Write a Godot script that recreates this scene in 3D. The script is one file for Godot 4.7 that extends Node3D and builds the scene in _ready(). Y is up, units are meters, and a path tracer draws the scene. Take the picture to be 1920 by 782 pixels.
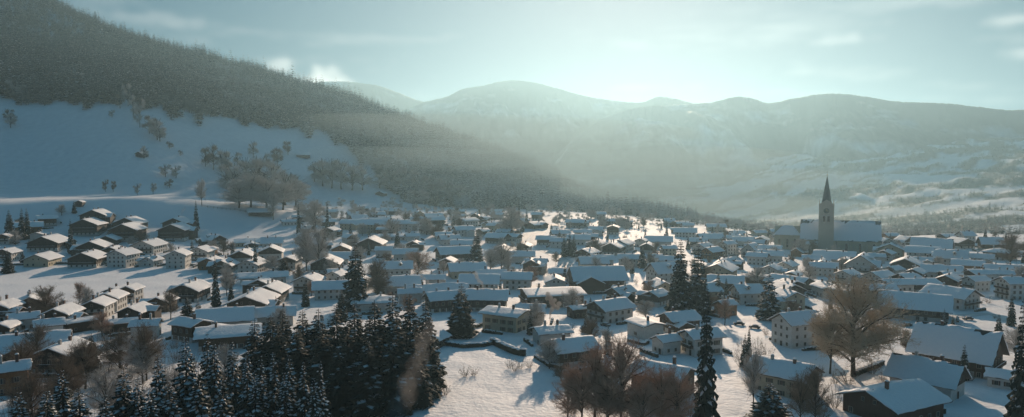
extends Node3D

# ---------------------------------------------------------------- camera, sky, sun, exposure: set first in _ready()
const CAM_Y := 64.8
const SUN_AZ := 10.0      # degrees clockwise of north (-Z)
const SUN_EL := 15.8
const EXPOSURE := 1.27

var M := {}
var used := {}
var noise_a := FastNoiseLite.new()
var noise_b := FastNoiseLite.new()
var rng := RandomNumberGenerator.new()

func _ready() -> void:
	noise_a.seed = 11
	noise_a.frequency = 1.0
	noise_a.fractal_octaves = 4
	noise_b.seed = 29
	noise_b.frequency = 1.0
	noise_b.fractal_octaves = 2
	rng.seed = 7
	make_view()
	make_materials()
	make_land()
	make_houses()
	church()
	make_trees()
	forest()
	far_woods()
	frosted_band()
	roads()
	hedges()
	garden_hedges()
	cars()
	fences()
	smoke()
	mist()


func make_view() -> void:
	var cam := Camera3D.new()
	cam.name = "camera"
	cam.fov = rad_to_deg(2.0 * atan(391.0 / 1280.0))
	cam.near = 1.0
	cam.far = 20000.0
	add_child(cam)
	cam.position = Vector3(0, CAM_Y, 0)
	cam.rotation.x = -atan(61.0 / 1280.0)
	cam.current = true
	var sun := DirectionalLight3D.new()
	sun.name = "sun"
	sun.light_color = Color(1.0, 0.885, 0.77)
	sun.light_energy = 1.6
	sun.light_angular_distance = 0.6
	sun.shadow_enabled = true
	sun.rotation = Vector3(deg_to_rad(-SUN_EL), deg_to_rad(180.0 - SUN_AZ), 0)
	add_child(sun)
	var env := Environment.new()
	env.background_mode = Environment.BG_SKY
	var sky := Sky.new()
	var pano := PanoramaSkyMaterial.new()
	pano.panorama = sky_picture()
	sky.sky_material = pano
	env.sky = sky
	env.background_energy_multiplier = 1.0
	env.tonemap_mode = Environment.TONE_MAPPER_LINEAR
	env.tonemap_exposure = EXPOSURE
	# winter haze: brighter towards the low sun, as real droplets scatter
	env.volumetric_fog_enabled = true
	env.volumetric_fog_density = 0.000145
	env.volumetric_fog_albedo = Color(0.73, 0.92, 1.0)
	env.volumetric_fog_anisotropy = 0.56
	env.sdfgi_enabled = true
	env.ssao_enabled = true
	env.ssil_enabled = true
	var world := WorldEnvironment.new()
	world.name = "air"
	world.environment = env
	add_child(world)

func sun_towards() -> Vector3:
	var el := deg_to_rad(SUN_EL)
	var az := deg_to_rad(SUN_AZ)
	return Vector3(sin(az) * cos(el), sin(el), -cos(az) * cos(el))

func sky_picture() -> ImageTexture:
	# one clear winter sky: deep teal overhead, paler low down, bright round the sun, thin wisps of cloud all the way round
	var w := 1024
	var h := 512
	var img := Image.create(w, h, false, Image.FORMAT_RGBF)
	var s := sun_towards()
	var wisp := FastNoiseLite.new()
	wisp.seed = 5
	wisp.frequency = 1.0
	wisp.fractal_octaves = 5
	for j in h:
		var el := PI * 0.5 - (j + 0.5) / h * PI
		var y := sin(el)
		for i in w:
			var az := wrapf((i + 0.5) / w * TAU, -PI, PI)
			var d := Vector3(sin(az) * cos(el), y, -cos(az) * cos(el))
			var up := clampf(y, 0.0, 1.0)
			var low := pow(1.0 - up, 5.0)
			var c := Vector3(0.006, 0.066, 0.125).lerp(Vector3(0.025, 0.135, 0.21), low)
			var ang := rad_to_deg(acos(clampf(d.dot(s), -1.0, 1.0)))
			c += Vector3(0.20, 0.075, 0.05) * exp(-pow(ang / 17.0, 1.5))
			c += Vector3(0.025, 0.055, 0.08) * exp(-ang / 40.0)
			if y > 0.0:
				var f := d / maxf(y + 0.06, 0.05)
				var n := wisp.get_noise_3d(f.x * 0.55, f.z * 1.5, 3.0) + 0.35 * wisp.get_noise_3d(f.x * 2.0, f.z * 5.0, 9.0)
				var a := clampf((n - 0.13) * 2.2, 0.0, 1.0) * clampf((y - 0.01) * 14.0, 0.0, 1.0) * clampf(1.4 - y * 1.2, 0.0, 1.0)
				c = c.lerp(Vector3(0.62, 0.66, 0.64), a * 0.30)
				# the small cumulus standing behind the forested ridge, and its torn neighbours
				for k in CUMULUS:
					var e := Vector2((rad_to_deg(az) - k[0]) / k[2], (rad_to_deg(el) - k[1]) / k[3])
					if e.length() < 1.6:
						var m := 1.0 - e.length() + 0.55 * wisp.get_noise_2d(az * 28.0, el * 34.0)
						c = c.lerp(Vector3(0.95, 0.95, 0.9), clampf(m * 1.7, 0.0, 1.0) * k[4])
			img.set_pixel(i, j, Color(c.x, c.y, c.z))
	return ImageTexture.create_from_image(img)

# azimuth, elevation, half width, half height (degrees), thickness
const CUMULUS := [[-15.4, 7.3, 2.5, 1.5, 0.95], [-18.6, 8.6, 1.6, 0.7, 0.5], [-27.0, 11.4, 4.5, 0.5, 0.2], [-33.5, 13.3, 2.4, 0.5, 0.25],
	[25.5, 10.1, 3.0, 0.35, 0.3], [36.5, 10.4, 2.2, 0.4, 0.5], [37.0, 8.1, 1.8, 0.35, 0.45]]

# ---------------------------------------------------------------- small mesh kit
class Mesher:
	var v := PackedVector3Array()
	var ix := PackedInt32Array()
	var c := PackedColorArray()
	var tint := Color.WHITE
	var tinted := false
	func tri(a: Vector3, b: Vector3, d: Vector3) -> void:
		var n := v.size()
		v.append(a); v.append(b); v.append(d)
		ix.append(n); ix.append(n + 1); ix.append(n + 2)
		if tinted:
			c.append(tint); c.append(tint); c.append(tint)
	func quad(a: Vector3, b: Vector3, d: Vector3, e: Vector3) -> void:
		var n := v.size()
		v.append(a); v.append(b); v.append(d); v.append(e)
		ix.append_array(PackedInt32Array([n, n + 1, n + 2, n, n + 2, n + 3]))
		if tinted:
			c.append(tint); c.append(tint); c.append(tint); c.append(tint)
	func box(t: Transform3D, s: Vector3) -> void:
		var h := s * 0.5
		var p: Array[Vector3] = []
		for k in 8:
			p.append(t * Vector3(h.x if k & 1 else -h.x, h.y if k & 2 else -h.y, h.z if k & 4 else -h.z))
		for f in [[0, 1, 3, 2], [5, 4, 6, 7], [4, 0, 2, 6], [1, 5, 7, 3], [2, 3, 7, 6], [4, 5, 1, 0]]:
			quad(p[f[0]], p[f[2] if false else f[1]], p[f[2]], p[f[3]])
	func bx(at: Vector3, s: Vector3) -> void:
		box(Transform3D(Basis(), at), s)
	func tube(a: Vector3, b: Vector3, ra: float, rb: float, sides := 3) -> void:
		var d := (b - a).normalized()
		var e := d.cross(Vector3(0.31, 0.2, 0.93) if absf(d.y) > 0.8 else Vector3.UP).normalized()
		var f := d.cross(e)
		for k in sides:
			var p := TAU * k / sides
			var q := TAU * (k + 1) / sides
			var ep := e * cos(p) + f * sin(p)
			var eq := e * cos(q) + f * sin(q)
			quad(a + ep * ra, b + ep * rb, b + eq * rb, a + eq * ra)
	func done(smooth := false) -> ArrayMesh:
		var a := []
		a.resize(Mesh.ARRAY_MAX)
		a[Mesh.ARRAY_VERTEX] = v
		a[Mesh.ARRAY_INDEX] = ix
		if tinted:
			a[Mesh.ARRAY_COLOR] = c
		if smooth:
			var n := PackedVector3Array()
			n.resize(v.size())
			for k in range(0, ix.size(), 3):
				var p := v[ix[k]]
				var g := (v[ix[k + 2]] - p).cross(v[ix[k + 1]] - p)
				n[ix[k]] += g
				n[ix[k + 1]] += g
				n[ix[k + 2]] += g
			for k in n.size():
				n[k] = n[k].normalized()
			a[Mesh.ARRAY_NORMAL] = n
		var m := ArrayMesh.new()
		if v.size() > 2:
			m.add_surface_from_arrays(Mesh.PRIMITIVE_TRIANGLES, a)
		return m

func numbered(called: String) -> String:
	var n: int = used.get(called, 0)
	used[called] = n + 1
	return called if n == 0 else "%s_%03d" % [called, n]

func obj(called: String, mesh: Mesh, m: Material, parent: Node = null) -> MeshInstance3D:
	var o := MeshInstance3D.new()
	o.name = numbered(called) if parent == null else called
	o.mesh = mesh
	o.material_override = m
	(self if parent == null else parent).add_child(o, true)
	return o

func thing(called: String, label: String, category: String, at: Vector3, turn := 0.0, group := "") -> Node3D:
	var o := Node3D.new()
	o.name = numbered(called)
	add_child(o)
	o.position = at
	o.rotation.y = turn
	tag(o, label, category, group)
	return o

func tag(o: Node, label: String, category: String, group := "", kind := "") -> void:
	if label: o.set_meta("label", label)
	if category: o.set_meta("category", category)
	if group: o.set_meta("group", group)
	if kind: o.set_meta("kind", kind)

# ---------------------------------------------------------------- materials: real base colours, grain and patches only
func grain(seed_: int, freq: float, lo: Color, hi: Color, octaves := 4, size := 256) -> NoiseTexture2D:
	var n := FastNoiseLite.new()
	n.seed = seed_
	n.frequency = freq
	n.fractal_octaves = octaves
	var t := NoiseTexture2D.new()
	t.width = size
	t.height = size
	t.seamless = true
	t.noise = n
	var g := Gradient.new()
	g.set_color(0, lo.linear_to_srgb())
	g.set_color(1, hi.linear_to_srgb())
	t.color_ramp = g
	return t

func mat(called: String, lo: Color, hi: Color, rough := 0.85, scale := Vector3(0.2, 0.2, 0.2), bump := 0.0, freq := 0.02, world_mapped := true) -> StandardMaterial3D:
	var m := StandardMaterial3D.new()
	m.resource_name = called
	m.albedo_texture = grain(called.hash() % 1000, freq, lo, hi)
	m.roughness = rough
	m.uv1_triplanar = true
	m.uv1_world_triplanar = world_mapped
	m.uv1_scale = scale
	if bump > 0.0:
		m.heightmap_enabled = true
		m.heightmap_texture = grain(called.hash() % 1000 + 1, freq, Color.BLACK, Color.WHITE, 5)
		m.heightmap_scale = bump
	M[called] = m
	return m

func flat(called: String, c: Color, rough := 0.8) -> StandardMaterial3D:
	var m := StandardMaterial3D.new()
	m.resource_name = called
	m.albedo_color = c.linear_to_srgb()
	m.roughness = rough
	M[called] = m
	return m

func make_materials() -> void:
	mat("snow", Color(0.76, 0.77, 0.79), Color(0.86, 0.86, 0.86), 0.75, Vector3.ONE * 0.05, 22.0, 0.03)
	mat("roof_snow", Color(0.78, 0.79, 0.81), Color(0.87, 0.87, 0.87), 0.7, Vector3.ONE * 0.12, 7.0, 0.03)
	mat("packed_snow", Color(0.50, 0.50, 0.50), Color(0.72, 0.71, 0.70), 0.7, Vector3(0.1, 0.1, 0.1), 5.0, 0.03)
	mat("white", Color(0.46, 0.45, 0.42), Color(0.62, 0.61, 0.58), 0.9, Vector3.ONE * 0.15)
	mat("cream", Color(0.38, 0.33, 0.24), Color(0.50, 0.45, 0.34), 0.9, Vector3.ONE * 0.15)
	mat("stone", Color(0.34, 0.33, 0.31), Color(0.50, 0.49, 0.46), 0.9, Vector3.ONE * 0.3)
	mat("timber", Color(0.045, 0.028, 0.017), Color(0.13, 0.08, 0.048), 0.8, Vector3(0.9, 0.06, 0.9), 2.0)
	mat("old_timber", Color(0.03, 0.024, 0.02), Color(0.075, 0.06, 0.05), 0.85, Vector3(0.9, 0.06, 0.9), 2.0)
	mat("honey_timber", Color(0.16, 0.075, 0.03), Color(0.27, 0.135, 0.055), 0.75, Vector3(0.9, 0.06, 0.9), 2.0)
	mat("roofing", Color(0.03, 0.026, 0.024), Color(0.09, 0.07, 0.06), 0.8, Vector3(0.3, 0.3, 0.3), 2.0)
	mat("slate", Color(0.05, 0.065, 0.065), Color(0.10, 0.12, 0.12), 0.6, Vector3(0.3, 0.3, 0.3), 2.0)
	mat("brick", Color(0.10, 0.055, 0.045), Color(0.20, 0.13, 0.10), 0.9, Vector3.ONE)
	mat("bark", Color(0.03, 0.022, 0.017), Color(0.085, 0.065, 0.05), 0.95, Vector3(0.8, 0.2, 0.8), 3.0)
	mat("twig", Color(0.15, 0.11, 0.08), Color(0.32, 0.25, 0.185), 0.95, Vector3.ONE * 0.2)
	mat("russet_twig", Color(0.32, 0.21, 0.15), Color(0.52, 0.36, 0.27), 0.95, Vector3.ONE * 0.2)
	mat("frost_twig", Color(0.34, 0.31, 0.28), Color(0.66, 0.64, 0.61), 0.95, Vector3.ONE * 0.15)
	mat("beech_twig", Color(0.38, 0.30, 0.21), Color(0.62, 0.51, 0.38), 0.95, Vector3.ONE * 0.2)
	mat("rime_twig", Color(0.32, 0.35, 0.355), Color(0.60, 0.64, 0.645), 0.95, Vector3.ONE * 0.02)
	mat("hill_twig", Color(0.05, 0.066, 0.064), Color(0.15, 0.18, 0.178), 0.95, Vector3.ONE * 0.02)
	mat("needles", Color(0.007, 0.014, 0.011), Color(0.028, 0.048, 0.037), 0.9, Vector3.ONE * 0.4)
	mat("tree_snow", Color(0.66, 0.68, 0.70), Color(0.84, 0.85, 0.86), 0.8, Vector3.ONE * 0.4)
	mat("hedge", Color(0.012, 0.016, 0.011), Color(0.05, 0.05, 0.035), 0.95, Vector3.ONE * 0.5)
	mat("brown_timber", Color(0.05, 0.024, 0.018), Color(0.11, 0.055, 0.04), 0.8, Vector3(0.9, 0.06, 0.9), 2.0)
	mat("stone_light", Color(0.36, 0.33, 0.27), Color(0.47, 0.43, 0.36), 0.9, Vector3.ONE * 0.2)
	flat("glass", Color(0.02, 0.023, 0.026), 0.12)
	flat("trim", Color(0.30, 0.27, 0.23), 0.6)
	flat("shutter", Color(0.035, 0.055, 0.04), 0.6)
	flat("brown_shutter", Color(0.08, 0.04, 0.025), 0.6)
	flat("iron", Color(0.04, 0.04, 0.042), 0.5)
	flat("gilt", Color(0.55, 0.40, 0.12), 0.35).metallic = 0.8
	var land := mat("land", Color(0.86, 0.86, 0.87), Color(1, 1, 1), 0.8, Vector3.ONE * 0.012, 120.0, 0.03)
	land.vertex_color_use_as_albedo = true
	var near := mat("field", Color(0.93, 0.93, 0.94), Color(1, 1, 1), 0.75, Vector3.ONE * 0.06, 14.0, 0.03)
	near.vertex_color_use_as_albedo = true

# ---------------------------------------------------------------- the land: heights of the valley round the viewpoint, (distance, height) along bearings
const COLS := [
	[-180, [[135.0, 8.1], [4050.0, 27.0]]],
	[-110, [[135.0, 8.1], [4050.0, 27.0]]],
	[-60, [[135.0, 10.8], [405.0, 8.1], [810.0, 54.0], [1350.0, 216.0], [2160.0, 512.05], [2565.0, 401.6], [4050.0, 129.6]]],
	[-36.842, [[135.0, 8.1], [405.0, 2.7], [486.0, 2.7], [594.0, 5.4], [648.0, 12.15], [715.5, 18.9], [769.5, 41.85], [810.0, 43.2], [864.0, 44.55], [945.0, 60.75], [1080.0, 113.4], [1215.0, 170.1], [1350.0, 220.05], [1755.0, 351.0], [2160.0, 524.75], [2295.0, 514.14], [2565.0, 379.29], [3037.5, 218.7], [4050.0, 129.6]]],
	[-28.992, [[135.0, 6.75], [405.0, 2.7], [486.0, 2.7], [580.5, 5.4], [648.0, 10.8], [702.0, 17.55], [764.1, 44.55], [810.0, 43.2], [850.5, 44.55], [945.0, 81.0], [1080.0, 141.75], [1147.5, 172.8], [1350.0, 229.5], [1755.0, 330.75], [2092.5, 427.06], [2227.5, 407.59], [2565.0, 267.77], [3037.5, 117.45], [4050.0, 75.6]]],
	[-21.705, [[135.0, 6.75], [405.0, 2.7], [540.0, 4.05], [648.0, 6.75], [722.2, 13.5], [776.2, 35.1], [864.0, 37.12], [918.0, 44.55], [1012.5, 83.7], [1147.5, 143.1], [1282.5, 182.25], [1620.0, 263.25], [1957.5, 348.3], [2126.2, 325.1], [2497.5, 180.59], [3037.5, 76.95], [4050.0, 57.6]]],
	[-14.023, [[135.0, 6.75], [405.0, 2.7], [607.5, 8.1], [742.5, 16.2], [837.0, 21.6], [945.0, 29.7], [1053.0, 62.1], [1188.0, 118.8], [1350.0, 159.3], [1620.0, 226.8], [1822.5, 263.25], [2025.0, 243.0], [2362.5, 114.41], [3037.5, 46.58], [4050.0, 75.6]]],
	[-7.118, [[135.0, 6.75], [405.0, 2.7], [675.0, 14.85], [810.0, 18.9], [945.0, 22.95], [1080.0, 35.1], [1215.0, 75.6], [1417.5, 121.5], [1687.5, 168.75], [1890.0, 191.7], [2092.5, 158.96], [2362.5, 78.98], [3037.5, 26.33], [4050.0, 89.1]]],
	[1.788, [[135.0, 6.75], [202.5, 6.75], [405.0, 2.7], [675.0, 13.5], [810.0, 17.55], [945.0, 18.9], [1080.0, 18.9], [1215.0, 24.3], [1485.0, 54.0], [1755.0, 78.3], [2025.0, 94.5], [2160.0, 80.05], [2430.0, 26.61], [3037.5, -14.18], [3712.5, 48.09], [4050.0, 89.1]]],
	[6.236, [[135.0, 6.75], [405.0, 2.7], [675.0, 12.15], [810.0, 16.2], [945.0, 13.5], [1215.0, 6.75], [1485.0, 10.8], [1755.0, 18.9], [1957.5, 24.3], [2092.5, 15.1], [2362.5, -21.43], [3037.5, -24.3], [3712.5, 48.09], [4050.0, 89.1]]],
	[9.743, [[135.0, 6.75], [405.0, 2.7], [675.0, 10.8], [810.0, 12.15], [1080.0, 5.4], [1620.0, -5.4], [1890.0, -10.8], [2092.5, -21.52], [2362.5, -45.06], [3037.5, -34.43], [3442.5, 18.9], [3712.5, 57.38], [4050.0, 93.6]]],
	[14.861, [[135.0, 6.75], [405.0, 2.7], [540.0, 2.7], [675.0, 5.4], [810.0, 5.4], [945.0, 0.0], [1215.0, -10.8], [1485.0, -29.7], [1890.0, -67.5], [2362.5, -62.78], [2767.5, -7.58], [3037.5, 26.33], [3307.5, 76.47], [3510.0, 104.64], [4050.0, 156.6]]],
	[24.725, [[135.0, 5.4], [405.0, 1.35], [639.9, -1.35], [810.0, -2.7], [945.0, -13.5], [1215.0, -40.5], [1620.0, -54.0], [2025.0, -40.5], [2227.5, -6.97], [2497.5, 33.01], [2767.5, 77.57], [3037.5, 127.58], [3307.5, 164.03], [4050.0, 246.6]]],
	[36.842, [[135.0, 5.4], [270.0, 2.7], [405.0, 1.35], [639.9, 2.7], [810.0, 5.4], [945.0, 0.0], [1215.0, -33.75], [1620.0, -27.0], [2092.5, 2.03], [2362.5, 43.54], [2632.5, 88.93], [2902.5, 134.25], [3240.0, 184.58], [4050.0, 291.6]]],
	[60, [[135.0, 5.4], [639.9, 4.05], [1215.0, -27.0], [2362.5, 43.54], [4050.0, 246.6]]],
	[110, [[135.0, 8.1], [4050.0, 27.0]]],
	[180, [[135.0, 8.1], [4050.0, 27.0]]]]

func cub(p: Array, x: float) -> float:
	var n := p.size()
	if x <= p[0][0]: return p[0][1]
	if x >= p[n - 1][0]: return p[n - 1][1]
	var i := 0
	while p[i + 1][0] < x: i += 1
	var x0: float = p[i][0]
	var y0: float = p[i][1]
	var y1: float = p[i + 1][1]
	var h: float = p[i + 1][0] - x0
	var m0 := slope_at(p, i)
	var m1 := slope_at(p, i + 1)
	var t := (x - x0) / h
	var t2 := t * t
	var t3 := t2 * t
	return y0 * (2 * t3 - 3 * t2 + 1) + m0 * h * (t3 - 2 * t2 + t) + y1 * (3 * t2 - 2 * t3) + m1 * h * (t3 - t2)

func slope_at(p: Array, k: int) -> float:
	if k <= 0 or k >= p.size() - 1: return 0.0
	var a: float = (p[k][1] - p[k - 1][1]) / (p[k][0] - p[k - 1][0])
	var b: float = (p[k + 1][1] - p[k][1]) / (p[k + 1][0] - p[k][0])
	return 0.0 if a * b <= 0.0 else 2.0 * a * b / (a + b)

func smooth_height(x: float, z: float) -> float:
	var b := rad_to_deg(atan2(x, -z))
	var r := sqrt(x * x + z * z)
	var i := 0
	while i < COLS.size() - 2 and COLS[i + 1][0] < b: i += 1
	var q := []
	for k in range(maxi(0, i - 1), mini(COLS.size() - 1, i + 2) + 1):
		q.append([COLS[k][0], cub(COLS[k][1], r)])
	return cub(q, b)

func land_height(x: float, z: float) -> float:
	var r := sqrt(x * x + z * z)
	var y := smooth_height(x, z)
	var far := clampf((r - 860.0) / 675.0, 0.0, 1.0)
	y += noise_a.get_noise_2d(x * 0.006, z * 0.006) * 9.0 * far + noise_b.get_noise_2d(x * 0.03, z * 0.03) * 0.35 * (1.0 - far)
	if r > 2050.0:
		var t := clampf((r - 2050.0) / 400.0, 0.0, 1.0)
		var s := noise_a.get_noise_2d(x * 0.0024, z * 0.0024) * 20.0
		y += t * (s + 6.0 * sin(s * 0.7))
	# dents of old tracks and drifts close by
	if r < 350.0:
		y += noise_b.get_noise_2d(x * 0.12 + 40.0, z * 0.12) * 0.13
	return y

func wooded(x: float, z: float) -> float:
	# > 0 where the far side of the valley carries wood rather than meadow
	return noise_a.get_noise_2d(x * 0.0024 + 71.0, z * 0.0052 - 13.0) + 0.35 * noise_b.get_noise_2d(x * 0.014, z * 0.026) + 0.03

const WOOD := Color(0.030, 0.038, 0.034)
const SNOWFIELD := Color(0.84, 0.85, 0.87)

func land_tint(x: float, z: float, r: float) -> Color:
	var b := atan2(x, -z)
	if r > 1200.0 and b > 0.12:
		var k := clampf(wooded(x, z) * 9.0 + 0.25, 0.0, 1.0)
		return SNOWFIELD.lerp(Color(0.11, 0.12, 0.115), k)
	return SNOWFIELD

func make_land() -> void:
	var angles: Array[float] = []
	var a := -180.0
	while a < 180.0:
		angles.append(a)
		a += 0.22 if absf(a + 0.11) < 42.0 else (1.0 if absf(a) < 60.0 else 6.0)
	angles.append(180.0)
	var radii: Array[float] = []
	var r := 12.0
	while r < 4300.0:
		radii.append(r)
		r *= 1.05 if r < 120.0 else (1.007 if r < 350.0 else (1.0085 if r < 1200.0 else 1.014))
	radii.append(4300.0)
	var bands := [["ground", 0.0, 880.0, "field"], ["hillside", 880.0, 2400.0, "land"], ["valley", 2400.0, 4400.0, "land"]]
	for band in bands:
		var rr: Array[float] = []
		for k in radii.size():
			if radii[k] >= band[1] and (radii[k] <= band[2] or (k > 0 and radii[k - 1] <= band[2])):
				rr.append(radii[k])
		var m := Mesher.new()
		m.tinted = true
		var n := angles.size()
		for q in rr:
			for w in angles:
				var x := q * sin(deg_to_rad(w))
				var z := -q * cos(deg_to_rad(w))
				m.v.append(Vector3(x, land_height(x, z), z))
				m.c.append(land_tint(x, z, q))
		for j in rr.size() - 1:
			for i in n - 1:
				var p := j * n + i
				m.ix.append_array(PackedInt32Array([p, p + n, p + n + 1, p, p + n + 1, p + 1]))
		if band[0] == "ground":
			var o0 := m.v.size()
			m.v.append(Vector3(0, land_height(0, -12), 0))
			m.c.append(SNOWFIELD)
			for i in n - 1:
				m.ix.append_array(PackedInt32Array([o0, i, i + 1]))
		tag(obj(band[0], m.done(true), M[band[3]]), "", "", "", "structure")
	for k in MOUNTAINS:
		mountain(k)

# each: far ridge as (bearing in degrees, height) points, its distance, reach of the slope towards the valley, foot height, seed, wood share
const MOUNTAINS := [
	{"far": 5130, "reach": 1350, "foot": 0.0, "seed": 3.0, "wood": 0.62, "line": [[-27.25, 525.2], [-20.54, 660.8], [-17.34, 717.5], [-14.02, 751.1], [-11.47, 734.7], [-9.74, 691.8], [-8.0, 632.0], [-4.91, 560.5], [0.0, 423.5]]},
	{"far": 4590, "reach": 1215, "foot": 27.0, "seed": 8.0, "wood": 0.68, "line": [[-14.02, 272.6], [-9.74, 468.6], [-7.12, 559.3], [-5.35, 596.2], [-4.02, 646.6], [-2.46, 668.7], [-0.89, 697.4], [0.0, 704.5], [1.79, 690.1], [3.57, 653.9], [5.79, 602.8], [8.0, 568.8], [10.61, 547.7], [12.11, 583.3], [13.18, 570.8], [14.86, 532.9], [18.95, 452.5], [22.85, 360.7]]},
	{"far": 3848, "reach": 1148, "foot": -13.5, "seed": 14.0, "wood": 0.66, "line": [[0.0, 4.8], [2.68, 124.7], [5.13, 267.4], [7.56, 384.7], [10.61, 446.3], [14.02, 455.8], [16.11, 460.6], [18.15, 487.4], [19.15, 479.3], [20.54, 447.9], [22.47, 470.4], [24.72, 485.1], [26.18, 474.8], [27.25, 460.4], [29.33, 429.5], [31.98, 412.1], [34.18, 386.3], [36.27, 363.8], [38.8, 367.8], [42.16, 375.2], [46.28, 333.7]]}]

func mountain(k: Dictionary) -> void:
	var m := Mesher.new()
	m.tinted = true
	var pts: Array = k.line
	var b0: float = pts[0][0]
	var b1: float = pts[pts.size() - 1][0]
	var n := int((b1 - b0) / 0.12)
	var rows := 64
	var sd: float = k.seed
	for j in rows + 1:
		var t := lerpf(-0.45, 1.0, float(j) / rows)
		for i in n + 1:
			var b := lerpf(b0, b1, float(i) / n)
			var top := cub(pts, b)
			var d: float = k.far - t * k.reach
			var x := d * sin(deg_to_rad(b))
			var z := -d * cos(deg_to_rad(b))
			var f := absf(t) / (1.0 if t > 0.0 else 0.45)
			var fall := pow(1.0 - f, 1.25) if t > 0.0 else 1.0 - f
			var y: float = k.foot + (top - k.foot) * fall
			var spur := noise_a.get_noise_3d(x * 0.0020, z * 0.0005, sd) * 0.9 + noise_a.get_noise_3d(x * 0.007, z * 0.0027, sd + 5.0) * 0.22
			y += spur * (top - k.foot) * 0.42 * sin(PI * clampf(f, 0.0, 1.0)) * clampf(f * 4.0, 0.0, 1.0)
			y += noise_b.get_noise_2d(b * 5.0, sd) * 4.0 * (1.0 - f)
			m.v.append(Vector3(x, y, z))
			var wood := noise_a.get_noise_3d(x * 0.0026, y * 0.0055, z * 0.0026 + sd) + 0.3 * noise_a.get_noise_3d(x * 0.011, y * 0.018, z * 0.011) + float(k.wood)
			m.c.append(SNOWFIELD.lerp(Color(0.105, 0.118, 0.122), clampf(wood * 2.0, 0.0, 1.0)))
	for j in rows:
		for i in n:
			var p := j * (n + 1) + i
			m.ix.append_array(PackedInt32Array([p, p + n + 2, p + n + 1, p, p + 1, p + n + 2]))
	tag(obj("mountain", m.done(true), M.land), "", "", "", "structure")

# ---------------------------------------------------------------- houses
func roof_shell(W: float, L: float, yr: float, tp: float, thick: float, nx: int, nz: int, hip: bool, lump: float, bald: float, sd: float, under: float) -> ArrayMesh:
	# a skin over a gable or hip roof: bumpy top, rolled edges, skirts down to the roof plane
	var m := Mesher.new()
	var hw := W * 0.5
	var hl := L * 0.5
	for j in nz + 1:
		var tz := (2.0 * j / nz - 1.0)
		tz = signf(tz) * (1.0 - pow(1.0 - absf(tz), 1.35))
		for i in nx + 1:
			var tx := (2.0 * i / nx - 1.0)
			tx = signf(tx) * (1.0 - pow(1.0 - absf(tx), 1.35))
			var x := tx * hw
			var z := tz * hl
			var run := absf(x)
			if hip:
				run = maxf(run, absf(z) - (hl - hw))
			var soft := sqrt(run * run + 0.16) - 0.4 * exp(-run * 2.0)
			var edge := 1.0 - 0.55 * pow(absf(tx), 10.0) - 0.35 * pow(absf(tz), 16.0)
			var n := noise_a.get_noise_3d(x * 0.45 + sd, z * 0.45, sd) * lump + noise_b.get_noise_3d(x * 0.16, z * 0.16 + sd, sd * 2.0) * lump
			var t := thick * edge + n
			if bald > 0.0:
				var q := noise_a.get_noise_3d(x * 0.5, z * 0.16, sd + 31.0) + 0.9 - run / hw * 1.6
				t -= clampf((q - 1.15 + bald) * 2.0, 0.0, 1.0) * (thick + 0.2)
			var y := yr - soft * tp + t
			# a snow cornice sags over the eaves
			y -= 0.10 * pow(absf(tx), 14.0)
			var rag := noise_a.get_noise_3d(z * 0.6 + sd, x * 0.6, sd + 7.0) * 3.0 * lump
			m.v.append(Vector3(x + signf(x) * pow(absf(tx), 6.0) * rag, y, z + signf(z) * pow(absf(tz), 6.0) * rag))
	var w := nx + 1
	for j in nz:
		for i in nx:
			var p := j * w + i
			m.ix.append_array(PackedInt32Array([p, p + 1, p + w + 1, p, p + w + 1, p + w]))
	# skirts
	var ring: Array[int] = []
	for i in nx: ring.append(i)
	for j in nz: ring.append(j * w + nx)
	for i in nx: ring.append(nz * w + nx - i)
	for j in nz: ring.append((nz - j) * w)
	var base := m.v.size()
	for k in ring:
		var p := m.v[k]
		var run := absf(p.x)
		if hip: run = maxf(run, absf(p.z) - (hl - hw))
		m.v.append(m.v[k])
		m.v.append(Vector3(p.x * 0.985, minf(p.y - 0.06, yr - run * tp - under), p.z * 0.985))
	var nr := ring.size()
	for k in nr:
		var a := base + 2 * k
		var b := base + 2 * ((k + 1) % nr)
		m.ix.append_array(PackedInt32Array([a, a + 1, b + 1, a, b + 1, b]))
	return m.done(true)

func slab_roof(W: float, L: float, yr: float, tp: float, thick: float) -> ArrayMesh:
	var m := Mesher.new()
	var hw := W * 0.5
	var hl := L * 0.5
	var e := yr - hw * tp
	var o := [Vector2(-hw, e), Vector2(0, yr), Vector2(hw, e), Vector2(hw, e - thick), Vector2(0, yr - thick * 1.1), Vector2(-hw, e - thick)]
	for k in 6:
		var a: Vector2 = o[k]
		var b: Vector2 = o[(k + 1) % 6]
		m.quad(Vector3(a.x, a.y, -hl), Vector3(a.x, a.y, hl), Vector3(b.x, b.y, hl), Vector3(b.x, b.y, -hl))
	for z in [-hl, hl]:
		m.quad(Vector3(o[0].x, o[0].y, z), Vector3(o[1].x, o[1].y, z), Vector3(o[4].x, o[4].y, z), Vector3(o[5].x, o[5].y, z))
		m.quad(Vector3(o[1].x, o[1].y, z), Vector3(o[2].x, o[2].y, z), Vector3(o[3].x, o[3].y, z), Vector3(o[4].x, o[4].y, z))
	return m.done()

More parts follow.
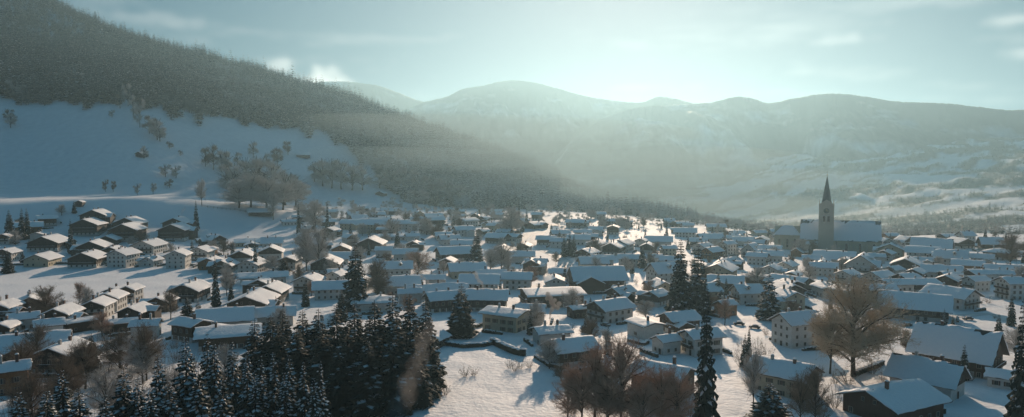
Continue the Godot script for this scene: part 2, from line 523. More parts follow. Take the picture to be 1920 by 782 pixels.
func gable_prism(hw: float, y0: float, y1: float, tp: float, z0: float, z1: float, pointed := true) -> ArrayMesh:
	var m := Mesher.new()
	var top := y1 + hw * tp if pointed else y1
	var o := [Vector2(-hw, y0), Vector2(-hw, y1), Vector2(0, top), Vector2(hw, y1), Vector2(hw, y0)]
	for k in 5:
		var a: Vector2 = o[k]
		var b: Vector2 = o[(k + 1) % 5]
		m.quad(Vector3(a.x, a.y, z0), Vector3(a.x, a.y, z1), Vector3(b.x, b.y, z1), Vector3(b.x, b.y, z0))
	for z in [z0, z1]:
		m.quad(Vector3(o[0].x, o[0].y, z), Vector3(o[1].x, o[1].y, z), Vector3(o[3].x, o[3].y, z), Vector3(o[4].x, o[4].y, z))
		if pointed:
			m.tri(Vector3(o[1].x, o[1].y, z), Vector3(0, top, z), Vector3(o[3].x, o[3].y, z))
	return m.done()

var kit := {}
func unit_box() -> ArrayMesh:
	if not kit.has("box"):
		var m := Mesher.new()
		m.bx(Vector3.ZERO, Vector3.ONE)
		kit.box = m.done()
	return kit.box

func block(called: String, at: Vector3, size: Vector3, m: Material, parent: Node) -> MeshInstance3D:
	var o := obj(called, unit_box(), m, parent)
	o.position = at
	o.scale = size
	return o

func window_kit() -> void:
	var f := Mesher.new()
	for s in [-1, 1]:
		f.bx(Vector3(s * 0.5, 0, 0.03), Vector3(0.11, 1.36, 0.12))
		f.bx(Vector3(0, s * 0.64, 0.03), Vector3(0.89, 0.1, 0.12))
	f.bx(Vector3(0, 0, 0.02), Vector3(0.06, 1.18, 0.08))
	kit.frame = f.done()
	var p := Mesher.new()
	p.bx(Vector3(0, 0, 0.0), Vector3(0.96, 1.26, 0.05))
	kit.pane = p.done()
	var s := Mesher.new()
	s.bx(Vector3(0, 0, 0.04), Vector3(0.46, 1.34, 0.06))
	s.bx(Vector3(0, 0, 0.08), Vector3(0.34, 0.06, 0.03))
	kit.shutter = s.done()
	var d := Mesher.new()
	d.bx(Vector3(0, 1.0, 0.02), Vector3(1.0, 2.0, 0.08))
	d.bx(Vector3(0, 1.35, 0.07), Vector3(0.5, 0.7, 0.03))
	kit.door = d.done()

func put_window(parent: Node3D, at: Vector3, turn: float, grade: int, shut: Material, big := 1.0) -> void:
	var w := obj("window", kit.frame if grade < 2 else kit.pane, M.trim if grade < 2 else M.glass, parent)
	w.position = at
	w.rotation.y = turn
	w.scale = Vector3(big, big, 1.0)
	if grade < 2:
		obj("pane", kit.pane, M.glass, w)
	if grade == 0 and shut != null:
		for s in [-1, 1]:
			obj("shutter", kit.shutter, shut, w).position.x = s * 0.80

func house(a: Array) -> void:
	# x, z, yaw, W, L, storeys, pitch, walls, hip, distance, label, group
	var W: float = a[3]
	var L: float = a[4]
	var tp := tan(deg_to_rad(a[6]))
	var st: float = a[5]
	var wall := 2.75 * st + 0.7
	var yaw := deg_to_rad(a[2])
	var dist: float = a[9]
	var grade := 0 if dist < 330.0 else (1 if dist < 520.0 else 2)
	var over := clampf(W * 0.085, 0.6, 1.3)
	var hw := W * 0.5 - over
	var hl := L * 0.5 - over * 1.15
	var at := Vector3(a[0], 0, a[1])
	var lo := 1e9
	for sx in [-1, 1]:
		for sz in [-1, 1]:
			var q := at + Vector3(sx * hw, 0, sz * hl).rotated(Vector3.UP, yaw)
			lo = minf(lo, land_height(q.x, q.z))
	at.y = maxf(lo, land_height(at.x, at.z) - 0.7)
	var t := thing("house" if a[12] == "house" else a[12], a[10], "house" if a[12] == "house" else a[12], at, yaw, a[11])
	var sd := fposmod(absf(a[0] * 0.731 + a[1] * 0.377), 97.0)
	var kind: String = a[7]
	var old := fposmod(sd, 2.0) > 1.0
	var base_m: Material = {"w": M.white, "m": M.white, "y": M.cream, "d": M.old_timber if old else M.timber, "h": M.honey_timber, "b": M.brown_timber}[kind]
	var wood: Material = M.old_timber if old else M.timber
	var hip: bool = a[8] > 0
	var yr := wall + hw * tp + 0.28
	obj("wall", gable_prism(hw, -0.6 if hip else -0.6, wall, tp, -hl, hl, not hip), base_m, t)
	if kind == "d" and st >= 1.6:
		block("plinth", Vector3(0, 0.95, 0), Vector3(hw * 2 + 0.1, 2.7, hl * 2 + 0.1), M.white if sd > 40.0 else M.stone, t)
	if kind == "m":
		for s in [-1, 1]:
			var z0: float = hl + 0.004 if s > 0 else -hl - 0.124
			obj("gable_cladding", gable_prism(hw - 0.004, wall - 1.35, wall - 0.02, tp, z0, z0 + 0.12), wood, t)
	# roof, and the winter's snow on it
	var roof: MeshInstance3D
	if hip:
		yr = wall + hw * tp + 0.1
		roof = obj("roof", roof_shell(W, L, yr, tp, 0.02, 10, 10, true, 0.0, 0.0, sd, 0.25), M.roofing, t)
	else:
		roof = obj("roof", slab_roof(W, L, yr, tp, 0.24), M.roofing, t)
	var thick := 0.30 + fposmod(sd * 1.37, 0.26)
	var bald := 0.0
	if a[6] > 35.0 and kind != "w": bald = 0.55
	elif fposmod(sd, 3.0) < 1.0: bald = 0.12 + 0.25 * fposmod(sd, 1.0)
	obj("snow", roof_shell(W + 0.3, L + 0.22, yr + 0.02, tp, thick, 20 if grade < 2 else 12, 16 if grade < 2 else 8, hip, 0.11, bald, sd, 0.0), M.roof_snow, roof)
	if a[6] >= 26 and not hip and fposmod(sd * 1.7, 3.0) < 1.4 and hw > 3.6 and a[12] == "house":
		for sx in [-1, 1]:
			var dw := 1.9
			var rise := hw * tp * 0.62
			var dz := hl * 0.25 * (1.0 if int(sd) % 2 == 0 else -1.0)
			var dx: float = sx * (hw * 0.52)
			var dm := obj("dormer", turned(gable_prism(dw * 0.5, -rise * 0.75, 0.55, 0.7, -hw * 0.30, hw * 0.30)), base_m, t)
			dm.position = Vector3(dx, wall + rise, dz)
			var dr := obj("dormer_roof", turned(slab_roof(dw + 0.7, hw * 0.60 + 0.7, 0.55 + dw * 0.35 + 0.14, 0.7, 0.14)), M.roofing, dm)
			dr.position.x = sx * 0.2
			obj("dormer_snow", turned(roof_shell(dw + 0.85, hw * 0.60 + 0.85, 0.55 + dw * 0.35 + 0.16, 0.7, 0.26, 8, 6, false, 0.05, 0.0, sd, 0.0)), M.roof_snow, dm).position.x = sx * 0.2
			var dp := obj("dormer_window", kit.pane, M.glass, dm)
			dp.position = Vector3(sx * (hw * 0.30 + 0.03), 0.1, 0)
			dp.rotation.y = sx * PI * 0.5
			dp.scale = Vector3(0.9, 0.8, 1.0)
	if fposmod(sd * 2.9, 3.0) < 1.1 and hw > 3.4 and hl > 4.2 and not hip and a[12] == "house" and dist > 250.0:
		var ws := 1.0 if int(sd * 5.0) % 2 == 0 else -1.0
		var ww := hl * (0.42 + fposmod(sd, 0.16))
		var reach := 2.4 + fposmod(sd * 0.7, 1.4)
		var wz := (hl - ww) * (0.9 if int(sd * 7.0) % 2 == 0 else -0.9)
		var wy := wall - (0.3 if st < 1.7 else 1.6)
		var wing := obj("wing", turned(gable_prism(ww, -0.6, wy, tp * 0.9, -(hw * 0.5 + reach * 0.5), hw * 0.5 + reach * 0.5)), base_m if kind != "m" else wood, t)
		wing.position = Vector3(ws * (hw * 0.5 + reach * 0.5 + 0.013), 0, wz)
		var wr := obj("wing_roof", turned(slab_roof(ww * 2.0 + 1.2, hw + reach + 0.9, wy + ww * tp * 0.9 + 0.24, tp * 0.9, 0.2)), M.roofing, wing)
		wr.position.x = ws * 0.35
		obj("wing_snow", turned(roof_shell(ww * 2.0 + 1.4, hw + reach + 1.05, wy + ww * tp * 0.9 + 0.26, tp * 0.9, thick * 0.9, 12, 8, false, 0.1, 0.0, sd + 3.0, 0.0)), M.roof_snow, wing).position.x = ws * 0.35
	# chimneys
	var n_ch := 1 + int(sd) % 2 if L > 9.0 else 1
	if a[12] != "house": n_ch = 0
	for k in n_ch:
		var cz := hl * (0.45 if k == 0 else -0.4) * (1.0 if int(sd * 3.0) % 2 == 0 else -1.0)
		var cx := hw * (0.16 if int(sd) % 3 == 0 else -0.12)
		var cy := yr - absf(cx) * tp
		var stack := 1.5 + fposmod(sd, 0.9)
		var c := block("chimney", Vector3(cx, cy + stack * 0.5 - 0.5, cz), Vector3(0.75, stack + 1.0, 0.75), M.brick if k == 0 else M.stone, t)
		c.scale = Vector3.ONE
		c.mesh = chimney_mesh(stack + 1.0)
		var cap := obj("snow_cap", cap_mesh(), M.roof_snow, c)
		cap.position.y = (stack + 1.0) * 0.5 + 0.02
	# openings on the sides that face the viewpoint
	var to_cam := Vector3(-a[0], 0, -a[1]).normalized()
	var shut: Material = [M.shutter, M.brown_shutter, null][int(sd) % 3] if kind in ["w", "m", "y"] else M.brown_shutter
	for f in 4:
		var turn := f * PI * 0.5          # 0: +Z gable, 1: +X side, 2: -Z gable, 3: -X side
		var nrm := Vector3(sin(turn), 0, cos(turn))
		if nrm.rotated(Vector3.UP, yaw).dot(to_cam) < 0.12: continue
		var gable := f % 2 == 0
		var half := hw if gable else hl
		var out := (hl if gable else hw) + 0.02
		var rows := maxi(1, int(st + 0.25))
		var cols := maxi(2, int(half * 2.0 / 3.1))
		var along := Vector3(cos(turn), 0, -sin(turn))
		var proud := 0.13 if kind == "m" and gable else (0.06 if kind == "d" and st >= 1.6 else 0.0)
		for r in rows:
			for c in cols:
				var px := (c + 0.5) / cols * 2.0 - 1.0
				var pos := nrm * (out + (proud if kind != "m" or r == rows - 1 else 0.0)) + along * (px * (half - 0.7)) + Vector3.UP * (1.55 + 2.75 * r)
				if r == 0 and c == cols / 2 and gable and grade < 2 and kind != "garage":
					var d := obj("door", kit.door, wood, t)
					d.position = Vector3(pos.x, 0.15, pos.z)
					d.rotation.y = turn
					continue
				if r == 0 and fposmod(sd * (c + 2) * 1.3, 3.0) < 0.5: continue
				put_window(t, pos, turn, grade, shut, 0.82 + fposmod(sd, 0.4))
		if gable and hw * tp > 1.7 and not hip:
			for s in ([-1, 1] if hw > 5.0 else [0]):
				put_window(t, nrm * (out + (0.13 if kind == "m" else 0.0)) + along * (s * hw * 0.22) + Vector3.UP * (wall + 0.35), turn, maxi(grade, 1), null, 0.8)
		# balcony across the gable
		if gable and st >= 1.8 and kind != "y" and grade < 3 and fposmod(sd, 3.0) < 2.2:
			for lv in range(1, rows):
				var by := 2.75 * lv + 0.12
				var deck := obj("balcony", balcony_mesh(half * 2.0 * 0.86, 1.15, grade), wood, t)
				deck.position = nrm * (out + 0.14) + Vector3.UP * by
				deck.rotation.y = turn
				var bs := obj("snow_rail", unit_box(), M.roof_snow, deck)
				bs.position = Vector3(0, 1.06, 1.12)
				bs.scale = Vector3(half * 2.0 * 0.84, 0.10, 0.12)

func chimney_mesh(h: float) -> ArrayMesh:
	var m := Mesher.new()
	m.bx(Vector3.ZERO, Vector3(0.72, h, 0.72))
	m.bx(Vector3(0, h * 0.5 - 0.28, 0), Vector3(0.9, 0.14, 0.9))
	return m.done()

func cap_mesh() -> ArrayMesh:
	if not kit.has("cap"):
		var m := Mesher.new()
		var prev := []
		for j in 4:
			var p := j / 3.0 * PI * 0.5
			var ring := []
			for i in 9:
				var q := TAU * i / 8.0
				ring.append(Vector3(cos(q) * 0.46 * cos(p), 0.34 * sin(p), sin(q) * 0.46 * cos(p)))
			if j > 0:
				for i in 8: m.quad(prev[i], prev[i + 1], ring[i + 1], ring[i])
			prev = ring
		kit.cap = m.done()
	return kit.cap

func balcony_mesh(w: float, deep: float, grade: int) -> ArrayMesh:
	var m := Mesher.new()
	m.bx(Vector3(0, 0, deep * 0.5), Vector3(w, 0.16, deep))
	m.bx(Vector3(0, 1.0, deep - 0.04), Vector3(w, 0.09, 0.1))
	m.bx(Vector3(0, 0.2, deep - 0.04), Vector3(w, 0.08, 0.08))
	for s in [-1, 1]:
		m.bx(Vector3(s * (w * 0.5 - 0.05), 0.55, deep * 0.5), Vector3(0.06, 0.85, deep * 0.96))
	if grade == 0:
		var n := int(w / 0.24)
		for k in n:
			m.bx(Vector3((float(k) + 0.5) / n * w - w * 0.5, 0.6, deep - 0.05), Vector3(0.15, 0.74, 0.035))
	else:
		m.bx(Vector3(0, 0.6, deep - 0.05), Vector3(w, 0.7, 0.035))
	return m.done()

func make_houses() -> void:
	window_kit()
	for a in HOUSES:
		var r: Array = a.duplicate()
		if r[10] is int:
			# walls, street and place along it
			r[10] = "%s %s, %s from %s" % ["flat white garage" if r[12] == "garage" else LOOKS[r[7]], ZONES[r[11]][1], COUNT[r[10]], ZONES[r[11]][2]]
		r[11] = ZONES[r[11]][0]
		house(r)

# ---------------------------------------------------------------- the church
func church() -> void:
	var at := Vector3(CHURCH[0], 0, CHURCH[1])
	at.y = land_height(at.x, at.z) - 0.6
	var t := thing("church", "village church with a tall square tower, slate needle spire and long snowy nave roof", "church", at, deg_to_rad(CHURCH[2]))
	var u: float = CHURCH[3]     # metres per pixel of the survey
	# local x runs along the nave (east positive), z towards the viewpoint
	var nave_l := 137.0 * u
	var nave_c := 24.0 * u
	var ridge := 62.0 * u
	var eave := 27.0 * u
	var hw := (ridge - eave) / tan(deg_to_rad(50.0))
	var nave := obj("nave_wall", turned(gable_prism(hw, -1.0, eave, tan(deg_to_rad(50.0)), -nave_l * 0.5, nave_l * 0.5)), M.cream, t)
	nave.position = Vector3(nave_c, 0, -hw - 3.0)
	var r := obj("nave_roof", turned(slab_roof(hw * 2.0 + 1.4, nave_l + 0.8, ridge + 0.3, tan(deg_to_rad(50.0)), 0.3)), M.slate, t)
	r.position = nave.position
	obj("snow", turned(roof_shell(hw * 2.0 + 1.5, nave_l + 0.9, ridge + 0.32, tan(deg_to_rad(50.0)), 0.2, 20, 40, false, 0.10, 0.42, 3.0, 0.0)), M.roof_snow, r)
	var ch_l := 48.0 * u
	var ch_r := 49.0 * u
	var ch_e := 33.0 * u
	var chw := (ch_r - ch_e) / tan(deg_to_rad(50.0))
	var choir := obj("choir_wall", turned(gable_prism(chw, -1.0, ch_e, tan(deg_to_rad(50.0)), -ch_l * 0.5, ch_l * 0.5)), M.cream, t)
	choir.position = Vector3(nave_c - nave_l * 0.5 - ch_l * 0.5 - 0.05, 0, -hw - 3.0)
	var cr := obj("choir_roof", turned(roof_shell(chw * 2.0 + 1.2, ch_l + 1.0, ch_r + 0.3, tan(deg_to_rad(50.0)), 0.02, 12, 16, true, 0.0, 0.0, 2.0, 0.2)), M.slate, t)
	cr.position = choir.position
	obj("snow", turned(roof_shell(chw * 2.0 + 1.3, ch_l + 1.1, ch_r + 0.34, tan(deg_to_rad(50.0)), 0.2, 14, 16, true, 0.08, 0.2, 5.0, 0.0)), M.roof_snow, cr)
	# low aisle and sacristy in front
	block("sacristy", Vector3(-13.0 * u - 5.0, 4.0, 0.0), Vector3(9.0, 9.0, 6.0), M.cream, t)
	var sr := obj("sacristy_roof", lean_roof(9.8, 7.0, 2.2), M.roof_snow, t)
	sr.position = Vector3(-13.0 * u - 5.0, 8.5, 0.2)
	# tower
	var tw := 25.0 * u
	var th := 95.0 * u
	var tower := block("tower", Vector3(0, th * 0.5 - 0.5, 0), Vector3(tw, th + 1.0, tw), M.stone_light, t)
	tower.mesh = tower_mesh(tw, th + 1.0)
	tower.scale = Vector3.ONE
	for s in [[0.0, 1], [PI * 0.5, 1], [-PI * 0.5, 1]]:
		var turn: float = s[0]
		var nrm := Vector3(sin(turn), 0, cos(turn))
		var al := Vector3(cos(turn), 0, -sin(turn))
		for k in [-1, 1]:
			var w := obj("belfry_window", arch_mesh(tw * 0.17, tw * 0.46, 0.2), M.glass, t)
			w.position = nrm * (tw * 0.5 + 0.02) + al * (k * tw * 0.15) + Vector3.UP * (th - 33.0 * u)
			w.rotation.y = turn
			var hood := obj("hood_mould", arch_ring(tw * 0.17, tw * 0.46, 0.28, 0.25), M.white, w)
			hood.position.z = 0.05
		var cl := obj("clock_face", disc_mesh(tw * 0.20, 0.18, 28), M.slate, t)
		cl.position = nrm * (tw * 0.5 + 0.06) + Vector3.UP * (th - 12.5 * u)
		cl.rotation.y = turn
		for h in [[0.0, 0.16], [1.9, 0.11]]:
			var hand := block("hand", Vector3(sin(h[0]) * tw * h[1] * 0.5, cos(h[0]) * tw * h[1] * 0.5, 0.13), Vector3(0.16, tw * h[1], 0.06), M.gilt, cl)
			hand.rotation.z = -h[0]
		var ped := obj("gable", pediment(tw * 0.96, tw * 0.34, 0.5), M.stone_light, t)
		ped.position = nrm * (tw * 0.5 - 0.2) + Vector3.UP * th
		ped.rotation.y = turn
		block("string_course", nrm * (tw * 0.5 + 0.1) + Vector3.UP * (th - 22.0 * u), Vector3(tw + 0.4, 0.35, 0.3), M.stone, t).rotation.y = turn
	# spire
	var sp := Mesher.new()
	var sh := 54.0 * u
	for k in 8:
		var p := TAU * (k + 0.5) / 8.0
		var q := TAU * (k + 1.5) / 8.0
		var ra := tw * 0.40
		var rb := tw * 0.34
		sp.quad(Vector3(cos(p) * ra, 0, sin(p) * ra), Vector3(cos(p) * rb, sh * 0.10, sin(p) * rb), Vector3(cos(q) * rb, sh * 0.10, sin(q) * rb), Vector3(cos(q) * ra, 0, sin(q) * ra))
		sp.tri(Vector3(cos(p) * rb, sh * 0.10, sin(p) * rb), Vector3(0, sh, 0), Vector3(cos(q) * rb, sh * 0.10, sin(q) * rb))
	var spire := obj("spire", sp.done(), M.slate, t)
	spire.position.y = th + 0.3
	var ball := MeshInstance3D.new()
	ball.name = "finial_ball"
	var sm := SphereMesh.new()
	sm.radius = 0.45
	sm.height = 0.9
	sm.radial_segments = 12
	sm.rings = 6
	ball.mesh = sm
	ball.material_override = M.gilt
	spire.add_child(ball)
	ball.position.y = sh
	var cross := Mesher.new()
	cross.bx(Vector3(0, 1.3, 0), Vector3(0.16, 2.6, 0.16))
	cross.bx(Vector3(0, 1.8, 0), Vector3(1.2, 0.16, 0.15))
	obj("cross", cross.done(), M.iron, spire).position.y = sh + 0.3
	# nave windows and buttresses on the near side
	for k in 6:
		var x: float = nave_c - nave_l * 0.5 + (k + 0.5) / 6.0 * nave_l
		if absf(x) < tw * 0.7: continue
		var w := obj("nave_window", arch_mesh(1.9, eave * 0.55, 0.2), M.glass, t)
		w.position = Vector3(x, eave * 0.25, -3.0 + 0.02)
		obj("surround", arch_ring(1.9, eave * 0.55, 0.3, 0.25), M.white, w).position.z = 0.05
		block("buttress", Vector3(x + nave_l / 12.0, eave * 0.36, -2.5), Vector3(1.0, eave * 0.82, 1.2), M.stone_light, t)
	for k in 3:
		var w := obj("choir_window", arch_mesh(1.7, ch_e * 0.5, 0.2), M.glass, t)
		w.position = Vector3(choir.position.x + (k - 1) * ch_l * 0.29, ch_e * 0.25, choir.position.z + chw + 0.02)
	var gc := Mesher.new()
	gc.bx(Vector3(0, 1.0, 0), Vector3(0.2, 2.4, 0.2))
	gc.bx(Vector3(0, 1.4, 0), Vector3(0.2, 0.2, 1.0))
	obj("gable_cross", gc.done(), M.iron, t).position = Vector3(nave_c + nave_l * 0.5, ridge + 0.4, -hw - 3.0)

func turned(m: ArrayMesh) -> ArrayMesh:
	# swings a mesh whose length runs along z to run along x
	var a := m.surface_get_arrays(0)
	var b := Basis(Vector3.UP, PI * 0.5)
	for slot in [Mesh.ARRAY_VERTEX, Mesh.ARRAY_NORMAL]:
		if a[slot] != null:
			var v: PackedVector3Array = a[slot]
			for k in v.size(): v[k] = b * v[k]
			a[slot] = v
	var o := ArrayMesh.new()
	o.add_surface_from_arrays(Mesh.PRIMITIVE_TRIANGLES, a)
	return o

func lean_roof(w: float, d: float, rise: float) -> ArrayMesh:
	var m := Mesher.new()
	var x := w * 0.5
	var z := d * 0.5
	m.quad(Vector3(-x, rise, -z), Vector3(x, rise, -z), Vector3(x, 0, z), Vector3(-x, 0, z))
	m.quad(Vector3(-x, rise - 0.5, -z), Vector3(x, rise - 0.5, -z), Vector3(x, -0.5, z), Vector3(-x, -0.5, z))
	m.quad(Vector3(-x, 0, z), Vector3(x, 0, z), Vector3(x, -0.5, z), Vector3(-x, -0.5, z))
	for s in [-x, x]:
		m.quad(Vector3(s, rise, -z), Vector3(s, 0, z), Vector3(s, -0.5, z), Vector3(s, rise - 0.5, -z))
	return m.done()

func tower_mesh(w: float, h: float) -> ArrayMesh:
	var m := Mesher.new()
	m.bx(Vector3.ZERO, Vector3(w, h, w))
	for sx in [-1, 1]:
		for sz in [-1, 1]:
			m.bx(Vector3(sx * w * 0.46, 0, sz * w * 0.46), Vector3(w * 0.12, h - 0.4, w * 0.12))
	m.bx(Vector3(0, h * 0.5 - 0.2, 0), Vector3(w + 0.7, 0.45, w + 0.7))
	m.bx(Vector3(0, -h * 0.5 + h * 0.16, 0), Vector3(w + 0.5, h * 0.32, w + 0.5))
	return m.done()

func arch_points(w: float, h: float) -> Array:
	var o := [Vector2(-w * 0.5, 0), Vector2(-w * 0.5, h - w * 0.5)]
	for k in range(1, 7):
		var p := PI - PI * k / 7.0
		o.append(Vector2(cos(p) * w * 0.5, h - w * 0.5 + sin(p) * w * 0.5))
	o.append(Vector2(w * 0.5, h - w * 0.5))
	o.append(Vector2(w * 0.5, 0))
	return o

func arch_mesh(w: float, h: float, deep: float) -> ArrayMesh:
	var m := Mesher.new()
	var o := arch_points(w, h)
	for k in range(1, o.size() - 1):
		m.tri(Vector3(o[0].x, o[0].y, deep * 0.5), Vector3(o[k].x, o[k].y, deep * 0.5), Vector3(o[k + 1].x, o[k + 1].y, deep * 0.5))
	return m.done()

func arch_ring(w: float, h: float, wide: float, deep: float) -> ArrayMesh:
	var m := Mesher.new()
	var o := arch_points(w, h)
	var p := arch_points(w + wide * 2.0, h + wide)
	for k in o.size() - 1:
		var a := Vector3(o[k].x, o[k].y, deep)
		var b := Vector3(o[k + 1].x, o[k + 1].y, deep)
		var c := Vector3(p[k + 1].x, p[k + 1].y, deep)
		var d := Vector3(p[k].x, p[k].y, deep)
		var back := Vector3(0, 0, -deep - 0.05)
		m.quad(a, b, c, d)
		m.quad(d, c, c + back, d + back)
		m.quad(a, a + back, b + back, b)
	return m.done()

func disc_mesh(r: float, deep: float, n: int) -> ArrayMesh:
	var m := Mesher.new()
	for k in n:
		var p := TAU * k / n
		var q := TAU * (k + 1) / n
		var a := Vector3(cos(p) * r, sin(p) * r, deep * 0.5)
		var b := Vector3(cos(q) * r, sin(q) * r, deep * 0.5)
		m.tri(Vector3(0, 0, deep * 0.5), a, b)
		m.quad(a, b, b - Vector3(0, 0, deep), a - Vector3(0, 0, deep))
	return m.done()

func pediment(w: float, h: float, deep: float) -> ArrayMesh:
	var m := Mesher.new()
	var a := [Vector3(-w * 0.5, 0, 0), Vector3(w * 0.5, 0, 0), Vector3(0, h, 0)]
	var f := Vector3(0, 0, deep * 0.5)
	m.tri(a[0] + f, a[2] + f, a[1] + f)
	m.tri(a[0] - f, a[1] - f, a[2] - f)
	for k in 3:
		var n := (k + 1) % 3
		m.quad(a[k] + f, a[n] + f, a[n] - f, a[k] - f)
	return m.done()

# ---------------------------------------------------------------- trees
func conifer_kit(sd: int, levels: int, per: float, snow_share: float, fine: bool, droop := 0.42) -> Array:
	# one spruce of height 1: [trunk, crown, snow]
	var g := RandomNumberGenerator.new()
	g.seed = sd
	var trunk := Mesher.new()
	trunk.tube(Vector3(0, -0.03, 0), Vector3(0.003, 0.5, 0.002), 0.016, 0.009, 5)
	trunk.tube(Vector3(0.003, 0.5, 0.002), Vector3(0, 0.99, 0), 0.009, 0.0015, 4)
	var crown := Mesher.new()
	var snow := Mesher.new()
	for l in levels:
		var f := (l + g.randf() * 0.7) / levels
		var y := lerpf(0.045, 0.985, f)
		var rad := 0.17 * pow(1.0 - f, 0.82) * (0.62 + 0.38 * smoothstep(0.0, 0.12, f)) + 0.010
		var n := maxi(3, int(per * (0.45 + 0.75 * (1.0 - f))))
		var off := g.randf() * TAU
		for b in n:
			var p := off + TAU * (b + g.randf_range(-0.35, 0.35)) / n
			var ln := rad * g.randf_range(0.68, 1.16)
			var dir := Vector3(cos(p), 0, sin(p))
			var side := Vector3(-sin(p), 0, cos(p))
			var sag := droop * g.randf_range(0.7, 1.3) * (1.1 - 0.9 * f)
			var root := Vector3(0, y, 0) + dir * 0.006
			var mid := root + dir * ln * 0.55 + Vector3(0, -ln * sag * 0.45 + ln * 0.06, 0)
			var tip := root + dir * ln + Vector3(0, -ln * sag * 1.0, 0)
			var wd := ln * g.randf_range(0.22, 0.34) + 0.004
			var hang := Vector3(0, -wd * 0.55, 0)
			var ml := mid + side * wd + hang
			var mr := mid - side * wd + hang
			crown.tri(root, ml, mid); crown.tri(root, mid, mr)
			crown.tri(mid, ml, tip); crown.tri(mid, tip, mr)
			if fine:
				for k in 5:
					var s := 1.0 if k % 2 == 0 else -1.0
					var q := root.lerp(mid, 0.35 + k * 0.16) if k < 3 else mid.lerp(tip, 0.15 + (k - 3) * 0.4)
					var e := q + side * s * wd * g.randf_range(0.9, 1.6) + dir * ln * 0.16 + Vector3(0, -wd * g.randf_range(0.5, 1.3), 0)
					crown.tri(q, e, q + dir * ln * 0.13 + hang * 0.5)
				# hanging sprays under the branch
				crown.tri(mid, tip, mid.lerp(tip, 0.5) + Vector3(0, -wd * 1.2, 0))
				crown.tri(root.lerp(mid, 0.3), mid, root.lerp(mid, 0.7) + Vector3(0, -wd * 1.3, 0))
			if g.randf() < snow_share * clampf(1.0 + 2.6 * noise_b.get_noise_3d(cos(p) * 1.1 + sd, y * 6.0, sin(p) * 1.1), 0.1, 2.6):
				var up := Vector3(0, 0.0045 if fine else 0.006, 0)
				var k := g.randf_range(0.5, 0.86)
				var s0 := root.lerp(mid, 0.45) + up
				var s1 := mid + up * 1.7
				var sl := mid + (side * wd + hang) * k + up
				var sr := mid + (-side * wd + hang) * k + up
				var s2 := mid.lerp(tip, g.randf_range(0.55, 0.95)) + up
				snow.tri(s0, sl, s1); snow.tri(s0, s1, sr)
				snow.tri(s1, sl, s2); snow.tri(s1, s2, sr)
	return [trunk.done(), crown.done(), snow.done()]

func limb(m: Mesher, a: Vector3, b: Vector3, bend: Vector3, ra: float, rb: float, sides: int) -> Vector3:
	# a bowed limb in two pieces; returns its middle
	var mid := a.lerp(b, 0.5) + bend
	m.tube(a, mid, ra, lerpf(ra, rb, 0.5), sides)
	m.tube(mid, b, lerpf(ra, rb, 0.5), rb, sides)
	return mid

func bare_kit(sd: int, base: float, wide: float, limbs: int, forks: int, ends: int, stems: int) -> Array:
	# a leafless tree of height 1 with a rounded crown: [trunk and limbs, branches and twigs]
	var g := RandomNumberGenerator.new()
	g.seed = sd
	var wood := Mesher.new()
	var twigs := Mesher.new()
	var mid_y := (1.0 + base) * 0.5
	var half := (1.0 - base) * 0.5
	var foot: Array[Vector3] = []
	if stems == 1:
		var top := Vector3(g.randf_range(-0.03, 0.03), 0.62, g.randf_range(-0.03, 0.03))
		limb(wood, Vector3(0, -0.03, 0), top, Vector3(g.randf_range(-0.02, 0.02), 0, 0), 0.024, 0.010, 5)
		limb(wood, top, Vector3(top.x * 2.0, 0.93, top.z * 2.0), Vector3(0.01, 0, 0.01), 0.010, 0.003, 4)
	for l in limbs:
		var p := TAU * (l + g.randf_range(-0.4, 0.4)) / limbs * 2.4
		var lift := g.randf_range(-0.75, 1.0)
		var out := sqrt(maxf(0.02, 1.0 - lift * lift)) * wide * g.randf_range(0.8, 1.08)
		var tip := Vector3(cos(p) * out, mid_y + lift * half * 0.93, sin(p) * out)
		var from := Vector3(0, clampf(tip.y * g.randf_range(0.45, 0.72), base * 0.6, 0.6), 0) if stems == 1 else Vector3(cos(p) * 0.07, -0.02, sin(p) * 0.07)
		var mid := limb(wood, from, tip, Vector3(-cos(p) * out * 0.08, half * 0.10 * g.randf_range(-0.4, 1.3), -sin(p) * out * 0.08), 0.010 if stems == 1 else 0.006, 0.0025, 4)
		for f in forks:
			var q := g.randf_range(0.12, 1.0)
			var o := from.lerp(mid, q * 2.0) if q < 0.5 else mid.lerp(tip, q * 2.0 - 1.0)
			var reach := (0.10 + 0.14 * g.randf()) * (1.2 - 0.5 * q)
			var away := (Vector3(g.randfn(), g.randfn() * 0.8 + 0.35, g.randfn()) + (tip - from).normalized() * 1.0).normalized()
			var e := o + away * reach
			limb(twigs, o, e, Vector3(g.randfn(), g.randfn(), g.randfn()) * 0.008, 0.0032, 0.0013, 3)
			for k in ends:
				var o2 := o.lerp(e, g.randf_range(0.25, 1.0))
				var d2 := (away * 0.7 + Vector3(g.randfn(), g.randfn() * 0.8 + 0.3, g.randfn()) * 0.7).normalized() * g.randf_range(0.035, 0.085)
				var s2 := d2.cross(Vector3(g.randfn(), g.randfn(), g.randfn())).normalized() * 0.0014
				twigs.tri(o2 - s2, o2 + d2, o2 + s2)
				for t in 3:
					var o3 := o2 + d2 * g.randf_range(0.3, 0.95)
					var d3 := (d2.normalized() * 0.7 + Vector3(g.randfn(), g.randfn() + 0.2, g.randfn()) * 0.6).normalized() * g.randf_range(0.018, 0.045)
					var s3 := d3.cross(Vector3(g.randfn(), g.randfn(), g.randfn())).normalized() * 0.0013
					twigs.tri(o3 - s3, o3 + d3, o3 + s3)
	return [wood.done(), twigs.done()]

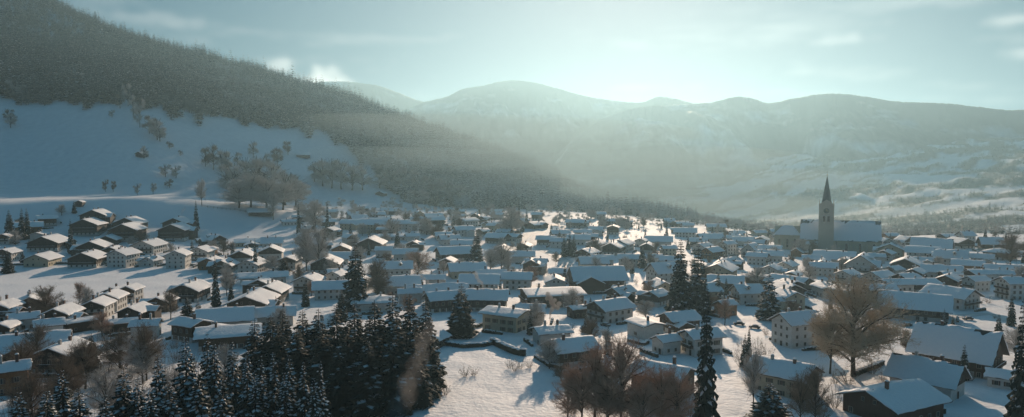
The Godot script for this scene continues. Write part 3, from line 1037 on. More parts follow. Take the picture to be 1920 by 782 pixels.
func cloud_kit(sd: int, n: int, stretch: float, thick: float) -> ArrayMesh:
	# a small far-off leafless tree of height 1: trunk, a few limbs and a crown of fine twigs
	var g := RandomNumberGenerator.new()
	g.seed = sd
	var m := Mesher.new()
	m.tube(Vector3(0, -0.03, 0), Vector3(0, 0.55, 0), 0.02, 0.008, 4)
	for k in 6:
		var p := g.randf() * TAU
		m.tube(Vector3(0, g.randf_range(0.2, 0.5), 0), Vector3(cos(p) * 0.2 * stretch, g.randf_range(0.6, 0.85), sin(p) * 0.2 * stretch), 0.009, 0.003, 3)
	var lobes: Array[Vector3] = []
	for k in 9:
		lobes.append(Vector3(g.randf_range(-0.19, 0.19) * stretch, g.randf_range(0.18, 0.8), g.randf_range(-0.17, 0.17) * stretch))
	for k in n:
		var c := lobes[k % 9]
		var d := Vector3(g.randfn(), g.randfn() * 0.8 + 0.5, g.randfn()).normalized()
		var o := c + d * g.randf_range(0.0, 0.12)
		var e := (d + Vector3(g.randfn(), g.randfn() + 0.4, g.randfn()) * 0.5).normalized() * g.randf_range(0.05, 0.13)
		var s := e.cross(Vector3(g.randfn(), g.randfn(), g.randfn())).normalized() * thick
		m.tri(o - s, o + e, o + s)
	return m.done()

func lod_conifer(sd: int, snow_share: float) -> ArrayMesh:
	var k := conifer_kit(sd, 11, 5.0, snow_share, false)
	var o := ArrayMesh.new()
	for j in [1, 2]:
		o.add_surface_from_arrays(Mesh.PRIMITIVE_TRIANGLES, k[j].surface_get_arrays(0))
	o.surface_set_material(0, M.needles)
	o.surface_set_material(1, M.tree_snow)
	return o

var spruces := []
var bares := []
var shrubs := []
var lods := []
var hazel := []
var rounds := []
var rime := []

func make_tree_kits() -> void:
	for k in 5: spruces.append(conifer_kit(100 + k, 34, 9.0, 0.22, true))
	for k in 3: spruces.append(conifer_kit(140 + k, 30, 8.0, 0.85, true, 0.5))
	for k in 4: bares.append(bare_kit(200 + k, 0.14 + 0.05 * (k % 3), 0.41, 34 if k == 0 else 28, 26 if k == 0 else 22, 10 if k == 0 else 9, 1))
	for k in 3: shrubs.append(bare_kit(230 + k, 0.05, 0.46, 16, 9, 6, 9))
	for k in 3: rounds.append(cloud_kit(350 + k, 2600, 1.5, 0.0042))
	for k in 4: lods.append(lod_conifer(300 + k, 0.16))
	for k in 4: rime.append(lod_conifer(300 + k, 0.95))
	for k in 3: hazel.append(cloud_kit(330 + k, 420, 1.3, 0.0045))

func spruce(x: float, z: float, h: float, wide: float, kind: int, label: String, group: String) -> void:
	var t := thing("spruce_tree", label, "tree", Vector3(x, land_height(x, z) - 0.1, z), fposmod(x * 3.7 + z, TAU), group)
	var k: Array = spruces[kind]
	t.scale = Vector3(h * wide, h, h * wide)
	obj("trunk", k[0], M.bark, t)
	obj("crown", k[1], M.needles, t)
	obj("snowy_sprays", k[2], M.tree_snow, t)

func bare_tree(x: float, z: float, h: float, wide: float, kind: int, tone: String, called: String, label: String, group: String) -> void:
	var t := thing(called, label, "tree" if called.ends_with("tree") else "shrub", Vector3(x, land_height(x, z) - 0.05, z), fposmod(x * 2.3 + z * 1.1, TAU), group)
	var k: Array = bares[kind % bares.size()] if called.ends_with("tree") else shrubs[kind % shrubs.size()]
	t.scale = Vector3(h * wide, h, h * wide)
	obj("trunk", k[0], M.bark, t)
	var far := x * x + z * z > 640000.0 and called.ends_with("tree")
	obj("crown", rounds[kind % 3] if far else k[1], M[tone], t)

func make_trees() -> void:
	make_tree_kits()
	for a in SPRUCES: spruce(a[0], a[1], a[2], a[3], a[4], SAID[a[5]][0], SAID[a[5]][1])
	for a in BARES: bare_tree(a[0], a[1], a[2], a[3], a[4], a[5], a[6], SAID[a[7]][0], SAID[a[7]][1])

# ---------------------------------------------------------------- the hillside forest
const EDGE := [[-40.9, 1255.5], [-36.84, 1221.8], [-35.09, 1188.0], [-33.56, 1177.2], [-30.67, 1154.2], [-28.99, 1147.5], [-25.46, 1127.2], [-21.7, 1163.7], [-15.69, 1204.2], [-12.33, 1147.5], [-9.74, 1039.5], [-7.12, 974.7], [-2.68, 947.7], [1.79, 951.8], [6.24, 974.7], [10.61, 1032.8], [14.86, 1066.5], [19.75, 1066.5], [30.01, 1080.0]]

func forest() -> void:
	var g := RandomNumberGenerator.new()
	g.seed = 77
	var spots := []
	var b := -44.0
	while b < 15.0:
		var edge := cub(EDGE, b) + noise_b.get_noise_2d(b * 0.55, 3.0) * 45.0 + noise_a.get_noise_2d(b * 2.6, 8.0) * 26.0
		var r := edge
		while r < minf(edge + 1150.0, 2350.0):
			var q := r + g.randf_range(-4.0, 4.0)
			var w := b + g.randf_range(-0.25, 0.25)
			var x := q * sin(deg_to_rad(w))
			var z := -q * cos(deg_to_rad(w))
			var clear := noise_a.get_noise_2d(x * 0.007 + 9.0, z * 0.007)
			if clear > -0.36 or w < -24.0:
				spots.append([q - edge, x, z, w])
			r += 7.4 + (r - edge) * 0.002
		b += 0.31
	spots.sort_custom(func(p, q): return p[0] < q[0])
	var root := Node3D.new()
	root.name = "forest"
	add_child(root)
	tag(root, "snow-dusted mixed forest covering the big hillside above the meadow", "forest", "", "stuff")
	var rows := {}
	var singles := 0
	for s in spots:
		var y := land_height(s[1], s[2]) - 0.3
		var broad := noise_b.get_noise_2d(s[1] * 0.01, s[2] * 0.01 + 4.0) + g.randf_range(-0.3, 0.3) > 0.36
		var h := g.randf_range(21.0, 36.0) if not broad else g.randf_range(14.0, 22.0)
		var wide := g.randf_range(1.1, 1.6)
		h *= 1.0 + 0.4 * noise_b.get_noise_2d(s[1] * 0.013 + 60.0, s[2] * 0.013)
		if not broad and g.randf() < 0.07: h *= 1.35
		if s[3] > 4.0: h *= 0.7
		var turn := g.randf() * TAU
		var kind := g.randi() % 4 if not broad else 4 + g.randi() % 3
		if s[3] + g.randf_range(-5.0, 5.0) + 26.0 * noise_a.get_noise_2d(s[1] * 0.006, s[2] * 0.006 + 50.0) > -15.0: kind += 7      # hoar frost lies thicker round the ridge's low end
		var mesh: Mesh = forest_mesh(kind)
		if singles < 190 and s[0] < 40.0 and s[3] < 12.0 and not broad and s[3] > -37.5:
			singles += 1
			var o := MeshInstance3D.new()
			o.name = numbered("forest_spruce")
			o.mesh = mesh
			add_child(o, true)
			o.transform = Transform3D(Basis(Vector3.UP, turn).scaled(Vector3(h * wide, h, h * wide)), Vector3(s[1], y, s[2]))
			tag(o, "snow-dusted spruce standing in the lower edge row of the hillside forest", "tree", "spruces along the lower edge of the hillside forest")
			continue
		if not rows.has(kind): rows[kind] = []
		rows[kind].append(Transform3D(Basis(Vector3.UP, turn).scaled(Vector3(h * wide, h, h * wide)), Vector3(s[1], y, s[2])))
	for kind in rows:
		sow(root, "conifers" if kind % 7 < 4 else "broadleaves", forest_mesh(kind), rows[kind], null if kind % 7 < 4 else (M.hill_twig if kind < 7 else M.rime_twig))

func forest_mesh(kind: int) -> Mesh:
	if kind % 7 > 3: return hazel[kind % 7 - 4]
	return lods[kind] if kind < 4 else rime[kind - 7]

func sow(root: Node, called: String, mesh: Mesh, where: Array, m: Material) -> void:
	var mm := MultiMesh.new()
	mm.transform_format = MultiMesh.TRANSFORM_3D
	mm.mesh = mesh
	mm.instance_count = where.size()
	for k in where.size(): mm.set_instance_transform(k, where[k])
	var o := MultiMeshInstance3D.new()
	o.name = called
	o.multimesh = mm
	if m: o.material_override = m
	root.add_child(o, true)
	o.set_meta("kind", "stuff")

func far_woods() -> void:
	var g := RandomNumberGenerator.new()
	g.seed = 99
	var root := Node3D.new()
	root.name = "distant_wood"
	add_child(root)
	tag(root, "hazy patches of wood between the bright fields across the valley", "wood", "", "stuff")
	var rows := [[], [], [], [], [], [], []]
	var r := 900.0
	while r < 3350.0:
		var b := 8.0
		while b < 43.0:
			var w := b + g.randf_range(-0.3, 0.3)
			var q := r * g.randf_range(0.988, 1.012)
			var x := q * sin(deg_to_rad(w))
			var z := -q * cos(deg_to_rad(w))
			var dense := wooded(x, z)
			if q < 1500.0: dense += 0.12
			if dense > 0.05 or (g.randf() < 0.01):
				var h := g.randf_range(12.0, 20.0) * (1.0 if q < 1700.0 else 0.8)
				var kind := g.randi() % 4 if g.randf() < 0.7 else 4 + g.randi() % 3
				rows[kind].append(Transform3D(Basis(Vector3.UP, g.randf() * TAU).scaled(Vector3(h * 1.3, h, h * 1.3)), Vector3(x, land_height(x, z) - 0.5, z)))
			b += 620.0 / r * 0.9
		r *= 1.0105
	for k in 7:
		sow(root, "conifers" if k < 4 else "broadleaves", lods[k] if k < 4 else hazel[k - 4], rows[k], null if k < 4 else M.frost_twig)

func frosted_band() -> void:
	var root := Node3D.new()
	root.name = "frosted_copse"
	add_child(root)
	tag(root, "hazy frosted trees filling the gap between the last houses and the wood", "wood", "", "stuff")
	for k in 3:
		var where := []
		for j in range(k, BAND.size(), 3):
			var a: Array = BAND[j]
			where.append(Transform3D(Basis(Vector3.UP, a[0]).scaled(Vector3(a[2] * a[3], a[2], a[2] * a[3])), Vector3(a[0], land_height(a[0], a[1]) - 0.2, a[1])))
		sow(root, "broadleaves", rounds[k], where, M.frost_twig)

# ---------------------------------------------------------------- smaller things
func roads() -> void:
	for k in ROADS.size():
		var pts: Array = ROADS[k].line
		var half: float = ROADS[k].wide * 0.5
		var c := Curve3D.new()
		for i in pts.size():
			var p := Vector3(pts[i][0], 0, pts[i][1])
			var d := Vector3.ZERO
			if i > 0 and i < pts.size() - 1:
				d = Vector3(pts[i + 1][0] - pts[i - 1][0], 0, pts[i + 1][1] - pts[i - 1][1]) * 0.18
			c.add_point(p, -d, d)
		var n := int(c.get_baked_length() / 3.0)
		var m := Mesher.new()
		for i in n + 1:
			var p := c.sample_baked(c.get_baked_length() * i / n)
			var q := c.sample_baked(minf(c.get_baked_length(), c.get_baked_length() * i / n + 0.5)) - c.sample_baked(maxf(0.0, c.get_baked_length() * i / n - 0.5))
			var s := Vector3(-q.z, 0, q.x).normalized()
			for j in 5:
				var e := p + s * half * (j / 2.0 - 1.0)
				var rut := 0.10 if j == 0 or j == 4 else 0.16
				m.v.append(Vector3(e.x, land_height(e.x, e.z) + rut, e.z))
		for i in n:
			for j in 4:
				var o := i * 5 + j
				m.ix.append_array(PackedInt32Array([o, o + 5, o + 6, o, o + 6, o + 1]))
		tag(obj("road", m.done(true), M.packed_snow), "", "", "", "structure")

func smoke() -> void:
	for k in SMOKE:
		var t := thing("smoke_plume", k.label, "smoke", Vector3(k.at[0], k.at[1], k.at[2]), 0.0, "chimney smoke")
		for p in k.puffs:
			var f := FogVolume.new()
			f.name = "puff"
			f.shape = RenderingServer.FOG_VOLUME_SHAPE_ELLIPSOID
			f.size = Vector3(p[3], p[4], p[5])
			f.position = Vector3(p[0], p[1], p[2])
			f.rotation.z = p[6]
			var m := FogMaterial.new()
			m.albedo = Color(0.93, 0.93, 0.93)
			m.density = p[7]
			f.material = m
			t.add_child(f, true)

func mist() -> void:
	for k in MIST:
		var f := FogVolume.new()
		f.name = numbered("mist_bank")
		f.shape = RenderingServer.FOG_VOLUME_SHAPE_ELLIPSOID
		f.size = Vector3(k[3], k[4], k[5])
		var m := FogMaterial.new()
		m.albedo = Color(0.88, 0.99, 1.0)
		m.density = k[6]
		f.material = m
		add_child(f)
		f.position = Vector3(k[0], k[1], k[2])
		tag(f, k[7], "mist", "", "stuff")

func hedges() -> void:
	for k in HEDGES:
		var pts: Array = k.line
		var a0: Array = pts[0]
		var at := Vector3(a0[0], land_height(a0[0], a0[1]), a0[1])
		var t := thing("hedge", k.label, "hedge", at)
		var body := Mesher.new()
		var cap := Mesher.new()
		var g := RandomNumberGenerator.new()
		g.seed = int(absf(a0[0] * 10.0))
		for i in pts.size() - 1:
			var a := Vector3(pts[i][0], 0, pts[i][1])
			var b := Vector3(pts[i + 1][0], 0, pts[i + 1][1])
			var n := int((b - a).length() / 0.55)
			for j in n:
				var p := a.lerp(b, float(j) / n)
				p.y = land_height(p.x, p.z)
				p -= at
				var h: float = k.high * g.randf_range(0.85, 1.1)
				var w: float = k.wide * g.randf_range(0.9, 1.15)
				for q in 34:
					var c := p + Vector3(g.randf_range(-w, w) * 0.5, g.randf_range(0.0, h), g.randf_range(-w, w) * 0.5)
					var e := Vector3(g.randfn(), g.randfn() + 0.4, g.randfn()).normalized() * 0.34
					var s := e.cross(Vector3(g.randfn(), g.randfn(), g.randfn())).normalized() * 0.13
					body.tri(c - s, c + e, c + s)
				body.bx(p + Vector3(0, h * 0.45, 0), Vector3(w * 0.8, h * 0.9, 0.7))
				if g.randf() < 0.85:
					lump(cap, p + Vector3(g.randf_range(-0.15, 0.15), h * 0.93, 0), Vector3(w * 0.62, g.randf_range(0.2, 0.42), 0.55), g)
		obj("foliage", body.done(), M.hedge, t)
		obj("snow", cap.done(true), M.roof_snow, t).set_meta("kind", "stuff")

func garden_hedges() -> void:
	var g := RandomNumberGenerator.new()
	var kinds := []
	for v in 3:
		g.seed = 60 + v
		var body := Mesher.new()
		var cap := Mesher.new()
		for j in 18:
			var p := Vector3(0, 0, j * 0.5 - 4.5)
			var h := g.randf_range(1.1, 1.6)
			body.bx(p + Vector3(0, h * 0.42, 0), Vector3(0.8, h * 0.86, 0.62))
			for q in 16:
				var c := p + Vector3(g.randf_range(-0.5, 0.5), g.randf_range(0.0, h), g.randf_range(-0.4, 0.4))
				var e := Vector3(g.randfn(), g.randfn() + 0.4, g.randfn()).normalized() * 0.3
				var s := e.cross(Vector3(g.randfn(), g.randfn(), g.randfn())).normalized() * 0.12
				body.tri(c - s, c + e, c + s)
			if g.randf() < 0.8:
				lump(cap, p + Vector3(0, h * 0.9, 0), Vector3(0.5, g.randf_range(0.15, 0.3), 0.42), g)
		kinds.append([body.done(), cap.done(true)])
	for k in GARDEN_HEDGES.size():
		var a: Array = GARDEN_HEDGES[k]
		var t := thing("garden_hedge", "dark clipped garden hedge with a crust of snow between village houses", "hedge", Vector3(a[0], land_height(a[0], a[1]) - 0.1, a[1]), deg_to_rad(a[2]), "garden hedges between the houses")
		obj("foliage", kinds[k % 3][0], M.hedge, t)
		obj("snow", kinds[k % 3][1], M.roof_snow, t).set_meta("kind", "stuff")

func lump(m: Mesher, at: Vector3, r: Vector3, g: RandomNumberGenerator) -> void:
	var base := m.v.size()
	var n := 8
	for j in 5:
		var p := j / 4.0 * PI * 0.5
		for i in n:
			var q := TAU * i / n
			var k := g.randf_range(0.88, 1.12)
			m.v.append(at + Vector3(cos(q) * cos(p) * r.x * k, sin(p) * r.y * k, sin(q) * cos(p) * r.z * k))
	for j in 4:
		for i in n:
			var a := base + j * n + i
			var b := base + j * n + (i + 1) % n
			m.ix.append_array(PackedInt32Array([a, b, b + n, a, b + n, a + n]))

func cars() -> void:
	for k in CARS:
		var at := Vector3(k[0], 0, k[1])
		at.y = land_height(at.x, at.z)
		var t := thing("parked_car", k[3], "car", at, deg_to_rad(k[2]), "snowed-in parked cars")
		var body := Mesher.new()
		var prof := [Vector2(-2.1, 0.35), Vector2(-2.15, 0.8), Vector2(-1.2, 0.95), Vector2(-0.6, 1.42), Vector2(0.9, 1.45), Vector2(1.6, 1.0), Vector2(2.1, 0.9), Vector2(2.12, 0.35)]
		for i in prof.size() - 1:
			var p: Vector2 = prof[i]
			var q: Vector2 = prof[i + 1]
			body.quad(Vector3(-0.85, p.y, p.x), Vector3(0.85, p.y, p.x), Vector3(0.85, q.y, q.x), Vector3(-0.85, q.y, q.x))
		for s in [-0.85, 0.85]:
			for i in range(1, prof.size() - 1):
				body.tri(Vector3(s, prof[0].y, prof[0].x), Vector3(s, prof[i].y, prof[i].x), Vector3(s, prof[i + 1].y, prof[i + 1].x))
		obj("body", body.done(), M.iron, t)
		var cap := Mesher.new()
		var g := RandomNumberGenerator.new()
		g.seed = 4
		lump(cap, Vector3(0, 1.38, 0.15), Vector3(0.86, 0.34, 1.05), g)
		lump(cap, Vector3(0, 0.86, -1.6), Vector3(0.84, 0.26, 0.6), g)
		lump(cap, Vector3(0, 0.9, 1.75), Vector3(0.84, 0.26, 0.5), g)
		obj("snow", cap.done(true), M.roof_snow, t)
		for w in [[-1, -1.35], [1, -1.35], [-1, 1.35], [1, 1.35]]:
			var wh := obj("wheel", disc_mesh(0.33, 0.22, 14), M.roofing, t)
			wh.position = Vector3(w[0] * 0.78, 0.33, w[1])
			wh.rotation.y = PI * 0.5
		for s in [-1, 1]:
			block("side_window", Vector3(s * 0.86, 1.16, 0.15), Vector3(0.03, 0.34, 1.5), M.glass, t)
		for s in [-1, 1]:
			block("headlight", Vector3(s * 0.6, 0.68, -2.14), Vector3(0.32, 0.16, 0.06), M.trim, t)

func fences() -> void:
	for k in FENCES:
		var pts: Array = k.line
		var a0: Array = pts[0]
		var at := Vector3(a0[0], land_height(a0[0], a0[1]), a0[1])
		var t := thing("fence", k.label, "fence", at)
		for i in pts.size() - 1:
			var a := Vector3(pts[i][0], 0, pts[i][1])
			var b := Vector3(pts[i + 1][0], 0, pts[i + 1][1])
			var n := maxi(1, int((b - a).length() / 4.0))
			for j in n:
				var p := a.lerp(b, float(j) / n)
				var q := a.lerp(b, float(j + 1) / n)
				p.y = land_height(p.x, p.z)
				q.y = land_height(q.x, q.z)
				block("post", p - at + Vector3(0, k.high * 0.5, 0), Vector3(0.2, k.high, 0.2), M.old_timber, t)
				for h in [0.5, 0.92]:
					var m := Mesher.new()
					m.tube(p - at + Vector3(0, k.high * h, 0), q - at + Vector3(0, k.high * h, 0), 0.11, 0.11, 4)
					obj("rail", m.done(), M.old_timber, t)


# ---------------------------------------------------------------- where things stand (metres east, metres south of the viewpoint)
# x, z, turn, width, length, storeys, pitch, walls, hip, distance, label, group, name
const HOUSES := [
	[-372.12, -611.98, 13.4, 22.76, 28.45, 3, 24, "d", 0, 711, 4, "K", "house"],
	[-363.35, -584.74, 13.8, 22.97, 28.71, 3, 24, "d", 0, 692, 5, "K", "house"],
	[-337.0, -601.5, 11.3, 23.35, 29.18, 3, 24, "d", 0, 690, 2, "K", "house"],
	[-323.67, -573.61, 11.4, 23.46, 29.33, 3, 24, "d", 0, 659, 3, "K", "house"],
	[-305.63, -623.52, 8.1, 21.57, 26.96, 3, 24, "d", 0, 695, 0, "K", "house"],
	[-292.67, -593.43, 8.3, 23.54, 29.42, 3, 24, "d", 0, 663, 1, "K", "house"],
	[-407.5, -597.13, -53.7, 12.59, 15.74, 2, 24, "d", 0, 724, 3, "U", "house"],
	[-391.68, -525.75, 16.7, 10.41, 13.02, 2, 24, "m", 0, 657, 0, "U", "house"],
	[-354.11, -521.27, 12.2, 22.76, 28.45, 2, 24, "d", 0, 632, 4, "U", "house"],
	[-324.66, -548.0, 15.6, 15.83, 19.78, 1.5, 24, "d", 0, 639, 6, "U", "house"],
	[-316.36, -515.04, 16.5, 20.68, 25.85, 2, 24, "d", 0, 606, 5, "U", "house"],
	[-280.53, -526.52, 0.0, 19.4, 24.26, 2, 24, "w", 0, 598, 9, "U", "house"],
	[-260.67, -583.45, -50.9, 12.41, 19.85, 1, 12, "m", 0, 641, 10, "U", "house"],
	[-355.01, -479.28, 8.5, 12.51, 15.64, 2, 24, "m", 0, 599, 0, "N", "house"],
	[-319.66, -463.06, 9.6, 17.48, 21.86, 1.5, 24, "y", 0, 565, 1, "N", "house"],
	[-288.08, -462.12, 11.9, 19.83, 24.79, 2, 24, "d", 0, 547, 2, "N", "house"],
	[-295.68, -504.48, 10.4, 13.53, 16.91, 1.5, 24, "m", 0, 587, 7, "U", "house"],
	[-264.97, -463.54, -2.2, 15.58, 19.48, 3, 24, "w", 0, 536, 3, "N", "house"],
	[-225.58, -459.73, 11.1, 14.48, 18.11, 3, 24, "w", 0, 514, 6, "N", "house"],
	[-228.09, -500.05, 4.5, 15.27, 19.09, 2, 24, "w", 0, 552, 7, "N", "house"],
	[-256.02, -490.2, -52.4, 8.85, 14.17, 0.8, 8, "w", 0, 556, 5, "N", "garage"],
	[-183.97, -462.94, 11.7, 16.03, 20.03, 2.6, 24, "m", 0, 501, 11, "N", "house"],
	[-171.78, -485.19, 14.5, 17.78, 22.23, 2.6, 24, "m", 0, 517, 14, "N", "house"],
	[-217.98, -583.48, -69.5, 23.87, 38.0, 1, 14, "y", 0, 625, 13, "U", "house"],
	[-216.39, -304.57, 30.4, 11.27, 14.09, 2, 24, "d", 0, 377, 1, "L", "house"],
	[-216.96, -289.64, 6.8, 10.06, 12.58, 2, 24, "m", 0, 366, 0, "L", "house"],
	[-183.12, -275.62, 8.6, 11.71, 14.63, 2, 24, "m", 0, 335, 2, "L", "house"],
	[-180.74, -295.21, 11.5, 11.21, 14.01, 2, 24, "m", 0, 350, 3, "L", "house"],
	[-186.0, -313.84, 10.7, 11.92, 14.89, 2, 24, "m", 0, 369, 4, "L", "house"],
	[-188.82, -336.01, 4.3, 8.99, 11.23, 2, 24, "m", 0, 389, 6, "L", "house"],
	[-159.85, -287.73, 4.1, 11.32, 14.15, 1.5, 24, "d", 0, 334, 7, "L", "house"],
	[-160.67, -311.0, 5.3, 10.81, 13.52, 1.5, 24, "d", 0, 354, 8, "L", "house"],
	[-161.24, -339.81, 3.4, 15.94, 19.92, 2, 24, "d", 0, 380, 9, "L", "house"],
	[-195.62, -270.9, -55.9, 8.91, 11.14, 1.5, 24, "w", 0, 335, 1, "M", "house"],
	[-194.8, -260.12, 11.7, 7.82, 9.78, 1, 24, "m", 0, 331, 0, "M", "house"],
	[-175.59, -256.57, -53.6, 8.12, 10.15, 1.5, 24, "w", 0, 316, 2, "M", "house"],
	[-169.89, -266.89, -39.5, 7.57, 12.11, 1.2, 12, "d", 0, 321, 3, "M", "house"],
	[-152.87, -263.75, -54.9, 7.79, 12.46, 1.2, 14, "d", 0, 310, 4, "M", "house"],
	[-138.37, -255.82, -76.6, 8.27, 10.34, 1.5, 24, "w", 0, 296, 5, "M", "house"],
	[-117.78, -248.33, 63.3, 10.12, 12.65, 2, 18, "d", 0, 280, 6, "M", "house"],
	[-100.07, -239.18, -70.3, 17.32, 21.65, 1.6, 14, "d", 0, 265, 7, "M", "house"],
	[-113.21, -267.45, -71.3, 17.29, 21.61, 1.6, 24, "w", 0, 295, 8, "M", "house"],
	[-96.83, -277.61, -74.1, 12.94, 16.18, 1.4, 24, "w", 0, 299, 9, "M", "house"],
	[-153.78, -216.68, -59.6, 16.74, 20.92, 2, 24, "m", 0, 269, 1, "Q", "house"],
	[-137.36, -206.18, 3.7, 11.96, 14.95, 2, 24, "d", 0, 253, 2, "Q", "house"],
	[-134.38, -179.98, -55.3, 7.91, 9.89, 2.2, 24, "h", 0, 230, 0, "Q", "house"],
	[-226.55, -693.62, -61.9, 10.29, 16.47, 1.2, 24, "m", 0, 731, 0, "V", "house"],
	[-202.65, -762.42, -65.1, 12.25, 15.31, 2, 24, "w", 0, 790, 7, "V", "house"],
	[-175.34, -757.39, -62.0, 13.99, 17.49, 1.5, 24, "w", 0, 778, 10, "V", "house"],
	[-160.8, -795.1, -48.6, 10.61, 13.26, 1.5, 24, "w", 0, 812, 14, "V", "house"],
	[-144.07, -805.7, -89.9, 16.58, 20.72, 1.5, 24, "d", 0, 819, 19, "V", "house"],
	[-183.16, -835.16, -77.6, 10.6, 16.96, 1.2, 24, "d", 0, 856, 12, "V", "house"],
	[-157.81, -669.61, -98.7, 16.75, 20.94, 2, 24, "y", 0, 689, 9, "V", "house"],
	[-129.97, -642.2, -92.6, 21.59, 26.99, 2.8, 24, "y", 0, 656, 15, "V", "house"],
	[-106.55, -654.83, -90.7, 15.55, 19.43, 2, 24, "w", 0, 665, 20, "V", "house"],
	[-127.72, -508.33, 9.1, 15.05, 18.82, 2, 24, "h", 0, 527, 4, "W", "house"],
	[-110.94, -536.94, 1.7, 22.18, 27.73, 2, 24, "d", 0, 550, 5, "W", "house"],
	[-102.11, -589.16, -82.3, 18.71, 29.94, 1, 10, "w", 0, 595, 9, "W", "house"],
	[-94.45, -503.65, -89.4, 10.92, 13.66, 1.6, 24, "w", 0, 515, 7, "W", "house"],
	[-77.2, -488.04, -79.0, 14.58, 18.23, 1.6, 24, "w", 0, 497, 11, "W", "house"],
	[-124.09, -472.67, -77.3, 18.28, 22.85, 1.4, 24, "m", 0, 491, 2, "W", "house"],
	[-120.1, -440.35, 7.3, 19.63, 24.54, 2, 24, "d", 0, 459, 1, "W", "house"],
	[-144.96, -395.64, -69.9, 17.3, 27.68, 1.2, 14, "w", 0, 425, 0, "W", "house"],
	[-109.78, -366.59, -3.3, 13.92, 17.4, 2, 24, "w", 0, 386, 3, "X", "house"],
	[-91.75, -343.45, -75.0, 14.88, 18.6, 1.8, 24, "w", 0, 359, 4, "X", "house"],
	[-134.45, -363.79, 5.3, 11.46, 14.33, 1.6, 24, "d", 0, 392, 1, "X", "house"],
	[-118.08, -333.12, 2.5, 14.79, 18.49, 2, 24, "d", 0, 357, 2, "X", "house"],
	[-116.0, -303.56, 3.9, 18.66, 23.33, 2, 20, "d", 0, 329, 0, "X", "house"],
	[-60.67, -361.98, -78.5, 18.45, 23.06, 1.5, 24, "w", 0, 371, 7, "X", "house"],
	[-63.07, -308.52, -80.4, 15.18, 18.98, 1.4, 12, "w", 0, 320, 0, "Y", "house"],
	[-49.96, -329.72, -76.4, 9.49, 11.87, 1.6, 24, "w", 0, 338, 1, "Y", "house"],
	[-99.89, -711.74, -67.0, 9.35, 14.96, 1.2, 24, "w", 0, 720, 23, "V", "house"],
	[-82.17, -714.19, -73.4, 15.49, 19.36, 2, 24, "y", 0, 720, 26, "V", "house"],
	[-43.18, -607.1, -68.0, 14.86, 18.58, 2, 24, "w", 0, 610, 0, "R", "house"],
	[-25.71, -608.37, -37.5, 9.61, 12.01, 1.6, 24, "d", 0, 610, 2, "R", "house"],
	[-12.05, -569.91, -116.8, 15.54, 19.42, 1.8, 24, "d", 0, 572, 6, "R", "house"],
	[-6.67, -605.47, -109.4, 10.81, 13.52, 1.6, 24, "d", 0, 607, 10, "R", "house"],
	[-58.86, -582.52, -76.2, 11.93, 14.92, 1.4, 24, "w", 0, 587, 13, "W", "house"],
	[-84.65, -577.31, -66.6, 9.92, 12.4, 1.4, 24, "w", 0, 587, 21, "V", "house"],
	[-76.9, -533.23, -1.8, 12.02, 15.02, 1.6, 24, "d", 0, 541, 12, "W", "house"],
	[-41.95, -487.99, -69.1, 20.13, 25.16, 1.8, 24, "d", 0, 492, 16, "W", "house"],
	[-39.42, -534.4, -85.8, 14.47, 18.09, 1.5, 24, "w", 0, 538, 17, "W", "house"],
	[-42.8, -454.68, -9.6, 11.14, 13.93, 1.4, 24, "m", 0, 460, 14, "W", "house"],
	[-28.21, -418.54, -76.2, 18.54, 23.17, 1.6, 24, "y", 0, 419, 8, "X", "house"],
	[-12.37, -405.08, -88.2, 11.7, 18.72, 1.2, 24, "w", 0, 410, 10, "X", "house"],
	[-7.22, -512.95, -9.2, 12.04, 15.05, 1.5, 24, "d", 0, 516, 8, "R", "house"],
	[7.33, -479.63, -90.9, 14.29, 17.86, 1.6, 24, "w", 0, 482, 14, "R", "house"],
	[16.36, -447.26, -100.1, 11.73, 14.66, 1.6, 24, "w", 0, 451, 18, "R", "house"],
	[42.36, -597.47, -84.1, 13.44, 16.8, 1.8, 24, "m", 0, 601, 6, "S", "house"],
	[77.41, -627.1, -105.0, 11.31, 14.13, 2, 24, "w", 0, 633, 14, "S", "house"],
	[56.02, -570.28, -97.6, 16.04, 20.05, 1.6, 24, "w", 0, 575, 8, "S", "house"],
	[66.41, -537.49, -27.0, 13.31, 16.64, 1.8, 24, "w", 0, 544, 15, "S", "house"],
	[54.3, -491.5, -31.3, 13.92, 17.4, 1.8, 24, "m", 0, 497, 11, "S", "house"],
	[61.54, -463.36, -87.6, 12.66, 15.82, 1.5, 24, "w", 0, 470, 16, "S", "house"],
	[76.92, -516.05, -23.5, 15.34, 19.17, 2, 24, "d", 0, 525, 19, "S", "house"],
	[46.04, -368.92, -85.1, 23.9, 29.88, 2.4, 27, "d", 0, 375, "long dark timber inn with a blue-shaded snow roof and one ridge chimney", "T", "house"],
	[-17.29, -362.52, -92.3, 17.6, 22.01, 1.8, 24, "w", 0, 367, 9, "X", "house"],
	[2.95, -373.09, -96.3, 13.74, 17.17, 2, 24, "w", 0, 377, 11, "X", "house"],
	[-43.38, -383.12, -85.5, 9.8, 12.25, 1.4, 24, "w", 0, 389, 4, "Y", "house"],
	[-55.68, -382.07, -79.8, 9.77, 12.22, 1.4, 24, "w", 0, 390, 2, "Y", "house"],
	[-47.45, -341.39, -72.1, 9.87, 12.34, 1.4, 24, "w", 0, 349, 3, "Y", "house"],
	[-30.57, -338.73, -89.8, 14.34, 17.93, 1.4, 24, "w", 0, 344, 7, "Y", "house"],
	[-31.48, -307.45, -66.3, 12.58, 15.73, 2, 24, "d", 0, 313, 5, "Y", "house"],
	[-11.62, -308.04, -93.8, 16.52, 20.65, 2, 24, "d", 0, 312, 8, "Y", "house"],
	[18.66, -321.91, -77.3, 22.83, 28.54, 2, 9, "d", 0, 327, "wide dark hall under a broad low-pitched sunlit snow roof", "T", "house"],
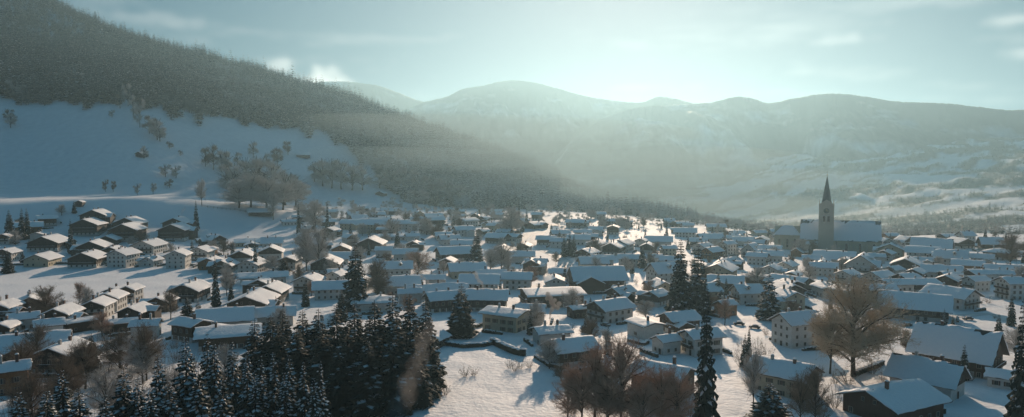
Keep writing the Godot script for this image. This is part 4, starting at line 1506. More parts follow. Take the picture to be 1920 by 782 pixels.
	[7.9, -276.58, -97.6, 9.51, 11.89, 1.6, 24, "d", 0, 281, 1, "Z", "house"],
	[29.2, -289.81, -65.9, 7.0, 11.2, 1.2, 16, "d", 0, 295, 4, "Z", "house"],
	[41.13, -284.29, -56.2, 14.2, 17.75, 2, 24, "m", 0, 292, 3, "T", "house"],
	[167.77, -658.9, -104.3, 17.85, 22.31, 1.8, 24, "w", 0, 682, 4, "O", "house"],
	[181.01, -622.62, -86.2, 18.53, 23.16, 1.6, 24, "m", 0, 650, 7, "O", "house"],
	[106.52, -561.76, -20.7, 10.39, 12.99, 1.6, 24, "w", 0, 574, 23, "S", "house"],
	[123.82, -573.39, -102.2, 18.35, 22.94, 1.5, 24, "w", 0, 589, 26, "S", "house"],
	[86.54, -533.23, -29.1, 15.66, 19.58, 2, 24, "w", 0, 539, 20, "S", "house"],
	[105.91, -530.04, -19.3, 11.82, 14.77, 1.6, 24, "d", 0, 543, 24, "S", "house"],
	[120.99, -525.51, -83.0, 9.38, 11.73, 1.8, 24, "y", 0, 542, 27, "S", "house"],
	[152.68, -543.75, -45.7, 13.17, 16.46, 2.2, 24, "w", 0, 567, 6, "O", "house"],
	[173.95, -548.38, -59.6, 10.19, 12.73, 3, 24, "w", 0, 578, 11, "O", "house"],
	[210.46, -618.35, -108.8, 15.4, 19.25, 1.6, 24, "w", 0, 655, 15, "O", "house"],
	[229.99, -627.17, -30.1, 13.34, 16.67, 2, 24, "d", 0, 670, 20, "O", "house"],
	[189.14, -536.84, -37.5, 13.83, 17.29, 2, 40, "w", 0, 571, 16, "O", "house"],
	[197.78, -518.86, -112.8, 15.26, 19.08, 1.6, 24, "w", 0, 558, 21, "O", "house"],
	[79.53, -463.45, -103.7, 11.92, 14.89, 1.8, 24, "w", 0, 473, 22, "S", "house"],
	[85.63, -386.82, -64.5, 13.64, 17.04, 2.8, 38, "w", 0, 399, 1, "P", "house"],
	[99.74, -476.99, -101.8, 9.47, 11.84, 1.4, 24, "w", 0, 490, 25, "S", "house"],
	[127.57, -414.81, -29.1, 18.15, 22.69, 2, 24, "y", 0, 437, 4, "P", "house"],
	[117.77, -373.98, -109.5, 15.78, 19.72, 1.5, 24, "d", 0, 396, 6, "P", "house"],
	[145.35, -400.87, -104.9, 10.23, 16.36, 1.2, 8, "d", 0, 430, 9, "P", "house"],
	[180.17, -445.08, -40.0, 12.02, 15.02, 2, 24, "w", 0, 483, 25, "O", "house"],
	[163.95, -428.51, -35.9, 11.25, 14.06, 1.8, 24, "w", 0, 462, 23, "O", "house"],
	[156.15, -381.54, -140.3, 18.06, 22.58, 1.4, 20, "d", 0, 416, 12, "P", "house"],
	[217.02, -491.98, -113.8, 10.66, 13.32, 1.8, 24, "w", 0, 541, 29, "O", "house"],
	[114.39, -330.05, -79.1, 11.3, 14.12, 2, 32, "w", 0, 353, 8, "P", "house"],
	[130.04, -318.99, 9.8, 11.44, 14.3, 2, 24, "y", 0, 349, 11, "P", "house"],
	[94.38, -299.17, -62.5, 7.21, 9.02, 1.5, 24, "h", 0, 318, 7, "P", "house"],
	[68.64, -322.74, -42.0, 9.6, 12.0, 1.6, 24, "d", 0, 334, 5, "T", "house"],
	[302.95, -543.18, -34.2, 19.51, 24.38, 2.6, 24, "y", 0, 665, 5, "C", "house"],
	[336.82, -545.58, -126.7, 23.4, 29.25, 2, 38, "d", 0, 640, 8, "C", "house"],
	[388.8, -590.5, -178.4, 16.48, 20.61, 1.8, 24, "d", 0, 709, 12, "C", "house"],
	[393.98, -559.7, -107.1, 14.34, 17.92, 2.2, 38, "d", 0, 686, 15, "C", "house"],
	[320.51, -529.63, -123.2, 19.59, 24.48, 1.8, 24, "w", 0, 622, 7, "C", "house"],
	[365.5, -509.32, -135.7, 17.19, 21.48, 2, 18, "d", 1, 629, 17, "C", "house"],
	[311.03, -481.27, -124.9, 16.71, 20.89, 2.2, 34, "w", 0, 575, 11, "C", "house"],
	[330.11, -477.4, -126.5, 11.87, 14.84, 2, 24, "w", 0, 583, 14, "C", "house"],
	[264.72, -455.94, -35.2, 18.34, 22.93, 2, 24, "d", 0, 530, 10, "D", "house"],
	[288.34, -476.08, -121.2, 10.32, 12.89, 1.6, 24, "w", 0, 559, 12, "D", "house"],
	[230.96, -448.19, -32.3, 19.22, 24.03, 2.5, 34, "w", 0, 507, 5, "D", "house"],
	[239.88, -505.33, -120.4, 23.11, 28.89, 1.6, 24, "w", 0, 562, 2, "D", "house"],
	[272.15, -507.17, -116.2, 9.81, 12.26, 1.6, 24, "w", 0, 578, 6, "D", "house"],
	[199.9, -438.54, -106.5, 12.22, 15.27, 2, 24, "w", 0, 485, 0, "D", "house"],
	[201.17, -407.56, -48.3, 11.21, 14.01, 1.8, 24, "w", 0, 458, 4, "D", "house"],
	[216.01, -399.06, -60.4, 13.12, 16.4, 1.8, 24, "w", 0, 457, 7, "D", "house"],
	[242.9, -431.88, -59.4, 9.15, 11.44, 1.6, 24, "w", 0, 499, 8, "D", "house"],
	[245.41, -413.19, -42.7, 11.3, 14.12, 1.8, 24, "d", 0, 484, 11, "D", "house"],
	[271.03, -428.1, -125.9, 18.45, 23.06, 1.4, 24, "w", 0, 500, 13, "D", "house"],
	[265.9, -411.59, -92.7, 9.74, 12.17, 1.4, 18, "m", 0, 497, 3, "F", "house"],
	[249.25, -387.39, -44.8, 12.81, 16.01, 1.6, 24, "d", 0, 464, 4, "F", "house"],
	[225.36, -374.05, -81.1, 13.72, 17.14, 1.6, 18, "d", 0, 440, 2, "F", "house"],
	[284.32, -414.01, -104.5, 10.14, 12.67, 1.6, 18, "m", 0, 506, 8, "F", "house"],
	[293.87, -405.98, -115.7, 8.5, 10.62, 1.6, 24, "m", 0, 504, 10, "F", "house"],
	[257.71, -376.59, -76.4, 9.78, 12.22, 2, 24, "w", 0, 460, 7, "F", "house"],
	[259.79, -349.92, -88.6, 12.83, 16.04, 3, 24, "w", 0, 439, 12, "F", "house"],
	[213.78, -330.18, -150.9, 17.53, 21.91, 2, 24, "w", 0, 397, 5, "F", "house"],
	[180.91, -304.1, -122.7, 22.98, 28.73, 1.8, 26, "d", 0, 358, 1, "F", "house"],
	[-1.84, -262.1, -121.6, 14.28, 17.86, 2.2, 12, "y", 0, 267, "cream house with a low lit snow roof and two flues above the meadow hedge", "Z", "house"],
	[13.86, -238.46, -73.3, 10.46, 13.07, 1.5, 16, "w", 0, 244, "low house with a rumpled snow roof and smoking chimney behind the timber house", "Z", "house"],
	[18.3, -211.07, -67.0, 12.44, 15.55, 1.8, 24, "d", 0, 218, "dark timber house with a tall chimney overlooking the sunlit meadow", "Z", "house"],
	[49.71, -252.53, 23.9, 10.27, 12.84, 1.6, 12, "w", 0, 263, "small white bungalow with dark glazed side and a smooth lit snow roof", "G", "house"],
	[64.4, -260.14, -68.9, 11.16, 13.95, 1.8, 24, "d", 0, 273, "dark gabled house behind the bungalow, its shaded roof cut by a tall spruce", "G", "house"],
	[63.51, -226.84, -70.5, 10.23, 12.78, 2, 22, "w", 0, 241, "white house with shuttered gable and ribbed snow roof behind the tall slim spruce", "G", "house"],
	[51.91, -227.11, -62.9, 7.0, 8.75, 1.4, 24, "w", 0, 239, "low gabled annexe attached in front of the white house by the slim spruce", "G", "house"],
	[101.72, -243.11, -68.7, 11.68, 14.6, 3, 30, "w", 0, 268, "tall white three-storey house with rows of shuttered windows beside the bare beech", "G", "house"],
	[75.31, -186.65, -134.0, 13.73, 17.17, 2, 24, "y", 0, 207, "cream house with a big blue-shaded snow roof between bare larches", "G", "house"],
	[40.58, -181.2, -128.6, 12.62, 15.78, 2, 20, "d", 0, 192, "dark house with several chimneys on a drifted roof behind the russet trees", "G", "house"],
	[142.82, -216.61, -138.4, 19.05, 23.82, 2, 42, "d", 0, 264, "great barn with a steep shaded snow roof, bare patches under its ridge", "J", "house"],
	[117.04, -190.02, -138.6, 14.41, 18.02, 1.6, 36, "m", 0, 229, "long house with two chimney stubs on a plain shaded roof before the great barn", "J", "house"],
	[95.95, -169.51, -63.5, 16.99, 21.24, 1.5, 20, "b", 0, 202, "reddish-brown house with broad low snow roof, one slope lit, one shaded", "J", "house"],
	[-458.79, -848.59, -11.6, 10.97, 13.71, 1.0, 24, "d", 0, 965, "weathered hay hut alone on the shaded hillside meadow", "HUT", "hut"],
	[-318.49, -1042.87, -71.0, 13.95, 22.31, 1.0, 24, "d", 0, 1091, "low hut on the open slope beside the frosted copse", "HUT", "hut"],
	[-260.38, -708.39, -71.8, 16.92, 27.07, 1.0, 24, "d", 0, 755, "low hazy barn behind the road fence on the knoll", "HUT", "hut"],
	[-399.77, -631.42, 12.3, 7.0, 8.75, 1.0, 24, "d", 0, 748, "tiny hut on the sunlit crest of the knoll", "HUT", "hut"],
	[-191.21, -999.13, -9.2, 14.83, 18.53, 1.0, 24, "d", 0, 1017, "lone hut at the foot of the hillside forest", "HUT", "hut"],
	[-26.4, -237.31, -23.7, 7.0, 8.75, 0.8, 24, "d", 0, 245, "open woodshed with a small lit snow roof beside the dark grove", "HUT", "shed"],
	[144.61, -196.13, -128.4, 7.0, 11.2, 0.9, 24, "w", 0, 250, "small white shed beside the great barn", "HUT", "shed"],
	[-18.46, -663.45, 132.7, 13.17, 16.87, 1.6, 22, "y", 0, 664, 5, "R", "house"],
	[-51.67, -559.79, -68.6, 13.13, 17.67, 1.6, 28, "w", 0, 562, 15, "W", "house"],
	[225.92, -754.99, -95.5, 14.87, 21.61, 1.9, 24, "y", 0, 788, 9, "O", "house"],
	[12.28, -432.25, -4.7, 11.85, 14.05, 2.2, 26, "d", 0, 432, 16, "R", "house"],
	[415.33, -646.73, -82.5, 13.91, 18.43, 1.6, 20, "m", 0, 769, 10, "C", "house"],
	[320.73, -504.75, -122.8, 13.33, 15.46, 1.6, 18, "h", 0, 598, 9, "C", "house"],
	[64.22, -687.1, -106.7, 14.65, 19.87, 1.9, 24, "d", 0, 690, 7, "S", "house"],
	[372.5, -670.17, -78.3, 12.44, 15.13, 2.2, 22, "h", 0, 767, 4, "C", "house"],
	[-76.61, -677.31, -64.0, 13.86, 18.62, 2.2, 28, "d", 0, 682, 27, "V", "house"],
	[-128.08, -683.86, -96.1, 11.27, 13.64, 2.2, 24, "d", 0, 696, 17, "V", "house"],
	[138.5, -341.68, 5.5, 12.22, 18.06, 2.2, 26, "d", 0, 369, 10, "P", "house"],
	[-102.01, -745.44, 15.5, 14.43, 19.84, 1.9, 34, "y", 0, 752, 24, "V", "house"],
	[101.26, -710.03, -108.5, 11.77, 15.1, 1.9, 24, "m", 0, 717, 17, "S", "house"],
	[336.09, -650.29, 18.9, 11.47, 14.44, 1.9, 34, "d", 0, 732, 1, "C", "house"],
	[234.63, -709.33, -89.3, 12.56, 15.3, 1.3, 20, "h", 0, 747, 14, "O", "house"],
	[297.38, -713.47, -87.1, 14.9, 17.67, 1.9, 28, "m", 0, 773, 27, "O", "house"],
	[28.35, -563.89, 82.5, 12.4, 17.02, 1.6, 24, "d", 0, 565, 4, "S", "house"],
	[190.37, -760.48, 93.8, 13.25, 16.98, 2.2, 18, "d", 0, 784, 3, "O", "house"],
	[-81.77, -431.11, 15.9, 11.83, 13.73, 1.3, 28, "y", 0, 439, 6, "W", "house"],
	[412.34, -577.27, -21.2, 14.63, 21.56, 1.9, 26, "d", 0, 709, 16, "C", "house"],
	[-193.57, -548.72, -72.7, 13.52, 17.35, 2.2, 34, "m", 0, 582, 14, "U", "house"],
	[-146.92, -744.32, -67.4, 13.0, 16.7, 1.9, 26, "m", 0, 759, 16, "V", "house"],
	[66.94, -583.02, -100.0, 11.49, 14.47, 1.6, 22, "d", 0, 587, 12, "S", "house"],
	[165.51, -335.89, 5.8, 11.35, 15.62, 2.2, 18, "y", 0, 374, 15, "P", "house"],
	[27.43, -748.97, -103.2, 10.4, 12.58, 2.2, 24, "d", 0, 749, 3, "S", "house"],
	[-197.84, -712.99, -59.2, 10.78, 14.8, 1.6, 26, "d", 0, 740, 5, "V", "house"],
	[-17.59, -784.76, 75.6, 12.02, 15.46, 2.2, 22, "h", 0, 785, 2, "S", "house"],
	[204.04, -361.11, -84.0, 12.75, 16.03, 2.2, 18, "w", 0, 415, 0, "F", "house"],
	[343.84, -631.98, 192.0, 11.65, 16.8, 1.9, 24, "m", 0, 719, 2, "C", "house"],
	[310.64, -429.87, -114.7, 14.13, 20.75, 1.3, 24, "m", 0, 530, 11, "F", "house"],
	[285.19, -736.24, -80.2, 13.67, 17.5, 2.2, 20, "w", 0, 790, 24, "O", "house"],
	[106.34, -455.6, 73.8, 11.21, 14.92, 1.9, 24, "m", 0, 468, 28, "S", "house"],
	[-198.72, -507.61, 3.9, 10.47, 15.42, 1.3, 24, "m", 0, 545, 12, "N", "house"],
	[-201.09, -453.92, 6.3, 12.73, 17.89, 1.6, 24, "h", 0, 496, 9, "N", "house"],
	[185.02, -340.73, 88.8, 9.99, 14.9, 2.2, 24, "d", 0, 388, 16, "P", "house"],
	[288.3, -524.72, -42.6, 12.77, 15.41, 1.9, 22, "m", 0, 599, 3, "C", "house"],
	[-58.14, -746.01, -83.3, 10.51, 14.78, 1.3, 20, "m", 0, 748, 28, "V", "house"],
	[-104.54, -409.37, 111.8, 11.91, 13.99, 1.3, 20, "m", 0, 423, 3, "W", "house"],
	[-60.75, -792.14, 85.6, 11.73, 13.93, 1.9, 22, "d", 0, 794, 0, "S", "house"],
	[189.17, -733.14, 270.6, 10.91, 13.01, 2.2, 24, "w", 0, 757, 5, "O", "house"],
	[-43.79, -675.38, 133.7, 13.6, 20.21, 2.2, 20, "w", 0, 677, 1, "R", "house"],
	[-2.36, -619.8, -13.3, 13.66, 17.69, 1.6, 18, "m", 0, 620, 11, "R", "house"],
	[52.84, -328.21, 131.7, 9.95, 13.62, 1.9, 28, "m", 0, 332, 4, "T", "house"],
	[146.31, -462.42, -40.6, 13.65, 15.95, 1.3, 28, "d", 0, 485, 10, "O", "house"],
	[178.55, -774.1, 96.8, 9.83, 12.96, 2.2, 34, "m", 0, 794, 1, "O", "house"],
	[63.4, -610.28, -96.2, 11.73, 16.66, 1.6, 22, "d", 0, 614, 10, "S", "house"],
	[-248.33, -567.34, 48.8, 14.35, 20.0, 2.2, 28, "m", 0, 619, 11, "U", "house"],
	[-91.92, -641.56, 80.1, 9.66, 12.3, 2.2, 20, "m", 0, 648, 22, "V", "house"],
	[-209.06, -546.32, 19.8, 12.0, 16.07, 1.6, 18, "m", 0, 585, 12, "U", "house"],
	[177.93, -491.85, 58.3, 12.28, 15.07, 2.2, 22, "m", 0, 523, 18, "O", "house"],
	[421.04, -631.53, -78.7, 11.95, 14.16, 2.2, 34, "w", 0, 759, 13, "C", "house"],
	[360.54, -624.36, 186.4, 11.81, 15.53, 1.9, 34, "m", 0, 721, 6, "C", "house"],
	[220.68, -675.62, -82.2, 12.71, 15.11, 1.3, 26, "w", 0, 711, 13, "O", "house"],
	[-165.4, -556.88, -63.5, 13.22, 16.14, 1.6, 28, "m", 0, 581, 15, "U", "house"],
	[71.29, -699.71, 72.5, 12.28, 17.49, 1.3, 22, "m", 0, 703, 9, "S", "house"],
	[152.8, -519.59, -48.3, 12.18, 17.03, 1.9, 28, "h", 0, 542, 8, "O", "house"],
	[94.66, -637.24, -13.5, 12.38, 15.45, 2.2, 18, "d", 0, 644, 18, "S", "house"],
	[-17.31, -763.03, 77.4, 11.45, 16.5, 1.6, 22, "m", 0, 763, 1, "S", "house"],
	[-280.18, -488.8, 18.1, 10.16, 12.16, 2.2, 24, "m", 0, 563, 8, "U", "house"],
	[166.63, -690.38, 72.9, 9.63, 11.7, 1.3, 18, "d", 0, 710, 2, "O", "house"],
	[102.49, -792.85, 269.8, 11.89, 13.8, 1.9, 24, "m", 0, 799, 0, "O", "house"],
	[118.87, -719.2, -10.4, 11.66, 14.89, 2.2, 22, "m", 0, 729, 21, "S", "house"],
	[213.24, -591.27, -117.2, 10.23, 13.08, 2.2, 28, "m", 0, 629, 17, "O", "house"],
	[53.3, -447.85, -83.1, 14.82, 19.77, 1.6, 28, "y", 0, 451, 13, "S", "house"],
	[160.47, -584.34, -112.0, 11.86, 15.98, 1.9, 28, "d", 0, 606, 29, "S", "house"],
	[37.78, -548.11, 74.5, 11.71, 13.79, 1.9, 26, "m", 0, 549, 5, "S", "house"],
	[-185.79, -439.92, 6.6, 13.44, 18.61, 1.6, 28, "d", 0, 478, 10, "N", "house"],
	[-113.01, -611.89, -91.5, 11.48, 16.67, 2.2, 18, "d", 0, 622, 8, "W", "house"],
	[-69.8, -412.46, 98.7, 14.53, 19.15, 2.2, 28, "m", 0, 418, 10, "W", "house"],
	[170.67, -412.25, -36.7, 10.2, 13.34, 1.3, 20, "m", 0, 446, 26, "O", "house"],
	[-133.96, -715.58, -59.1, 9.8, 14.02, 1.3, 26, "h", 0, 728, 18, "V", "house"],
	[-165.47, -622.14, -11.9, 13.01, 15.45, 2.2, 20, "m", 0, 644, 8, "V", "house"],
	[134.92, -437.84, 158.2, 11.73, 17.41, 1.9, 34, "m", 0, 458, 5, "P", "house"],
	[30.69, -398.93, 86.6, 12.7, 18.8, 1.9, 20, "w", 0, 400, 1, "T", "house"],
	[9.49, -521.62, 168.6, 11.33, 16.58, 1.9, 20, "m", 0, 522, 15, "R", "house"],
	[233.93, -555.62, -35.8, 10.36, 14.89, 1.3, 34, "h", 0, 603, 28, "O", "house"],
	[-150.44, -537.5, -56.3, 11.38, 14.93, 1.6, 22, "d", 0, 558, 16, "U", "house"],
	[-178.93, -592.36, 80.0, 13.29, 16.4, 1.3, 34, "w", 0, 619, 4, "V", "house"],
	[-6.27, -495.63, 173.5, 12.29, 15.56, 1.9, 20, "m", 0, 496, 9, "R", "house"],
	[334.92, -670.24, 103.5, 11.53, 14.9, 1.6, 34, "w", 0, 749, 0, "C", "house"],
	[209.55, -644.0, -111.6, 10.91, 13.28, 1.3, 26, "m", 0, 677, 12, "O", "house"],
	[267.31, -736.36, -75.0, 11.53, 15.79, 1.3, 24, "y", 0, 783, 19, "O", "house"],
	[218.39, -574.13, -114.4, 14.38, 18.64, 1.3, 20, "m", 0, 614, 22, "O", "house"],
	[-379.63, -546.94, 198.2, 11.05, 16.19, 1.6, 18, "w", 0, 666, 2, "U", "house"],
	[-199.5, -345.91, -1.6, 12.14, 15.36, 1.3, 18, "d", 0, 399, 5, "L", "house"],
	[-404.82, -570.1, -54.9, 14.35, 21.03, 2.2, 28, "h", 0, 699, 1, "U", "house"],
	[-27.14, -701.23, 135.5, 9.78, 12.65, 2.2, 20, "d", 0, 702, 3, "R", "house"],
	[92.14, -333.7, -80.1, 13.83, 19.45, 1.9, 24, "y", 0, 346, 3, "P", "house"],
	[165.63, -357.87, 4.8, 10.86, 13.95, 1.6, 22, "m", 0, 394, 14, "P", "house"],
	[-160.16, -711.92, -55.3, 12.64, 18.74, 1.6, 34, "d", 0, 730, 11, "V", "house"],
	[-77.13, -622.0, 82.1, 10.36, 15.43, 1.6, 34, "d", 0, 627, 25, "V", "house"],
	[-189.83, -698.29, 122.1, 13.49, 16.27, 1.3, 24, "d", 0, 724, 6, "V", "house"],
	[-230.42, -516.75, 176.6, 10.08, 12.45, 1.6, 18, "h", 0, 566, 8, "N", "house"],
	[148.26, -360.52, 7.2, 9.63, 13.38, 2.2, 18, "d", 0, 390, 13, "P", "house"],
	[-39.57, -729.28, -1.7, 10.45, 15.05, 2.2, 26, "d", 0, 730, 29, "V", "house"],
	[-166.78, -436.97, 178.8, 14.7, 20.22, 1.9, 24, "w", 0, 468, 13, "N", "house"],
	[23.08, -672.14, 320.2, 14.86, 21.83, 1.3, 22, "d", 0, 673, 17, "R", "house"],
	[-135.51, -567.84, 35.1, 10.78, 13.87, 2.2, 28, "m", 0, 584, 17, "U", "house"],
	[231.69, -470.78, -29.6, 10.1, 12.81, 2.2, 18, "m", 0, 525, 3, "D", "house"],
	[77.88, -354.69, 5.2, 10.92, 15.56, 1.6, 28, "y", 0, 363, 0, "P", "house"],
	[10.37, -691.37, 500.0, 10.72, 12.92, 1.9, 28, "h", 0, 691, 13, "R", "house"],
	[274.98, -398.96, -83.2, 10.95, 14.82, 2.2, 18, "m", 0, 485, 9, "F", "house"],
	[-230.74, -763.74, -62.5, 9.71, 13.07, 1.3, 20, "m", 0, 798, 3, "V", "house"],
	[-150.43, -497.58, 98.5, 11.9, 15.67, 1.6, 28, "d", 0, 520, 16, "N", "house"],
	[93.6, -405.8, 23.5, 10.62, 15.75, 1.3, 28, "d", 0, 416, 2, "P", "house"],
	[-143.78, -696.22, -97.3, 14.23, 19.87, 1.3, 28, "d", 0, 711, 13, "V", "house"],
	[-198.08, -654.5, -105.7, 11.31, 15.23, 1.3, 28, "m", 0, 684, 2, "V", "house"],
	[-98.69, -382.26, 168.8, 9.8, 12.02, 2.2, 26, "w", 0, 395, 5, "X", "house"],
	[-148.79, -456.0, 182.6, 13.53, 20.29, 1.9, 20, "m", 0, 480, 15, "N", "house"],
	[23.63, -370.92, 0.0, 12.46, 17.82, 1.6, 22, "w", 0, 372, 12, "X", "house"],
	[-18.01, -646.28, 232.3, 9.61, 11.29, 1.6, 24, "y", 0, 647, 4, "R", "house"],
	[-222.29, -715.48, 110.1, 13.88, 17.71, 1.3, 18, "d", 0, 749, 1, "V", "house"],
	[-83.04, -367.79, 173.4, 13.53, 17.4, 1.3, 24, "m", 0, 377, 6, "X", "house"],
	[226.97, -390.62, -63.0, 10.71, 14.84, 1.9, 26, "d", 0, 452, 9, "D", "house"],
	[-0.27, -582.27, -121.3, 11.59, 17.13, 1.3, 22, "m", 0, 582, 12, "R", "house"],
	[-246.98, -466.36, 173.7, 10.38, 12.62, 1.3, 26, "w", 0, 528, 4, "N", "house"],
	[-13.15, -683.21, 214.5, 9.88, 13.37, 1.3, 20, "d", 0, 683, 7, "R", "house"],
	[211.09, -461.65, -26.5, 13.66, 19.01, 1.6, 26, "h", 0, 508, 1, "D", "house"],
	[-31.84, -324.24, 94.0, 13.59, 18.48, 2.2, 28, "m", 0, 326, 6, "Y", "house"],
	[303.76, -452.53, 55.7, 15.0, 19.08, 1.6, 22, "h", 0, 545, 6, "F", "house"]]
const CHURCH := [268.6, -582.22, -24.77, 0.454]
